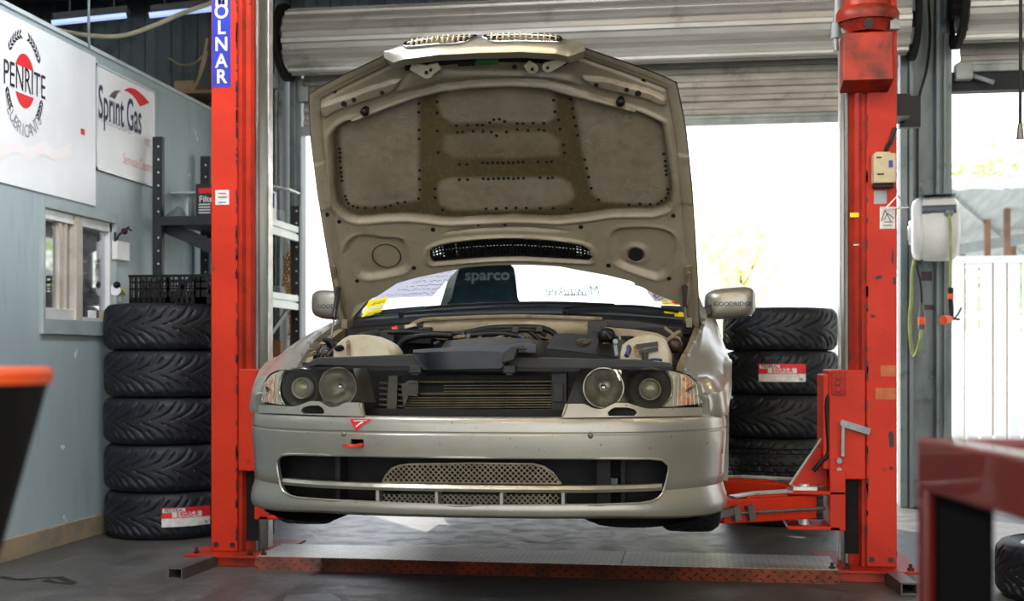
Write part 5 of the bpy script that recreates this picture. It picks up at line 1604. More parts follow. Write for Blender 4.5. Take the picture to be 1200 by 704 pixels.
# ================================================================ BONNET
HB = Vector((0, 1.33, 1.07)); HD = Vector((0, -.65, .76)); HN = Vector((0, .76, .65))
def crown(b):
    return interp([(0, .045), (.8, .045), (1.0, .038), (1.1, .026), (1.2, .004), (1.3, -.020), (1.37, -.042)], b)
def hs(u, b, off=0):
    c = crown(b) * (1 - min(1.1, (u / .76) ** 2)) + off
    return HB + HD * b + HN * c + Vector((u, 0, 0))
def on_hood(px, py, off=0):
    D = ray(px, py); c = off; 
    for _ in range(12):
        k = (c - (CAM - HB).dot(HN)) / D.dot(HN)
        p = CAM + D * k
        b = (p - HB).dot(HD); u = p.x
        c = crown(b) * (1 - min(1.1, (u / .76) ** 2)) + off
    return u, b
def hpoly(P): return [on_hood(*p) for p in P]
# edges
def sym(P):
    """(|u|,b) table from traced points of both sides"""
    t = sorted((abs(u), b) for u, b in hpoly(P)); return t
REAR = [(409.6, 366), (420, 357), (432.5, 348), (450, 338), (474, 328), (494, 321.8), (516, 316.7), (557.5, 311.5), (600, 310.2), (652, 313.4), (693.8, 318), (733, 326.5), (766.7, 339.8), (787.5, 350), (803, 361)]
tab = sym(REAR)
# smooth into bins
bins = []
for k in range(9):
    u0 = k * .1
    pts = [(u, b) for u, b in tab if abs(u - u0) < .09]
    if pts: bins.append((u0, sum(b for _, b in pts) / len(pts)))
def B0(u):
    u = abs(u)
    b = interp(bins, u)
    if u > .70: b = min(b, interp([(.70, interp(bins, .70)), (.745, .03), (.79, -.03)], u))
    return b
FR = [(0, 1.365), (.15, 1.362), (.28, 1.345), (.36, 1.315), (.40, 1.295), (.55, 1.225), (.66, 1.172), (.695, 1.15)]
def B1(u): return interp(FR, abs(u))
def UE(b): return interp([(-.05, .785), (.2, .778), (.45, .766), (.70, .752), (.95, .730), (1.10, .705), (1.15, .695)], b)
NU, NB = 170, 190
REC = hpoly([(600, 256.3), (566, 258), (533, 260), (515, 259.3), (499, 257), (478, 255), (452, 255.7), (432, 258), (420, 258.4), (410, 256), (403, 251.4), (396, 244), (392.6, 237.5), (389.4, 218), (388.4, 180), (387, 168), (388, 159), (391, 154), (396, 148.7), (403, 144), (410, 141), (416, 142), (452, 127), (486.4, 114.6), (516, 107), (554.6, 101.8), (600, 100.3), (637.5, 102.4), (669.5, 111.4), (744, 130.6), (752, 133), (763, 138), (776, 144.4), (780, 157), (784.6, 189), (787.5, 210), (789, 222.6), (786.7, 237.5), (783, 243), (778, 246), (765, 250), (742, 250), (716.4, 250.3), (690.8, 254.6), (654.6, 258.4), (622.6, 257)])
POD_L = hpoly([(403, 295), (406.5, 284.4), (412, 279), (420, 275), (435, 275.5), (446, 278), (465, 278.5), (472, 281), (476, 286.6), (479, 299), (480, 312), (476, 317.5), (469, 320.7), (452, 324), (435, 327), (427, 326), (420, 322.8), (409.7, 308)])
POD_R = hpoly([(715, 280), (716, 275), (718.5, 271.6), (723, 268.5), (729, 267), (757, 266), (775, 268), (784.6, 271.6), (790, 276), (793, 282), (788, 308), (785, 317), (780, 323), (769.7, 327), (757, 323.5), (742, 318.5), (728, 313), (720.7, 308)])
VENT = hpoly([(504.5, 299.4), (504.8, 294), (506.6, 291), (513, 288), (529, 284.5), (560, 281), (600, 279.5), (644, 282), (669.5, 285.5), (682, 288), (688.7, 291), (692, 296), (693, 301.5), (690, 303.5), (686.6, 303.6), (640, 300.8), (612, 299.4), (580, 300), (550, 302), (507.7, 305.7)])
RIM = hpoly([(498, 300), (499.5, 292), (505, 287.5), (513, 284.5), (529, 281), (560, 277.5), (600, 276), (644, 278.2), (669.5, 281.5), (684, 284), (693, 289), (697, 297), (698, 304), (693, 309), (640, 306.5), (612, 305), (580, 305.6), (550, 307.6), (507, 311.5), (500, 308)])
GROOVE = hpoly([(519, 273.5), (530, 270.5), (550, 267.5), (580, 265.2), (610, 265), (640, 267), (668, 271), (640, 271.5), (610, 269.5), (580, 270), (550, 271.5)])
STRIP = hpoly([(411, 138), (440, 125), (476, 111.5), (516, 99), (560, 94.5), (600, 93), (640, 95), (664, 101), (700, 112.5), (745, 126.5), (744, 130), (669, 111), (637, 102), (600, 100), (554, 101.8), (516, 106.6), (486, 114.3), (452, 126.6), (416, 141.5)])
PLT_L = hpoly([(375.6, 122), (410, 111), (437, 100.7), (446, 99), (458, 94.5), (469, 93), (467, 98), (463, 104), (458, 108), (452, 110), (420, 120), (392.6, 129.5), (382, 137), (375.6, 130.6)])
PLT_R = hpoly([(682, 89), (695, 90.5), (708, 91), (735, 98), (763, 106), (781, 114.6), (780, 119), (778, 123), (770, 120), (761, 115.7), (730, 108.5), (697, 100.7), (692, 98.5), (688.7, 95.4)])
NOSE = hpoly([(465, 76), (500, 83), (640, 86), (660, 84), (690, 110), (480, 112), (455, 100)])
BEAMU = hpoly([(480, 86), (520, 82), (640, 84), (668, 88), (682, 99), (664, 97), (640, 92), (600, 90), (560, 91.5), (516, 96), (476, 106), (462, 108)])
PADS = [hpoly(P) for P in (
    [(399, 152), (412, 145), (450, 131), (489, 116), (490, 150), (490, 238), (477, 241), (465, 242), (440, 246), (425, 245), (408, 243), (402, 232), (399, 200), (397, 165)],
    [(512, 112), (545, 104.5), (600, 102), (640, 105), (649, 110), (650, 140), (640, 148), (600, 147), (560, 147.5), (530, 148), (518, 140), (512, 125)],
    [(520, 162), (560, 158), (640, 158), (655, 168), (655, 186), (600, 189), (530, 189), (518, 178)],
    [(512, 225), (516, 216), (528, 212.5), (600, 212), (655, 212), (668, 219), (672, 234), (665, 242), (640, 247), (600, 250), (530, 250), (515, 243)],
    [(672, 115), (700, 122), (740, 132.5), (760, 142), (775, 152), (780, 185), (783, 220), (780, 234), (768, 243), (735, 242), (705, 240), (693, 230), (684, 190), (678, 150)])]
def box2(P, m=.04): return bbox(P, m)
BX = {}
def sd(name, P, u, b, far=.05):
    k = BX.get(name)
    if k is None: k = BX[name] = bbox(P, far)
    if u < k[0] or u > k[1] or b < k[2] or b > k[3]: return far
    return sdpoly(u, b, P)
CIRC_L = on_hood(452.3, 302); CIRC_R = on_hood(745, 300)
def hood_h(u, b):
    """height of the inner panel towards the viewer, and paint weights"""
    h = 0.0
    d = sd('rec', REC, u, b)
    rec = 1 - sstep(-.010, .004, d)
    h += .010 * (1 - sstep(.0, .016, abs(d - .012)))
    h -= .022 * rec
    pad = 0
    if d < 0.0:
        for i, P in enumerate(PADS):
            e = sd('pad%d' % i, P, u, b)
            pad = max(pad, (1 - sstep(-.014, .014, e)) * (1 if i != 2 else .55))
        h += .004 * pad
    for nm, P in (('pl', POD_L), ('pr', POD_R)):
        e = sd(nm, P, u, b)
        h -= .021 * (1 - sstep(-.022, .004, e)) - .004 * (1 - sstep(0, .012, abs(e - .006)))
    r = math.hypot(u - CIRC_L[0], b - CIRC_L[1]); h += .004 * (1 - sstep(.058, .062, r))
    r = math.hypot(u - CIRC_R[0], b - CIRC_R[1]); h += .012 * (sstep(.062, .040, r) if False else (1 - sstep(.036, .064, r))) - .018 * (1 - sstep(.024, .036, r))
    e = sd('rim', RIM, u, b); h += .010 * (1 - sstep(0, .014, abs(e + .004)))
    e = sd('gr', GROOVE, u, b); h -= .012 * (1 - sstep(-.012, .006, e))
    e = sd('st', STRIP, u, b); h += .014 * (1 - sstep(-.004, .004, e))
    e = sd('ptl', PLT_L, u, b); h += .019 * (1 - sstep(-.006, .004, e))
    e = sd('ptr', PLT_R, u, b); h += .019 * (1 - sstep(-.006, .004, e))
    e = sd('bm', BEAMU, u, b); h += .016 * (1 - sstep(-.02, .008, e))
    # outer flange: groove just inside the folded edge
    de = min(UE(b) - abs(u), (B1(u) - b) * .8)
    h += -.010 * (1 - sstep(.0, .010, abs(de - .042))) * sstep(.25, .4, b) + .004 * (1 - sstep(.018, .026, de))
    if abs(u) > .69 and .62 < b < 1.05: h += .006 * sstep(.69, .70, abs(u)) * (1 - sstep(.84, .845, b))
    return h, rec, pad, d
us = [-1 + 2 * i / NU for i in range(NU + 1)]
V = []; Fc = []; colr = []
idx = {}
def ucoord(i, b): return us[i]
INR = []
for i in range(NU + 1):
    for j in range(NB + 1):
        # edge-following parametrisation
        t = j / NB
        uu = us[i] * .785
        b_ = B0(uu) + (B1(uu) - B0(uu)) * t
        for _ in range(3):
            uu = us[i] * UE(b_); b_ = B0(uu) + (B1(uu) - B0(uu)) * t
        INR.append((uu, b_))
m = MB(); hole = []
cols = []
for (u, b) in INR:
    h, rec, pad, d = hood_h(u, b)
    p = hs(u, b, -h)
    m.v.append(tuple(p))
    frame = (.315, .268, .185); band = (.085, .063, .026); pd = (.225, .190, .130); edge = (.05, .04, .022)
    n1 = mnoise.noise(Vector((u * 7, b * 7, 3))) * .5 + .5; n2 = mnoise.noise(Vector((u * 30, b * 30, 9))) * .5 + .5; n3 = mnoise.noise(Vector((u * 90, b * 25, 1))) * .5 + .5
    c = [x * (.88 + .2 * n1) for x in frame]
    # grime near the nose, deepened to paint in the shade there
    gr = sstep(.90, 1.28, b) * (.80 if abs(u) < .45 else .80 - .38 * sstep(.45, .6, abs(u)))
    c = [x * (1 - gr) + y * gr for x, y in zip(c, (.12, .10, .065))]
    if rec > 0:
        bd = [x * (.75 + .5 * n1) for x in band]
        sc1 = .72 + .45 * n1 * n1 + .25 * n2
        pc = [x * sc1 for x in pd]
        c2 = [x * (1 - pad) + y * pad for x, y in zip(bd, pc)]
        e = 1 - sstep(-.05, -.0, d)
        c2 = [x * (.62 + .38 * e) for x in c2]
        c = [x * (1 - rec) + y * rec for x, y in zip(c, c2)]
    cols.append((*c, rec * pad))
vent_in = []
for i in range(NU):
    for j in range(NB):
        q = [i * (NB + 1) + j, (i + 1) * (NB + 1) + j, (i + 1) * (NB + 1) + j + 1, i * (NB + 1) + j + 1]
        cu_ = sum(INR[k][0] for k in q) / 4; cb2 = sum(INR[k][1] for k in q) / 4
        if sd('vent', VENT, cu_, cb2) < 0: continue
        m.f.append(tuple(q)); m.m.append(0)
def hood_mat():
    mt = bpy.data.materials.new('bonnet_underside_paint'); mt.use_nodes = True
    nt = mt.node_tree; P = nt.nodes['Principled BSDF']
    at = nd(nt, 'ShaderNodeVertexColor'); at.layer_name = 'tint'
    co = nd(nt, 'ShaderNodeTexCoord').outputs['Object']
    f = noise_fac(nt, co, 38, .50, .78, detail=8, rough=.75, dist=1.5)
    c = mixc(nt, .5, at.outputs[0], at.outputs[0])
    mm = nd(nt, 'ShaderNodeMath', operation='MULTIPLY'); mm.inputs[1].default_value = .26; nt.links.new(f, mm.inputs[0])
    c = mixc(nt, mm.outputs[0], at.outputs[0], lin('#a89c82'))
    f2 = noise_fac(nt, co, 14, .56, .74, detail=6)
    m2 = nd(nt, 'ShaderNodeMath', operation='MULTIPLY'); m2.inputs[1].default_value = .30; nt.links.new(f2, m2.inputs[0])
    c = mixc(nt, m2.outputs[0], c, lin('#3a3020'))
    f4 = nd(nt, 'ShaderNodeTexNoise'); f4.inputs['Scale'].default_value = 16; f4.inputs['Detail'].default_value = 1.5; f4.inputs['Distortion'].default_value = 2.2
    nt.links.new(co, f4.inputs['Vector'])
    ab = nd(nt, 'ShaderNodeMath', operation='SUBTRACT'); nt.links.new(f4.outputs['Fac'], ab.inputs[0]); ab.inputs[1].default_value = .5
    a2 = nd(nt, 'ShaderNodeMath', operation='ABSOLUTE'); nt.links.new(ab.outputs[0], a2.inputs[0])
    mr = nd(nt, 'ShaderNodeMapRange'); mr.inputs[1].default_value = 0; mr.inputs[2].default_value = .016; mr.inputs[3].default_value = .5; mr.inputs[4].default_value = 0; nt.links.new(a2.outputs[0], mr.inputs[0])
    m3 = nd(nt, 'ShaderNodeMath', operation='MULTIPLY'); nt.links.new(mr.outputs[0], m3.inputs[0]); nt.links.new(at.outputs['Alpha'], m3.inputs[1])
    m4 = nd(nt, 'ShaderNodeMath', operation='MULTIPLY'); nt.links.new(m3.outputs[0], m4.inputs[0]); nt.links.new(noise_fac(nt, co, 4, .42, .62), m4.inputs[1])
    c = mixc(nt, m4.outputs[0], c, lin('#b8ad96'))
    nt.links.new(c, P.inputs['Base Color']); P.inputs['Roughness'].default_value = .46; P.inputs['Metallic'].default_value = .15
    return mt
M['hoodin'] = hood_mat()
# skin (outer, silver)
sk = MB()
def skin_off(b): return .028
SU, SB = 150, 150
def skin(i, j):
    t = j / SB; u1 = -1 + 2 * i / SU
    uu = u1 * .785; b_ = B0(uu) + (B1(uu) - B0(uu)) * t
    for _ in range(3):
        uu = u1 * (UE(b_) + .004); b_ = B0(uu) - .002 + (B1(uu) + .004 - B0(uu)) * t
    e = min(1, (1 - abs(u1)) / .03, t / .02 + .0, 1)
    ef = min(1, (1 - t) / .03)
    o = .024 * math.sqrt(max(0, min(1, min(e, ef if abs(uu) > .36 else 1))))
    if abs(uu) <= .36: o = max(o, .024 * e ** .5)
    return hs(uu, b_, .002 + o)
sk.grid(skin, SU + 1, SB + 1)
kf = []
for f in sk.f:
    q = sum((Vector(sk.v[i]) for i in f), Vector()) / 4
    if sd('vent', VENT, q.x, (q - HB).dot(HD), .05) > -.004: kf.append(f)
sk.f = kf; sk.m = [0] * len(kf)
# nose face: leading edge folded towards the viewer
def face(i, j):
    u = -.372 + .744 * i / 40
    k = j / 6
    taper = min(1, (1 - abs(u) / .372) / .16 + .12)
    b = B1(u) + .004 - .010 * max(0, k - .75) * 4
    return hs(u, b, .026 - (.026 + .085 * taper) * k) + HD * (.010 * math.sin(PI * k))
sk.grid(face, 41, 7)
def lip(i, j):
    u = -.372 + .744 * i / 40
    taper = min(1, (1 - abs(u) / .372) / .16 + .12)
    return hs(u, B1(u) - .006 - .045 * j, -.085 * taper + .03 * j)
sk.grid(lip, 41, 2)
bon = part('bonnet', sk, M['paint'], car, smooth=40, weld=True)
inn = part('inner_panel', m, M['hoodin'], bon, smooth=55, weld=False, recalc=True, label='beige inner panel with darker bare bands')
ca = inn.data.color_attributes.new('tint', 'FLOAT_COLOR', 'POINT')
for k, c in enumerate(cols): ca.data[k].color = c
# grommet holes
def dots(L, off, rr, nm, mat=M['void']):
    rest = MB()
    for n_, (px, py, *r) in enumerate(L):
        r = (r[0] if r else rr); u, b = on_hood(px, py)
        h = hood_h(u, b)[0]
        c = hs(u, b, -h)
        mb = MB() if n_ < 100 else rest
        mb.cyl(c + HN * .002, c - HN * off, r, n=10)
        if n_ < 100: part(nm, mb, mat, bon, smooth=40)
    if rest.v:
        part(nm, rest, mat, bon, smooth=40)['kind'] = 'stuff'
crop = lambda L, ox, oy: [(ox + x / 4.692, oy + y / 4.692) for x, y in L]
H_ = crop([(655, 395), (655, 443), (657, 541), (657, 590), (757, 386), (757, 448), (757, 548), (762, 665), (863, 519), (925, 515), (978, 515), (1007, 515), (1048, 500), (1070, 483), (1101, 480), (1131, 493), (870, 555), (897, 552), (955, 550), (1010, 550), (1055, 552), (1085, 572), (1140, 553), (218, 645), (222, 666), (222, 692)], 350, 40)
H_ += crop([(320, 377), (327, 440), (347, 487), (355, 536), (375, 625), (380, 668), (414, 373), (424, 424), (432, 472), (443, 521), (453, 571), (22, 480), (50, 493), (120, 505), (152, 505), (208, 503), (267, 503), (60, 553), (120, 540), (180, 545), (238, 540), (5, 572), (268, 545)], 580, 40)
H_ += crop([(221, 10), (221, 35), (222, 58), (225, 93), (227, 118), (230, 141), (232, 163), (250, 248), (256, 268), (269, 287), (293, 303), (318, 312), (361, 314), (415, 310), (470, 310), (660, 107), (658, 154), (661, 214), (655, 261), (747, 210), (747, 258), (787, 326), (1028, 317), (1083, 317), (1008, 66), (1035, 68), (1063, 66), (1092, 66), (1122, 68), (1150, 66), (1012, 152), (1040, 154), (1068, 152), (1097, 152), (1125, 150), (1150, 150), (880, 75), (920, 75), (880, 157), (925, 157), (500, 300), (540, 285), (580, 280)], 350, 180)
H_ += crop([(12, 66), (40, 66), (70, 66), (97, 66), (125, 62), (152, 62), (235, 60), (282, 62), (308, 60), (15, 150), (45, 152), (72, 150), (100, 152), (125, 150), (155, 150), (245, 147), (290, 150), (314, 147), (492, 47), (503, 95), (514, 143), (528, 204), (570, 268), (5, 314), (60, 312), (113, 312), (170, 312), (248, 314), (318, 316), (418, 320), (737, 296), (797, 290), (853, 292), (895, 290), (928, 15), (936, 55), (938, 82), (940, 108), (942, 130), (950, 212), (952, 235), (940, 258), (915, 275)], 580, 180)
dots(H_, .0012, .0066, 'grommet')
dots([(392, 108.7, .008), (404.5, 118.8, .012), (416, 114, .0095), (449, 105.8, .009), (699, 96.4, .009), (734.6, 102, .009), (748, 106.4, .012), (754, 95.8, .009), (397.5, 259.6, .009), (507.5, 268.8, .010), (592, 262, .008), (485, 313.8, .010), (418.5, 329, .009), (680.7, 265.6, .010), (789, 252.6, .009), (713, 310.8, .010), (784, 326, .010), (383, 251, .010), (603, 78, .010), (561, 262, .005)], .003, .009, 'access_hole')
c = hs(*CIRC_R, .006); mb = MB(); mb.cyl(c + HN * .01, c, .030, n=24); part('round_plug', mb, M['void'], bon, smooth=40)
mb = MB(); cc = [hs(CIRC_L[0] + .060 * math.cos(t), CIRC_L[1] + .060 * math.sin(t), .013) for t in [2 * PI * k / 40 for k in range(41)]]
mb.tube(cc, .0022, 6, sm=1, caps=False); part('cover_seam', mb, M['greasy'], bon, smooth=50)
for px, py in ((429, 127), (727.5, 115.6)):
    u, b = on_hood(px, py); mb = MB(); c = hs(u, b, -.02); mb.lathe([(.016, 0), (.017, .012), (.012, .02), (0, .022)], c, -HN, 16)
    mb.cyl(c + HN * .02, c, .012); part('rubber_stop', mb, M['black'], bon, smooth=50)
# vent grille in the slot
u0, u1, b0_, b1_ = bbox(VENT)
mb = MB()
def bot_top(u):
    ys = []
    for (a, c), (e, f) in zip(VENT, VENT[1:] + VENT[:1]):
        if (a > u) != (e > u): ys.append(c + (f - c) * (u - a) / (e - a))
    return (min(ys), max(ys)) if len(ys) >= 2 else None
k = u0 + .006
ii = 0
while k < u1 - .004:
    r = bot_top(k)
    if r:
        wide = ii % 4 == 0
        mb.bar(hs(k, r[0], .006), hs(k, r[1], .006), .006 if not wide else .010, .014, up=HN)
    k += .0145; ii += 1
pts0 = [(k, bot_top(k)) for k in [u0 + .01 + (u1 - u0 - .02) * i / 24 for i in range(25)]]
for f in (.06, .28, .5, .72, .94):
    P_ = [hs(k, r[0] + (r[1] - r[0]) * f, .008) for k, r in pts0 if r]
    for a, b in zip(P_, P_[1:]): mb.bar(a, b, .0045 if f not in (.06, .94) else .012, .006, up=HN)
mb.tube([hs(u, b, .002) for u, b in VENT] + [hs(*VENT[0], .002)], .004, 6, sm=1, caps=False)
part('vent_grille', mb, M['black'], bon, smooth=0)
mb = MB()
for a_, b2 in ((.08, .16), (.17, .90)):
    for f0, f1 in ((.02, .44), (.50, .98)):
        mb.grid(lambda i, j: (lambda k, r: hs(k, r[0] + (r[1] - r[0]) * (f1 if j else f0), .018))(u0 + (u1 - u0) * (a_ + (b2 - a_) * i / 20), bot_top(u0 + (u1 - u0) * (a_ + (b2 - a_) * i / 20))), 21, 2)
part('vent_screen', mb, pmat('slate_mesh_screen', '#1d2a31', '#141d22', rough=.6, ns=40), bon, smooth=0)
# kidneys
def facept(u, d, out=0):
    """point on the nose face: u across, d distance down from its upper edge"""
    return hs(u, B1(u) + .006, .026 - d) + HD * (out + .010 * math.sin(PI * min(1, d / .11)))
M['kidney'] = pmat('cream_grille_slat', '#b5a888', '#9c8f70', rough=.4, ns=9)
for s in (-1, 1):
    if s == -1: ou = [(-.020, .010), (-.028, .006), (-.10, .004), (-.22, .004), (-.275, .010), (-.285, .030), (-.280, .052), (-.262, .064), (-.16, .070), (-.075, .070), (-.05, .060), (-.030, .034)]
    else: ou = [(.012, .034), (.018, .012), (.026, .006), (.10, .004), (.22, .004), (.275, .010), (.288, .028), (.290, .05), (.272, .064), (.16, .070), (.06, .070), (.032, .058)]
    cl = [(p.x, p.y) for p in catmull([(a, b, 0) for a, b in ou], 4, True)]
    mb = MB(); P_ = [facept(a, b, .003) for a, b in cl]
    mb.tube(P_ + [P_[0]], .0055, 8, sm=1, caps=False)
    kd = part('kidney_grille', mb, M['chrome'], bon, smooth=60, label='chrome rimmed grille opening in the nose of the bonnet')
    mb = MB(); mb.add([facept(a, b, .0015) for a, b in cl], [tuple(range(len(cl)))]); part('grille_backing', mb, M['void'], kd, smooth=0, recalc=False)
    xs = [a for a, b in cl]
    mb = MB()
    for k in range(12):
        x = min(xs) + .03 + (max(xs) - min(xs) - .05) * k / 11
        r = [b for (a, b), (a2, b2) in zip(cl, cl[1:] + cl[:1]) if (a > x) != (a2 > x)]
        if len(r) < 2: continue
        lo_, hi_ = min(r), max(r)
        mb.bar(facept(x - .002, lo_ + .004, .007), facept(x + .002, hi_ - .004, .007), .0055, .014, up=HD)
    part('grille_slats', mb, M['kidney'], kd, smooth=0, label='cream vertical slats')
# black foam and green tape under the lip, latch brackets
mb = MB(); mb.grid(lambda i, j: hs(-.30 + .60 * i / 20, B1(.0) - .055 - .035 * j - .1 * ((-.30 + .60 * i / 20) / .36) ** 2 * .4, -.018), 21, 2); part('lip_foam', mb, M['black_dull'], bon, smooth=0)
def quad_h(P, off, mat, nm):
    mb = MB(); uv = [on_hood(*p, -off) for p in P]; mb.add([hs(u, b, -off) for u, b in uv] + [hs(u, b, -off + .004) for u, b in uv], [(0, 1, 2, 3), (4, 5, 6, 7), (0, 1, 5, 4), (1, 2, 6, 5), (2, 3, 7, 6), (3, 0, 4, 7)]); return part(nm, mb, mat, bon, smooth=0)
quad_h([(558, 70), (584, 69), (584.5, 75.5), (558, 77)], .032, pmat('green_tape', '#1f5d2c', '#184a22', rough=.6, ns=8), 'green_tape')
quad_h([(536, 72), (556, 71), (557, 77), (537, 78)], .034, M['black'], 'black_tape')
def latch_plate(c, r, hole, arm, nm):
    mb = MB(); u, b = on_hood(*c, -.03); p = hs(u, b, -.03)
    q = on_hood(*arm, -.03); q = hs(*q, -.03)
    d = (q - p).normalized(); sd_ = d.cross(HN).normalized()
    n = 14
    pts = [p + (sd_ * math.cos(t) - d * math.sin(t)) * r for t in [PI * k / n for k in range(n + 1)]]
    L = (q - p).length
    pts += [p + d * L - sd_ * r * .6, p + d * L + sd_ * r * .6]
    mb.add([x - HN * .004 for x in pts] + [x + HN * .004 for x in pts], [tuple(range(len(pts))), tuple(range(len(pts), 2 * len(pts)))] + [(i, (i + 1) % len(pts), len(pts) + (i + 1) % len(pts), len(pts) + i) for i in range(len(pts))])
    mb.cyl(p - HN * .010, p - HN * .004, r * .28, n=10, mi=1)
    part(nm, mb, [M['tank'], M['greasy']], bon, smooth=40)
latch_plate((500, 84), .026, 0, (482, 77), 'latch_bracket'); latch_plate((505, 81), .020, 0, (515, 77), 'latch_bracket')
latch_plate((624, 80), .022, 0, (617, 74), 'latch_bracket'); latch_plate((642, 78.5), .020, 0, (662, 70), 'latch_bracket')
# hinges and gas struts
for s, pts in ((-1, ((392, 318), (396, 334), (399, 352), (401, 383))), (1, ((807, 318), (808, 335), (805, 352), (803, 378)))):
    u, b = on_hood(*pts[0]); q = hs(u, b, -.008)
    mb = MB(); mb.obox(q, (.014, 0, 0), HD * .035, HN * .004); mb.cyl(q - HN * .012, q - HN * .002, .009, n=8); mb.cyl(q - HN * .008 + HD * -.022, q - HN * .002 + HD * -.022, .007, n=8)
    r_ = Vector((q.x + s * .002, 1.34, 1.085)); mb.tube([q - HD * .03, (q + r_) / 2 + Vector((-s * .006, -.03, -.01)), r_], .009, 6); mb.obox(r_, (.012, 0, 0), (0, .05, 0), (0, 0, .02))
    part('bonnet_hinge', mb, M['bayshell'], bon, smooth=40)
for s, A_, B_ in ((-1, (398, 334), (387.5, 402)), (1, (802.5, 332), (803, 378))):
    u, b = on_hood(*A_); pa = hs(u, b, -.03); 
    pb = ony(*B_, .93) if s < 0 else ony(*B_, 1.05)
    mid = pa.lerp(pb, .55)
    mb = MB(); mb.cyl(pa, mid, .011, n=14); mb.ell(pa, .013)
    gs = part('gas_strut', mb, M['trimblack'], car, smooth=45)
    mb = MB(); mb.cyl(mid, pb, .0048, n=10); part('strut_rod', mb, M['steel'], gs, smooth=45)
# ================================================================ TYRES
tm = tyre_mb((0, 0, .1215))
T0 = mk('tyre', tm, M['rubber'], smooth=38)
T1 = mk('tyre', tyre_mb((0, 0, .1215), pattern=1), M['rubber'], smooth=38)
def sticker(t, ang, w, h, txt1, txt2, z=.1215, Rr=.3262):
    """printed paper label curved round the tread, centred on angle ang"""
    m = MB(); n = 14
    def at(a, b, k=0): th = ang + a / Rr; return (( Rr + k) * math.cos(th), (Rr + k) * math.sin(th), z + b)
    def strip(b0, b1, mi, a0=-w / 2, a1=w / 2, k=0):
        m.grid(lambda i, j: at(a0 + (a1 - a0) * i / n, b1 if j else b0, k), n + 1, 2, mi=mi)
    strip(-h * .5, -h * .06, 0); strip(-h * .06, h * .5, 1, k=.0004)
    strip(h * .24, h * .46, 0, -w * .48, -w * .05, .0008); strip(-h * .02, h * .26, 0, -w * .30, w * .3, .0010)
    text_mb(txt1, h * .26, lambda a, b: at(a - w * .26, b + h * .35, .0014), bold=.02, sx=.95, mi=2, mb=m)
    text_mb(txt2, h * .34, lambda a, b: at(a + w * .0, b + h * .12, .0016), bold=.03, sx=1.0, mi=1, mb=m)
    text_mb('RE', h * .2, lambda a, b: at(a + w * .40, b - h * .36, .0014), bold=.02, mi=2, mb=m)
    ob = mk('label', m, [M['label_white'], M['redprint'], M['ink']], smooth=0, weld=False, recalc=False)
    ob.parent = t; ob['label'] = 'red and white paper label'
    ob.rotation_euler = (0, 0, -t.rotation_euler.z)
def tyre_stack(cx, cy, n, dz, where, stick, grp, jit, alt=()):
    out = []
    names = {0: 'bottom', 1: 'second from the floor', 2: 'third from the floor', 3: 'fourth from the floor', 4: 'topmost'}
    for i in range(n):
        src = T1 if i in alt else T0
        t = bpy.data.objects.new('tyre', src.data); COL.objects.link(t)
        rr = random.Random(i + int(cx * 10))
        t.location = (cx + rr.uniform(-jit, jit), cy + rr.uniform(-jit, jit), i * dz)
        t.rotation_euler = (0, 0, rr.uniform(0, 6))
        lab = 'black tyre %s in the stack %s' % ({0: 'at the bottom', 1: 'second from the floor', 2: 'in the middle', 3: 'second from the top', 4: 'on top'}[i], where)
        if i in stick: lab = 'black tyre with a red label, %s in the stack %s' % ({0: 'lowest', 3: 'second from the top'}[i], where.replace('silver ', ''))
        t['label'] = lab; t['category'] = 'tyre'; t['group'] = grp
        out.append(t)
        if i in stick:
            d = math.atan2(CAM.y - t.location.y, CAM.x - t.location.x)
            sticker(t, d + stick[i], .26, .098, 'FEDERAL', '595RS-R')
    return out
yL = 2.585
pL = atd(189, 500, 6.62); pR = atd(914, 500, 7.12)
tyre_stack(pL.x + .035, pL.y, 5, .2435, 'against the pale wall', {0: .30}, 'tyres stacked by the pale wall', .004)
tyre_stack(pR.x, pR.y, 5, .2435, 'behind the silver car', {3: .02}, 'tyres stacked behind the car', .006, alt=(0, 1))
for o in (T0, T1):
    bpy.data.objects.remove(o)
# ================================================================ CRATE on the left stack
zt = 5 * .2435
cr_y = pL.y - .10
a = ony(152, 356, cr_y); b = ony(256, 326, cr_y)
cx0, cx1 = a.x, a.x + .60; cz0, cz1 = zt + .001, zt + .155
m = MB()
cy0_, cy1_ = cr_y, cr_y + .38
def side(p, q, flip=False):
    """slotted crate side from p to q (xy)"""
    p, q = Vector(p + (0,)), Vector(q + (0,))
    d = q - p; L = d.length; d.normalize()
    def seg(u0, u1, z0, z1, w=.006):
        A = p + d * u0; B = p + d * u1
        m.bar((A.x, A.y, (z0 + z1) / 2), (B.x, B.y, (z0 + z1) / 2), w, z1 - z0)
    seg(0, L, cz0, cz0 + .035); seg(0, L, cz1 - .014, cz1, .016); seg(0, L, cz0 + .075, cz0 + .084); seg(0, L, cz0 + .112, cz0 + .12)
    k = 0.0
    while k < L:
        seg(k, min(L, k + .008), cz0, cz1); k += .03
    seg(L * .33, L * .38, cz0, cz1); seg(L * .60, L * .70, cz0, cz1)
    for u0, u1 in ((.40, .52), (.52, .40)):
        A = p + d * L * u0; B = p + d * L * (u1 + .06); m.bar((A.x, A.y, cz0 + .03), (B.x, B.y, cz1 - .01), .008, .02)
side((cx0, cy0_), (cx1, cy0_)); side((cx0, cy1_), (cx1, cy1_)); side((cx0, cy0_), (cx0, cy1_)); side((cx1, cy0_), (cx1, cy1_))
m.box(cx0, cx1, cy0_, cy1_, cz0, cz0 + .006)
solo('plastic_crate', m, M['black'], 'black slotted plastic crate on top of the tyres by the wall', 'crate', smooth=0)
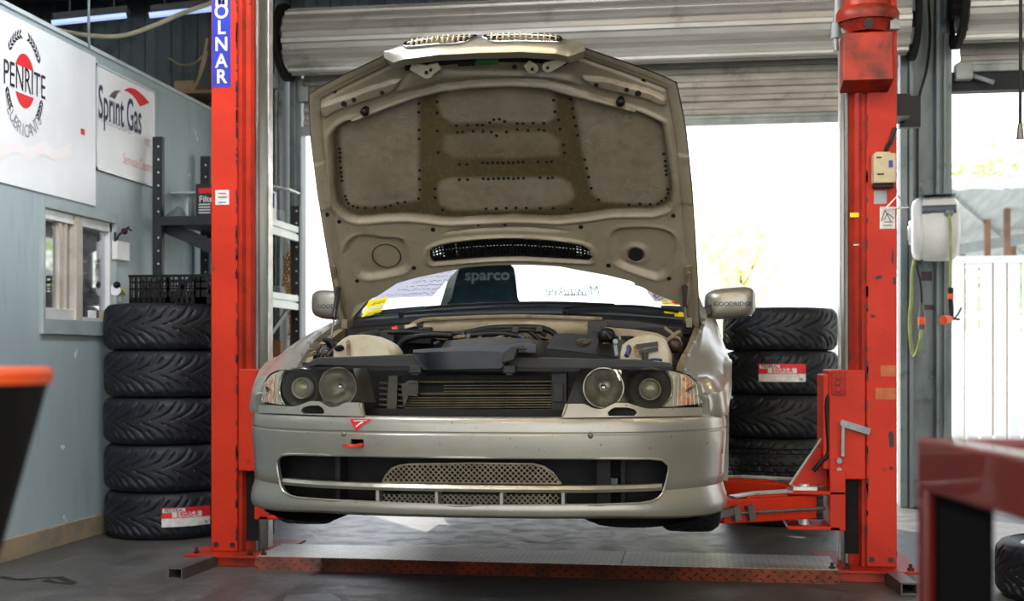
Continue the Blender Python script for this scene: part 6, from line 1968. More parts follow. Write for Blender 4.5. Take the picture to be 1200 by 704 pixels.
# ================================================================ SIGNS on the wall
def wl(px, py, off=.0): return onx(px, py, LWALL + off)
M['signwhite'] = pmat('white_sign_board', '#dfe3e4', '#d4d9da', rough=.35, ns=2)
off = .012
yA, yB = wl(110.5, 150).y, wl(179, 150).y
zt1 = wl(20, 22).z; zb1 = wl(55, 227.5).z
s1 = thing('lubricant_sign', 'large white wall sign with a red oval and black laurel', 'sign', (LWALL, yA - 1.0, zb1))
b1 = part('board', MB().box(LWALL, LWALL + off - .002, yA - 2.2, yA - .004, zb1, zt1), M['signwhite'], s1, smooth=0)
# emblem, drawn in wall coordinates (a along the wall, b up)
pc = wl(26, 95); ec_y, ec_z = pc.y, pc.z
def W(a, b, k=0): return (LWALL + off + k, ec_y + a, ec_z + b)
ry = (wl(38, 95).y - wl(13.5, 95).y) / 2; rz = (wl(26, 63.5).z - wl(26, 127).z) / 2
for sgn in (1, -1):
    m = MB(); pts = [(ry * math.cos(t), rz * math.sin(t)) for t in [R(30) + R(120) * k / 24 for k in range(25)]]
    m.add([W(a, sgn * b, .001) for a, b in pts], [tuple(range(25))])
    part('red_cap', m, M['redprint'], s1, smooth=0, recalc=False)
ww = wl(50, 95).y - wl(1, 95).y
m = MB(); text_mb('PENRITE', .26, lambda a, b: W(a * 1.0, b * .64, .002), sx=.62, bold=.0, mb=m)
xs = [v[1] for v in m.v]; sc_ = ww / (max(xs) - min(xs)); mid = (max(xs) + min(xs)) / 2
mid_t = (wl(2, 95).y + wl(49.5, 95).y) / 2
m.v = [(x, mid_t + (y - mid) * sc_, z) for x, y, z in m.v]
part('black_lettering', m, M['ink'], s1, smooth=0, recalc=False)
def arc(r1, r2, t): return (r1 * math.cos(t), r2 * math.sin(t))
A1, A2 = ww * .47, rz * 1.78
m = MB()
for i, ch in enumerate('LUBRICANTS'):
    t = R(-138) + R(96) * i / 9
    ca, cb_ = arc(A1 * 1.0, A2 * 1.04, t)
    rot = t + PI / 2
    text_mb(ch, .085, lambda a, b: W(ca + (a * .8) * math.cos(rot) * 1.0 - b * math.sin(rot), cb_ + a * .8 * math.sin(rot) + b * math.cos(rot), .001), mb=m)
part('curved_lettering', m, M['inkgrey'], s1, smooth=0, recalc=False)
for sgn in (-1, 1):
    m = MB()
    for t0, t1, n in ((28, 76, 6), (-40, -12, 4)):
        for k in range(n):
            t = R(t0 + (t1 - t0) * (k + .5) / n)
            ca, cb_ = arc(A1 * .93, A2 * .95, t); ca *= sgn
            for lean in (-1, 1):
                ang = (t + PI / 2 + lean * .55) if t > 0 else (t - PI / 2 + lean * .55)
                dx, dz = math.cos(ang) * sgn, math.sin(ang)
                L, wd = .046, .008
                pts = [(0, 0), (L * .4 * dx - wd * dz, L * .4 * dz + wd * dx), (L * dx, L * dz), (L * .4 * dx + wd * dz, L * .4 * dz - wd * dx)]
                m.add([W(ca + a * .8, cb_ + b, .001) for a, b in pts], [(0, 1, 2, 3)])

    part('laurel_branch', m, M['ink'], s1, smooth=0, recalc=False)
M['palepink'] = pmat('overexposed_red_script', '#e4dcdd', '#dfe0e1', rough=.5, ns=9)  # red writing washed out by overexposure, put into the pale colour
m = MB()
cs = []
for k in range(40):
    px = -6 + 90 * k / 39; py = 174 + 4 * math.sin(k * .45) + px * .06
    cs.append(wl(px, py, off + .001))
m.grid(lambda i, j: (cs[i].x, cs[i].y, cs[i].z + (.03 if j else -.03)), 40, 2)
part('overexposed_script', m, M['palepink'], s1, smooth=0, recalc=False)
q = wl(97, 155, off); part('red_fleck', MB().box(q.x, q.x + .001, q.y - .02, q.y + .02, q.z - .012, q.z + .018), M['redprint'], s1, smooth=0, bevel=.0)
zt2 = wl(140, 88).z; zb2 = wl(145, 209).z
s2 = thing('gas_sign', 'smaller white wall sign with a red and grey arc above navy lettering', 'sign', (LWALL, (yA + yB) / 2, zb2))
part('board', MB().box(LWALL, LWALL + off - .003, yA + .004, yB, zb2, zt2), M['signwhite'], s2, smooth=0)
m = MB()
for z0, z1 in ((zb2, zb2 + .012), (zt2 - .012, zt2)): m.box(LWALL, LWALL + off + .003, yA + .004, yB, z0, z1)
for y0 in (yA + .004, yB - .012): m.box(LWALL, LWALL + off + .003, y0, y0 + .012, zb2, zt2)
part('sign_edge', m, M['alu'], s2, smooth=0)
M['navy'] = pmat('navy_print', '#2b3350', '#252c46', rough=.5, ns=5)
p0, p1 = wl(113, 130), wl(163.5, 140)
m = MB(); text_mb('Sprint Gas', .2, lambda a, b: (LWALL + off, a, b), sx=.72, bold=.012, mb=m)
ys = [v[1] for v in m.v]; k = (p1.y - p0.y) / (max(ys) - min(ys)); y0 = min(ys)
zc_ = wl(138, 131).z
m.v = [(x, p0.y + (y - y0) * k, zc_ + z * 1.25) for x, y, z in m.v]
part('navy_lettering', m, M['navy'], s2, smooth=0, recalc=False)
def arcpoly(pts, mat, nm):
    m = MB(); m.add([wl(px, py, off) for px, py in pts], [tuple(range(len(pts)))]); part(nm, m, mat, s2, smooth=0, recalc=False)
arcpoly([(145, 106), (149, 103.5), (153, 102.8), (158, 104), (163, 107.5), (169, 113), (175.3, 120.5), (164, 124.8), (160, 117), (155, 111), (150, 107.5)], M['redprint'], 'red_arc')
arcpoly([(127.7, 113), (131, 108.5), (135, 106), (142, 106), (138, 109.5), (135, 116)], pmat('taupe_print', '#6b5c5c', rough=.5), 'grey_arc')
m = MB(); c = wl(132, 144); text_mb('Automotive', .09, lambda a, b: (LWALL + off, c.y + a, c.z + b), sx=.9, mb=m); part('grey_lettering', m, pmat('pale_grey_print', '#b4b8bd', rough=.5), s2, smooth=0, recalc=False)
m = MB(); c = wl(160, 192); text_mb('Service Centre', .085, lambda a, b: (LWALL + off, c.y + a, c.z + b), sx=.75, mb=m); c2 = wl(171, 166); text_mb('nt', .09, lambda a, b: (LWALL + off, c2.y + a, c2.z + b), mb=m)
part('faded_lettering', m, pmat('faded_red_print', '#e3b8b8', '#dd9999', rough=.5, ns=3), s2, smooth=0, recalc=False)
# small things hung on the wall by the window
q = wl(139, 294)
t = thing('note_holder', 'white paper holder with keys on the wall right of the office window', 'holder', (LWALL, q.y, q.z - .06))
m = MB(); m.box(LWALL, LWALL + .03, wl(131, 290).y, wl(146, 290).y, wl(138, 305).z, wl(138, 283).z); part('pocket', m, M['white'], t, smooth=0, bevel=.003)
m = MB(); m.tube([wl(136, 284, .02), wl(139, 276, .03), wl(146, 270, .05), wl(151, 266, .06)], .006, 6); m.tube([wl(142, 274, .02), wl(148, 268, .04), wl(154, 270, .05)], .005, 6); m.ell(wl(146, 271, .04), .018); m.tube([wl(135, 283, .02), wl(135, 272, .02)], .006, 6)
part('keys', m, M['greasy'], t, smooth=40)
q = wl(138, 345)
t = thing('hanging_tags', 'white tags and a yellow handled tool hung beside the office window', 'tool', (LWALL, q.y, wl(138, 352).z))
m = MB(); m.cyl(wl(135, 340, .01), wl(135, 340, .015), .03, n=16); m.box(LWALL, LWALL + .01, wl(133, 345).y, wl(140, 345).y, wl(136, 353).z, wl(136, 347).z); part('tags', m, M['white'], t, smooth=0)
m = MB(); m.bar(wl(137.5, 334, .02), wl(147, 345, .02), .012, .022, up=(1, 0, 0)); part('handle', m, M['yellow'], t, smooth=0, bevel=.003)
m = MB(); m.ell(wl(137, 334, .02), (.02, .025, .02)); part('tool_head', m, M['black'], t)
# ================================================================ RACK
rx0 = -2.29
ry0 = onx(184, 300, rx0).y; ry1 = ry0 + .74
pe = ony(352, 300, ry1); rx1 = pe.x
rk = thing('storage_rack', 'slotted steel shelving rack behind the left red lift column', 'rack', ((rx0 + rx1) / 2, (ry0 + ry1) / 2, 0))
rtop = ony(184, 160, ry0).z
m = MB()
def upright(x, y, z1, sx):
    m = MB(); w, d = .055, .04
    m.box(x - w / 2, x + w / 2, y, y + .003, 0, z1); m.box(x - w / 2, x - w / 2 + .003, y, y + d, 0, z1); m.box(x + w / 2 - .003, x + w / 2, y, y + d, 0, z1)
    k = .05
    while k < z1 - .02:
        m.cyl((x + .008, y - .001, k), (x + .008, y + .0005, k), .006, n=8, mi=1); k += .075
    return m
M['upright'] = pmat('black_slotted_upright', '#1f2226', '#2b2f33', rough=.5, ns=6)
rz1 = ony(352, 242, ry1).z
M['rackwhite'] = pmat('pale_rack_steel', '#dfe6e4', '#cfd8d6', rough=.4, ns=6)
part('upright', upright(rx0, ry0, rtop, 1), [M['upright'], M['white']], rk, smooth=0)
part('upright', upright(rx0, ry1 - .04, rtop, 1), [M['upright'], M['white']], rk, smooth=0)
part('upright', upright(rx1 - .02, ry0, rz1, 1), [M['upright'], M['white']], rk, smooth=0)
m = upright(rx1 - .02, ry1 - .04, rz1, 1); m.box(rx1 - .002, rx1 + .006, ry1 - .015, ry1 + .004, 0, rz1, mi=1)
part('upright', m, [M['upright'], M['white']], rk, smooth=0)
M['shelfdark'] = pmat('dark_shelf_board', '#3a3c3d', '#2c2d2e', rough=.6, ns=4)
zs = [ony(335, 262, (ry0 + ry1) / 2).z, ony(335, 346, (ry0 + ry1) / 2).z, .80, .15]
for i, z in enumerate(zs):
    m = MB(); m.box(rx0 - .01, rx1 - .01, ry0 + .01, ry1 - .01, z - .01, z + .008)
    sh = part('shelf', m, M['shelfdark'], rk, smooth=0)
    m = MB()
    m.box(rx1 - .012, rx1 + .002, ry0, ry1, z - .075, z - .035); m.box(rx1 - .012, rx1 + .002, ry0, ry1, z - .022, z + .014); m.box(rx1 - .02, rx1 - .012, ry0, ry1, z - .075, z + .014)
    part('end_beam', m, M['rackwhite'], sh, smooth=0)
    m = MB(); m.box(rx0, rx1 - .01, ry0 - .004, ry0 + .01, z - .04, z + .012); part('shelf_beam', m, M['upright'], sh, smooth=0)
    m = MB(); m.box(rx0, rx1 - .01, ry1 - .01, ry1 + .004, z - .04, z + .012)
    part('shelf_beam', m, M['upright'], sh, smooth=0)
m = MB(); m.bar(ony(189, 263, ry0 + .1), ony(262, 295, ry0 + .1), .03, .075); m.bar((rx1 - .03, ry0 + .02, .95), (rx1 - .03, ry1 - .05, 1.28), .01, .03)
part('brace', m, M['upright'], rk, smooth=0)
# things on the rack
zS = zs[0] + .009
def on_rack(nm, px0, px1, h, y, d, mat, lab, cat, z=None, bev=.002):
    z = zS if z is None else z
    x0, x1 = ony(px0, 240, y).x, ony(px1, 240, y).x
    m = MB(); m.box(x0, x1, y, y + d, z, z + h)
    t = thing(nm, lab, cat, ((x0 + x1) / 2, y + d / 2, z)); part('body', m, mat, t, smooth=0, bevel=bev)
    return t, x0, x1, z
M['cardblack'] = pmat('black_carton', '#1a1a1c', '#222225', rough=.45, ns=6)
t, x0, x1, z = on_rack('filter_box', 229, 262, .19, ry0 + .03, .2, M['cardblack'], 'black carton with red and white print on the top rack shelf', 'box')
m = MB(); m.box(x0 + .02, x1, ry0 + .028, ry0 + .029, z + .135, z + .165); part('red_panel', m, M['redprint'], t, smooth=0)
m = MB(); text_mb('Filter', .05, lambda a, b: (x0 + .075 + a, ry0 + .0275, z + .10 + b), mb=m, bold=.02)
for k in range(4): m.box(x0 + .02, x0 + .09, ry0 + .0275, ry0 + .0285, z + .02 + k * .016, z + .027 + k * .016)
part('white_print', m, M['white'], t, smooth=0, recalc=False)
yt = ry0 + .32
xt0, xt1 = ony(200, 207, yt).x, ony(243, 207, yt).x
m = MB()
m.box(xt0, xt1, yt, yt + .2, zS + .178, zS + .186); m.box(xt0 + .05, xt0 + .065, yt + .09, yt + .11, zS, zS + .18); m.box(xt1 - .06, xt1 - .045, yt + .09, yt + .11, zS, zS + .18); m.box(xt0 + .03, xt1 - .03, yt + .05, yt + .15, zS, zS + .008)
solo('clear_stand', m, M['alu'], 'clear grey display stand behind the black carton on the rack', 'stand', smooth=0)
c_ = ony(205, 236, ry0 + .13)
m = MB(); m.grid(lambda i, j: (c_.x + (.075 - .02 * j) * math.cos(2 * PI * i / 20), ry0 + .13 + (.06 - .015 * j) * math.sin(2 * PI * i / 20), zS + .006 + [0, .03, .045, .05][j] + .02 * math.cos(2 * PI * i / 20)* (j > 0)), 20, 4, cu=True)
m.f.append(tuple(range(3, 80, 4))); m.m.append(0)
solo('plastic_scoop', m, M['galv'], 'small grey scoop on the top rack shelf left of the carton', 'scoop', smooth=50)
def in_rack(nm, px0, px1, h, d, mat, lab, z, bev=.002, inset=.075, dy=0):
    """box standing inside the open right end of the rack, its near right edge seen at px1"""
    x1 = rx1 - inset; y = min(onx(px1, 300, x1).y, ry1 - .07 - d) - dy
    x0 = min(ony(px0, 300, y).x, x1 - .07)
    d = min(d, ry1 - .07 - y)
    m = MB(); m.box(x0, x1, y, y + d, z + .001, z + h)
    t = thing(nm, lab, nm.split('_')[-1], ((x0 + x1) / 2, y + d / 2, z)); part('body', m, mat, t, smooth=0, bevel=bev)
    return t, x0, x1, y, d
t, a0_, a1_, y_, d_ = in_rack('parts_box', 312, 330, .2, .10, M['paper'], 'white and blue carton on the top rack shelf behind the left lift column', zS, dy=.16)
m = MB(); m.box(a0_ + .02, a0_ + .09, y_ - .0015, y_ + .001, zS + .09, zS + .18); part('blue_panel', m, M['blueprint'], t, smooth=0)
m = MB(); c = Vector(((a0_ + a1_) / 2 + .02, y_ + .10, zS + .232)); m.obox(c, (.13, .0, -.030), (0, .10, 0), (.002, 0, .004)); solo('acrylic_sheet', m, M['alu'], 'tilted pale sheet lying across the white and blue carton', 'sheet', smooth=0)
in_rack('grey_bin', 341, 350, .10, .09, M['galv'], 'grey parts bin at the right end of the top rack shelf', zS, .006)
M['chain'] = pmat('yellow_chain', '#b98426', '#8a5f1c', rough=.5, metal=.3, ns=14)
def chain(m, x, y, z0, z1, sgn):
    k = 0; z = z0
    while z > z1:
        c = Vector((x + sgn * .008 * math.sin(k * .5), y, z))
        pts = [c + Vector((.009 * math.cos(t) if k % 2 else 0, 0 if k % 2 else .009 * math.cos(t), .016 * math.sin(t))) for t in [2 * PI * i / 8 for i in range(9)]]
        m.tube(pts, .0035, 5, sm=1, caps=False); z -= .021; k += 1
xk = rx1 - .09; hk = onx(338, 295, xk)
m = MB()
zlo = zs[1] + .02
zhi = min(hk.z, zs[0] - .09)
for dx, dy in ((-.03, 0), (-.015, .012), (0, 0), (.015, .012), (.03, 0)):
    chain(m, xk + dx, hk.y + dy, zhi - abs(dx) * 1.3, zlo + .02, 1)
m.cyl((xk, hk.y, zhi + .05), (xk, hk.y, zhi - .01), .005)
solo('chain', m, M['chain'], 'bundle of yellow chain hanging under the top rack shelf', 'chain')
m = MB(); zh2 = zs[1] - .09
for dx in (-.012, .012): chain(m, xk + dx, hk.y + .05, zh2, zs[2] + .27, 1)
solo('chain', m, M['chain'], 'thin yellow chain hanging under the middle rack shelf', 'chain')
zq = zs[2] + .009
in_rack('cardboard_box', 312, 342, .235, .09, pmat('brown_cardboard', '#9c7a5c', '#8a6a4f', rough=.8, ns=6), 'brown carton on the third rack shelf behind the car fender', zq)
t_ = in_rack('white_carton', 312, 321, .17, .07, M['paper'], 'white carton in front of the brown one on the rack', zq, dy=.19)
in_rack('colour_box', 322, 327, .13, .05, M['orange'], 'small orange box beside the white carton on the rack', zq, dy=.10)
in_rack('small_bin', 322, 334, .06, .10, M['galv'], 'small grey bin on the middle rack shelf', zs[1] + .009)
# ================================================================ HOSE REEL and hoses on the jamb column
hy = BACK - .42
def hp(px, py, d=0): return ony(px, py, hy + d)
hc = hp(1099, 268)
hr = thing('hose_reel', 'white wall mounted hose reel with a grey top on the steel column', 'hose reel', (hc.x, hy, hp(1096, 306).z))
wz = (hp(1096, 229).z - hp(1096, 306).z) / 2; wx = (hp(1125, 268).x - hp(1070, 268).x) / 2
# drum axis runs along x with slight yaw; side discs rounded
axd = Vector((.985, -.17, 0)).normalized()
rot = Matrix.Rotation(math.atan2(axd.y, axd.x), 4, 'Z')
m = MB()
def reelprof(i, j):
    t = 2 * PI * i / 48
    prof = [(0, -.150), (.11, -.150), (.140, -.142), (.156, -.118), (.158, -.098), (.151, -.094), (.151, -.086), (.160, -.080), (.164, -.03), (.164, .05), (.156, .09), (.13, .118), (0, .128)]
    r, x = prof[j]
    k = r / .16
    yy, zzv = math.cos(t), math.sin(t)
    # squared-off front and top
    p = 2.3; l = (abs(yy) ** p + abs(zzv) ** p) ** (1 / p)
    return Matrix.Translation(hc) @ rot @ Vector((x, r * yy / l * .95, r * zzv / l * 1.18))
m.grid(reelprof, 48, 13, cu=True)
bd = part('reel_housing', m, M['white'], hr, smooth=50)
T_ = Matrix.Translation(hc) @ rot
m = MB(); m.cyl(T_ @ Vector((-.147, 0, -.02)), T_ @ Vector((-.166, 0, -.02)), .075, .070, n=28); m.cyl(T_ @ Vector((-.166, 0, -.02)), T_ @ Vector((-.172, 0, -.02)), .042, .038, n=24)
part('hub_cap', m, M['white'], bd, smooth=40)
m = MB(); m.grid(lambda i, j: T_ @ Vector((-.09 + .19 * i / 8, -.145 - .012 * math.sin(PI * j / 4), .075 + .05 * j / 4)), 9, 5)
m.grid(lambda i, j: T_ @ Vector((-.10 + .2 * i / 8, -.14 + .2 * j / 4, .190 + .004 * math.sin(PI * j / 4))), 9, 5)
part('outlet_slot', m, pmat('slate_plastic', '#54606a', '#47525b', rough=.45, ns=5), bd, smooth=40, label='dark grey outlet slot and top')
hb = hp(1112, 249, -.16)
m = MB(); m.ell(hb, .028); part('hose_stop', m, M['galv'], bd)
m = MB(); m.bar(T_ @ Vector((0, .12, 0)), T_ @ Vector((0, .38, 0)), .07, .25); part('wall_bracket', m, M['galv'], hr, smooth=0)
M['hosegreen'] = pmat('yellow_green_hose', '#9aa35a', '#7f8a4c', rough=.4, ns=9)
m = MB(); m.tube([hp(1112, 250, -.17), hp(1113.5, 262, -.20), hp(1114, 290, -.20), hp(1114, 335.5, -.20)], .009, 8); part('hose', m, M['hosegreen'], hr, smooth=60, label='yellow and green hose')
def gun(t, top, px):
    m = MB(); m.cyl(top, top + Vector((0, 0, -.035)), .016, n=14); part('collar', m, M['black'], t, smooth=40)
    m = MB(); m.cyl(top + Vector((0, 0, -.035)), top + Vector((0, 0, -.065)), .017, n=14); part('orange_ring', m, M['orange'], t, smooth=40)
tp = hp(1114, 337, -.20)
t = thing('spray_gun', 'black and orange spray gun at the end of the reel hose', 'spray gun', tp + Vector((0, 0, -.2)))
gun(t, tp, 0)
e = tp + Vector((0, 0, -.065)); 
m = MB(); m.tube([e, e + Vector((.002, 0, -.05)), e + Vector((.004, -.01, -.11))], [.014, .016, .012], 10); m.tube([e + Vector((.012, 0, -.12)), e + Vector((.04, 0, -.09)), e + Vector((.06, 0, -.05))], .005, 6); m.tube([e + Vector((.012, 0, -.115)), e + Vector((.05, 0, -.12))], .006, 6)
part('grip', m, M['black'], t, smooth=45)
m = MB(); m.cyl(e + Vector((.0, -.012, -.115)), e + Vector((-.05, -.05, -.125)), .016, .028, n=16); part('nozzle', m, M['orange'], t, smooth=40)
m = MB(); P_ = [hp(1072, 303, .2), hp(1069, 320, .2), hp(1068, 350, .2), hp(1066, 372, .2), hp(1067, 398, .2), hp(1071, 417, .2), hp(1077, 405, .1), hp(1079.5, 388, .1), hp(1080, 380, .1)]
t = thing('air_hose', 'yellow looped hose with a brass and orange coupling under the reel', 'hose', P_[5])
part('hose', m.tube(P_, .010, 8), M['hosegreen'], t, smooth=60)
c0_ = hp(1080, 380, .1); m = MB(); m.cyl(c0_, c0_ + Vector((0, 0, .045)), .02, n=14); part('orange_ring', m, M['orange'], t, smooth=40)
m = MB(); m.cyl(c0_ + Vector((0, 0, .045)), c0_ + Vector((0, 0, .09)), .018, .012, n=14); m.cyl(c0_ + Vector((0, 0, .09)), c0_ + Vector((0, 0, .13)), .010, n=12); m.cyl(c0_ + Vector((0, 0, -.03)), c0_, .02, n=14); part('coupling', m, M['steel'], t, smooth=40)
m = MB(); m.tube([c0_ + Vector((0, 0, .13)), hp(1079, 335, .1), hp(1074, 312, .15)], .008, 8); part('feed_hose', m, M['black'], t, smooth=60)
# dark tape patches on the column
m = MB()
yy = BACK - .062
for (a, b, c, d) in ((1079, 318, 1092, 329), (1083, 357, 1094, 363)):
    p = ony(a, d, yy); q = ony(c, b, yy); m.box(p.x, q.x, yy - .001, yy + .001, p.z, q.z)
struct('column_patches', m, M['greasy'], smooth=0)
# cables on the column
m = MB()
m.tube([ony(1088, 0, BACK - .15), ony(1090, 40, BACK - .15), ony(1086, 80, BACK - .14), ony(1077, 115, BACK - .13), ony(1075, 160, BACK - .13), ony(1075, 240, BACK - .13)], .009, 8)
solo('power_cable', m, M['black'], 'black cable running down the steel column above the hose reel', 'cable')
m = MB(); p = ony(1195, -30, 1.6)
m.tube([ony(1196, -30, 1.6), ony(1196, 60, 1.6), ony(1195.5, 145, 1.6)], .007, 8, sm=2); m.cyl(ony(1195.5, 145, 1.6), ony(1195.5, 163, 1.6), .010, .016, n=12, mi=1)
solo('hanging_air_line', m, [M['black'], M['steel']], 'thin hanging air line with a metal coupling at the top right', 'air line', base=(p.x, p.y, p.z))
# ================================================================ ceiling lamps and cables, upper left; added fill lamps
M['roof_fill_tube'] = pmat('warm_fill_tube', '#ffe6bd', emit=ROOF_FILL)
M['side_fill_tube'] = pmat('cool_fill_tube', '#eef4ff', emit=SIDE_FILL)
M['tube'] = pmat('fluorescent_tube', '#9fb6e6', emit=.45)
for (a, b, lab) in (((61, 27), (148, 18), 'long fluorescent tube lamp above the white wall signs'), ((175, 18), (250, 10), 'fluorescent tube lamp just left of the left lift column')):
    p, q = ony(*a, 2.4), ony(*b, 2.5)
    t = thing('tube_lamp', lab, 'lamp', (p + q) / 2)
    dd = (q - p).normalized()
    m = MB(); m.bar(p + Vector((0, .03, .035)), q + Vector((0, .03, .035)), .10, .03); part('batten', m, M['beam'], t, smooth=0)
    for f_ in (.2, .8):
        c = p.lerp(q, f_) + Vector((0, .03, .05)); part('hanger', one(lambda m: m.cyl(c, Vector((c.x, c.y, 4.5)), .006, n=8)), M['beam'], t)
    m = MB(); m.cyl(p, q, .016, n=12); part('tube', m, M['tube'], t, smooth=40)
for y_ in (-1.0, .5):  # unseen lamps added to brighten the left wall
    t = thing('tube_lamp', 'added unseen tube lamp hung high to brighten the office partition', 'lamp', (-1.0, y_, 3.3), 'added tube lamps along the partition')
    part('batten', MB().box(-1.08, -.92, y_ - .65, y_ + .65, 3.32, 3.37), M['beam'], t, smooth=0)
    part('hanger', one(lambda m: m.cyl((-1.0, y_, 3.36), (-1.0, y_, 4.5), .008, n=8)), M['beam'], t)
    part('tube', one(lambda m: m.cyl((-1.0, y_ - .6, 3.3), (-1.0, y_ + .6, 3.3), .02, n=12)), M['side_fill_tube'], t, smooth=40)
for i_, (x_, y_) in enumerate(((.2, -1.2), (3.6, -1.2), (.2, -4.2), (3.6, -4.2), (6.4, -1.2), (6.4, 2.0))):  # unseen lamps added under the roof as fill light
    t = thing('tube_lamp', 'added unseen tube lamp under the roof that brightens the workshop', 'lamp', (x_, y_, 4.06), 'added roof tube lamps')
    part('batten', MB().box(x_ - .85, x_ + .85, y_ - .10, y_ + .10, 4.08, 4.14), M['beam'], t, smooth=0)
    part('tube', one(lambda m: (m.cyl((x_ - .8, y_ - .05, 4.06), (x_ + .8, y_ - .05, 4.06), .018, n=12), m.cyl((x_ - .8, y_ + .05, 4.06), (x_ + .8, y_ + .05, 4.06), .018, n=12))), M['roof_fill_tube'], t, smooth=40)
m = MB(); m.tube([onx(45, 28, LWALL - .02)] + [ony(x, y, 2.2) for x, y in ((72, 36), (100, 41), (130, 43), (155, 39), (185, 28), (215, 15), (243, 5), (262, -4))], .012, 8)
solo('roof_cable', m, pmat('dusty_cable', '#8f8b76', '#7b7764', rough=.7, ns=9), 'pale drooping cable above the white wall signs', 'cable')
m = MB(); m.tube([ony(243, 45, 3.6), ony(238, 70, 3.6), ony(232, 92, 3.6), ony(226, 104, 3.6)], .009, 6); m.tube([ony(243, 60, 3.6), ony(236, 85, 3.6), ony(229, 100, 3.6)], .008, 6); m.tube([ony(198, 68, 3.8), ony(212, 76, 3.8), ony(228, 74, 3.8), ony(238, 65, 3.8)], .006, 6)
solo('loose_wires', m, pmat('tan_wire', '#8a7c62', '#75684f', rough=.7, ns=9), 'loose tan wires hanging on the ribbed back wall', 'wire')
m = MB(); a = ony(208, 108, 3.75); b = ony(230, 96, 3.75); m.box(a.x, b.x, 3.70, 3.95, a.z, b.z); m.bar((a.x - .1, 3.85, a.z - .01), (b.x + .3, 3.85, a.z - .01), .3, .02)
solo('timber_block', m, pmat('timber', '#8d7a5e', '#75644b', rough=.8, ns=8), 'small timber block on a ledge at the ribbed back wall', 'block', smooth=0)
m = MB(); m.tube([Vector((ony(104, -5, 1.9).x, 1.9, 4.5)), ony(104, -5, 1.9), ony(103.5, 30, 1.9), ony(105, 58, 1.9)], .007, 6)
solo('thin_conduit', m, M['colsteel'], 'thin vertical conduit dropping in front of the fluorescent lamp', 'conduit', base=tuple(ony(104, -5, 1.9)))
# ================================================================ FLOOR bits
m = MB(); P_ = [onz(x, y, 0) for x, y in ((336, 699), (388, 697), (400, 704), (398, 712), (328, 712))]
m.prism([(p.x, p.y) for p in P_], lambda a, b, d: (a, b, d), 0.001, .006)
solo('floor_plate', m, M['galv'], 'pale flat plate lying on the floor at the bottom edge', 'plate', smooth=0)
m = MB(); p = onz(1071, 590, 0); m.box(p.x - .02, p.x + .02, p.y - .02, p.y + .02, 0, .05); solo('paper_cup', m, M['paper'], 'tiny white block on the floor at the foot of the steel column', 'block', smooth=0, bevel=.004)
# ================================================================ FOREGROUND, out of focus
M['panel'] = pmat('matt_black_sheet', '#070707', '#0c0c0c', rough=.9, ns=6, spec=.08)
# red steel trolley at the right
D = 1.55
c = atd(1084, 512, D)
M['trolley'] = pmat('red_trolley_paint', '#7a2019', '#641812', rough=.28, ns=6, coat=.8)
t = thing('steel_trolley', 'blurred red steel trolley with a black side panel in the right foreground', 'trolley', (c.x, c.y, 0))
r0 = atd(1074, 512, D); r1 = atd(1235, 562, 1.18)
d = (r1 - r0); d.z = 0; L = d.length; d.normalize(); sd = Vector((-d.y, d.x, 0))
if sd.y < 0: sd = -sd
ztop = r0.z
e0 = Vector((r0.x, r0.y, 0))
m = MB()
def wbox(u0, u1, s0, s1, z0, z1):
    cc = e0 + d * ((u0 + u1) / 2) + sd * ((s0 + s1) / 2); cc.z = (z0 + z1) / 2
    m.obox(cc, d * ((u1 - u0) / 2), sd * ((s1 - s0) / 2), Vector((0, 0, (z1 - z0) / 2)))
wbox(0, 1.0, 0, .03, ztop - .066, ztop); wbox(0, .035, .03, .60, ztop - .066, ztop); wbox(0, 1.0, .57, .60, ztop - .066, ztop); wbox(.965, 1.0, .03, .57, ztop - .066, ztop)
part('top_frame', m, M['trolley'], t, smooth=0, bevel=.006, seg=3)
for u in (0, .97):
    for s in (0, .57):
        m = MB(); wbox(u, u + .028, s, s + .028, .08, ztop - .06); part('leg', m, M['trolley'], t, smooth=0, bevel=.004)
        m = MB(); q = e0 + d * (u + .014) + sd * (s + .014); m.cyl(q + Vector((-.012, 0, .04)), q + Vector((.012, 0, .04)), .04, n=18); m.cyl(q + Vector((0, 0, .04)), q + Vector((0, 0, .09)), .01); part('castor', m, M['black'], t, smooth=40)
m = MB(); wbox(.028, .19, .012, .018, .14, ztop - .066); part('side_panel', m, M['panel'], t, smooth=0, label='black side panel')
m = MB(); wbox(.02, .98, .02, .58, .12, .135); wbox(.02, .98, .02, .58, ztop - .07, ztop - .062); part('tray', m, M['trolley'], t, smooth=0)
# tyre lying beyond the trolley
q = onz(1275, 735, 0)
tw = mk('wheel', tyre_mb((0, 0, .11), W=.22, Rr=.30, rim=.21), M['rubber'], smooth=38)
tw.location = (onz(1262, 700, 0).x, onz(1262, 700, 0).y, 0); tw['label'] = 'tyre with a pale rim lying on the floor behind the red trolley'; tw['category'] = 'wheel'
tw['kind'] = 'thing'
m = MB(); m.lathe([(.212, .19), (.205, .205), (.19, .17), (.10, .13), (.05, .15), (0, .15)], (0, 0, 0), n=40); m.lathe([(.212, .19), (.20, .1), (.212, .03)], (0, 0, 0), n=40)
o = mk('rim', m, pmat('pale_alloy', '#d3d0c2', '#bfbcb0', rough=.3, metal=.5, ns=5), smooth=40); o.parent = tw; o['label'] = 'pale alloy rim'
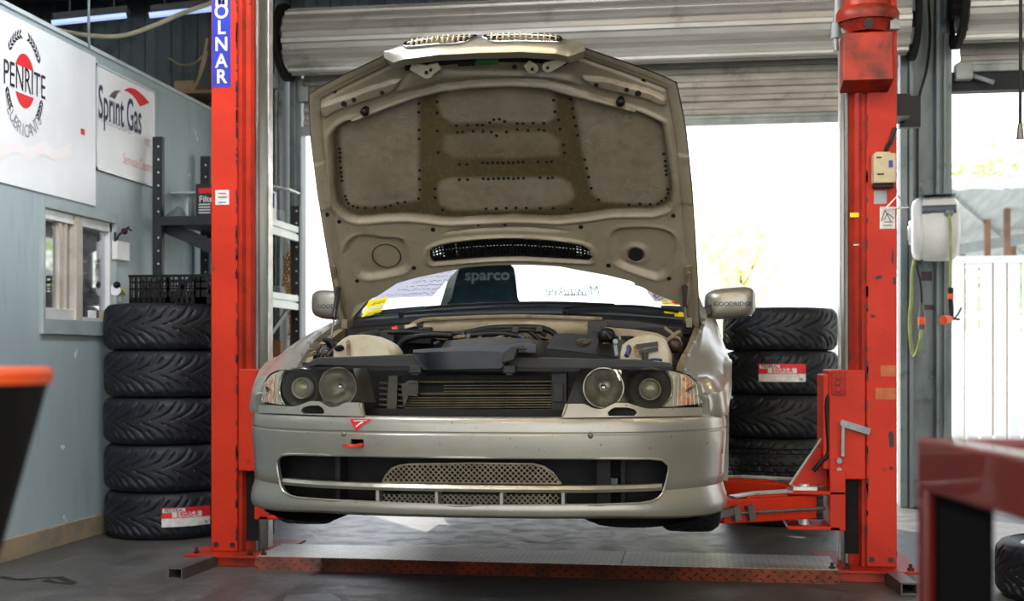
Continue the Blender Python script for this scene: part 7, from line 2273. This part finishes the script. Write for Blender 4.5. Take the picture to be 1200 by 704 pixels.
# black funnel bin with orange rim at the left
D = 1.5
c = atd(-52, 440, D); 
er = atd(50, 440, D)
rad = (er - c).length
zt_ = atd(0, 436, D).z
eb = atd(2, 650, D)
zb_ = eb.z; rb = (Vector((eb.x, eb.y, 0)) - Vector((c.x, c.y, 0))).length
t = thing('drain_funnel', 'blurred black tapered funnel bin with an orange rim in the left foreground', 'funnel', (c.x, c.y, 0))
m = MB(); m.lathe([(0, .02), (.16, .02), (.16, .04), (.03, .05), (.03, zb_ - .10), (rb * .9, zb_), (rad, zt_ - .012), (rad - .006, zt_ - .012), (rb * .85, zb_ + .01), (.02, zb_ - .08)], (c.x, c.y, 0), n=48)
m.lathe([(0, 0), (.165, 0), (.165, .02), (0, .02)], (c.x, c.y, 0), n=40)
part('body', m, M['black_dull'], t, smooth=40)
m = MB(); m.lathe([(rad - .012, zt_ - .014), (rad + .004, zt_ - .014), (rad + .006, zt_), (rad, zt_ + .006), (rad - .012, zt_ + .004)], (c.x, c.y, 0), n=48, closed=True)
part('rim', m, M['orange'], t, smooth=40, label='orange rim')
# ================================================================ LIGHT
w = bpy.data.worlds.new('daylight'); sc.world = w; w.use_nodes = True
nt = w.node_tree; bg = nt.nodes['Background']
tc = nd(nt, 'ShaderNodeTexCoord'); sp = nd(nt, 'ShaderNodeSeparateXYZ'); nt.links.new(tc.outputs['Generated'], sp.inputs[0])
rp2 = nd(nt, 'ShaderNodeValToRGB'); nt.links.new(sp.outputs[2], rp2.inputs[0])
rp2.color_ramp.elements[0].position = 0.0; rp2.color_ramp.elements[0].color = (1.0, .99, .96, 1)
rp2.color_ramp.elements[1].position = .6; rp2.color_ramp.elements[1].color = (.72, .84, 1.0, 1)
nt.links.new(rp2.outputs[0], bg.inputs[0]); bg.inputs[1].default_value = WORLD
sun_d = bpy.data.lights.new('sun', 'SUN'); sun_d.energy = SUN; sun_d.angle = R(.6); sun_d.color = (1, .95, .86)
so = bpy.data.objects.new('sun', sun_d); COL.objects.link(so)
dirv = Vector(SUNDIR)
so.rotation_euler = dirv.to_track_quat('-Z', 'Y').to_euler()
sc.view_settings.view_transform = 'Standard'; sc.view_settings.look = 'None'; sc.view_settings.gamma = 1.0
sc.view_settings.use_curve_mapping = False
sc.view_settings.exposure = EXPO
sc.cycles.use_denoising = True
sc.cycles.max_bounces = 12; sc.cycles.transparent_max_bounces = 16
sc.cycles.sample_clamp_indirect = 6
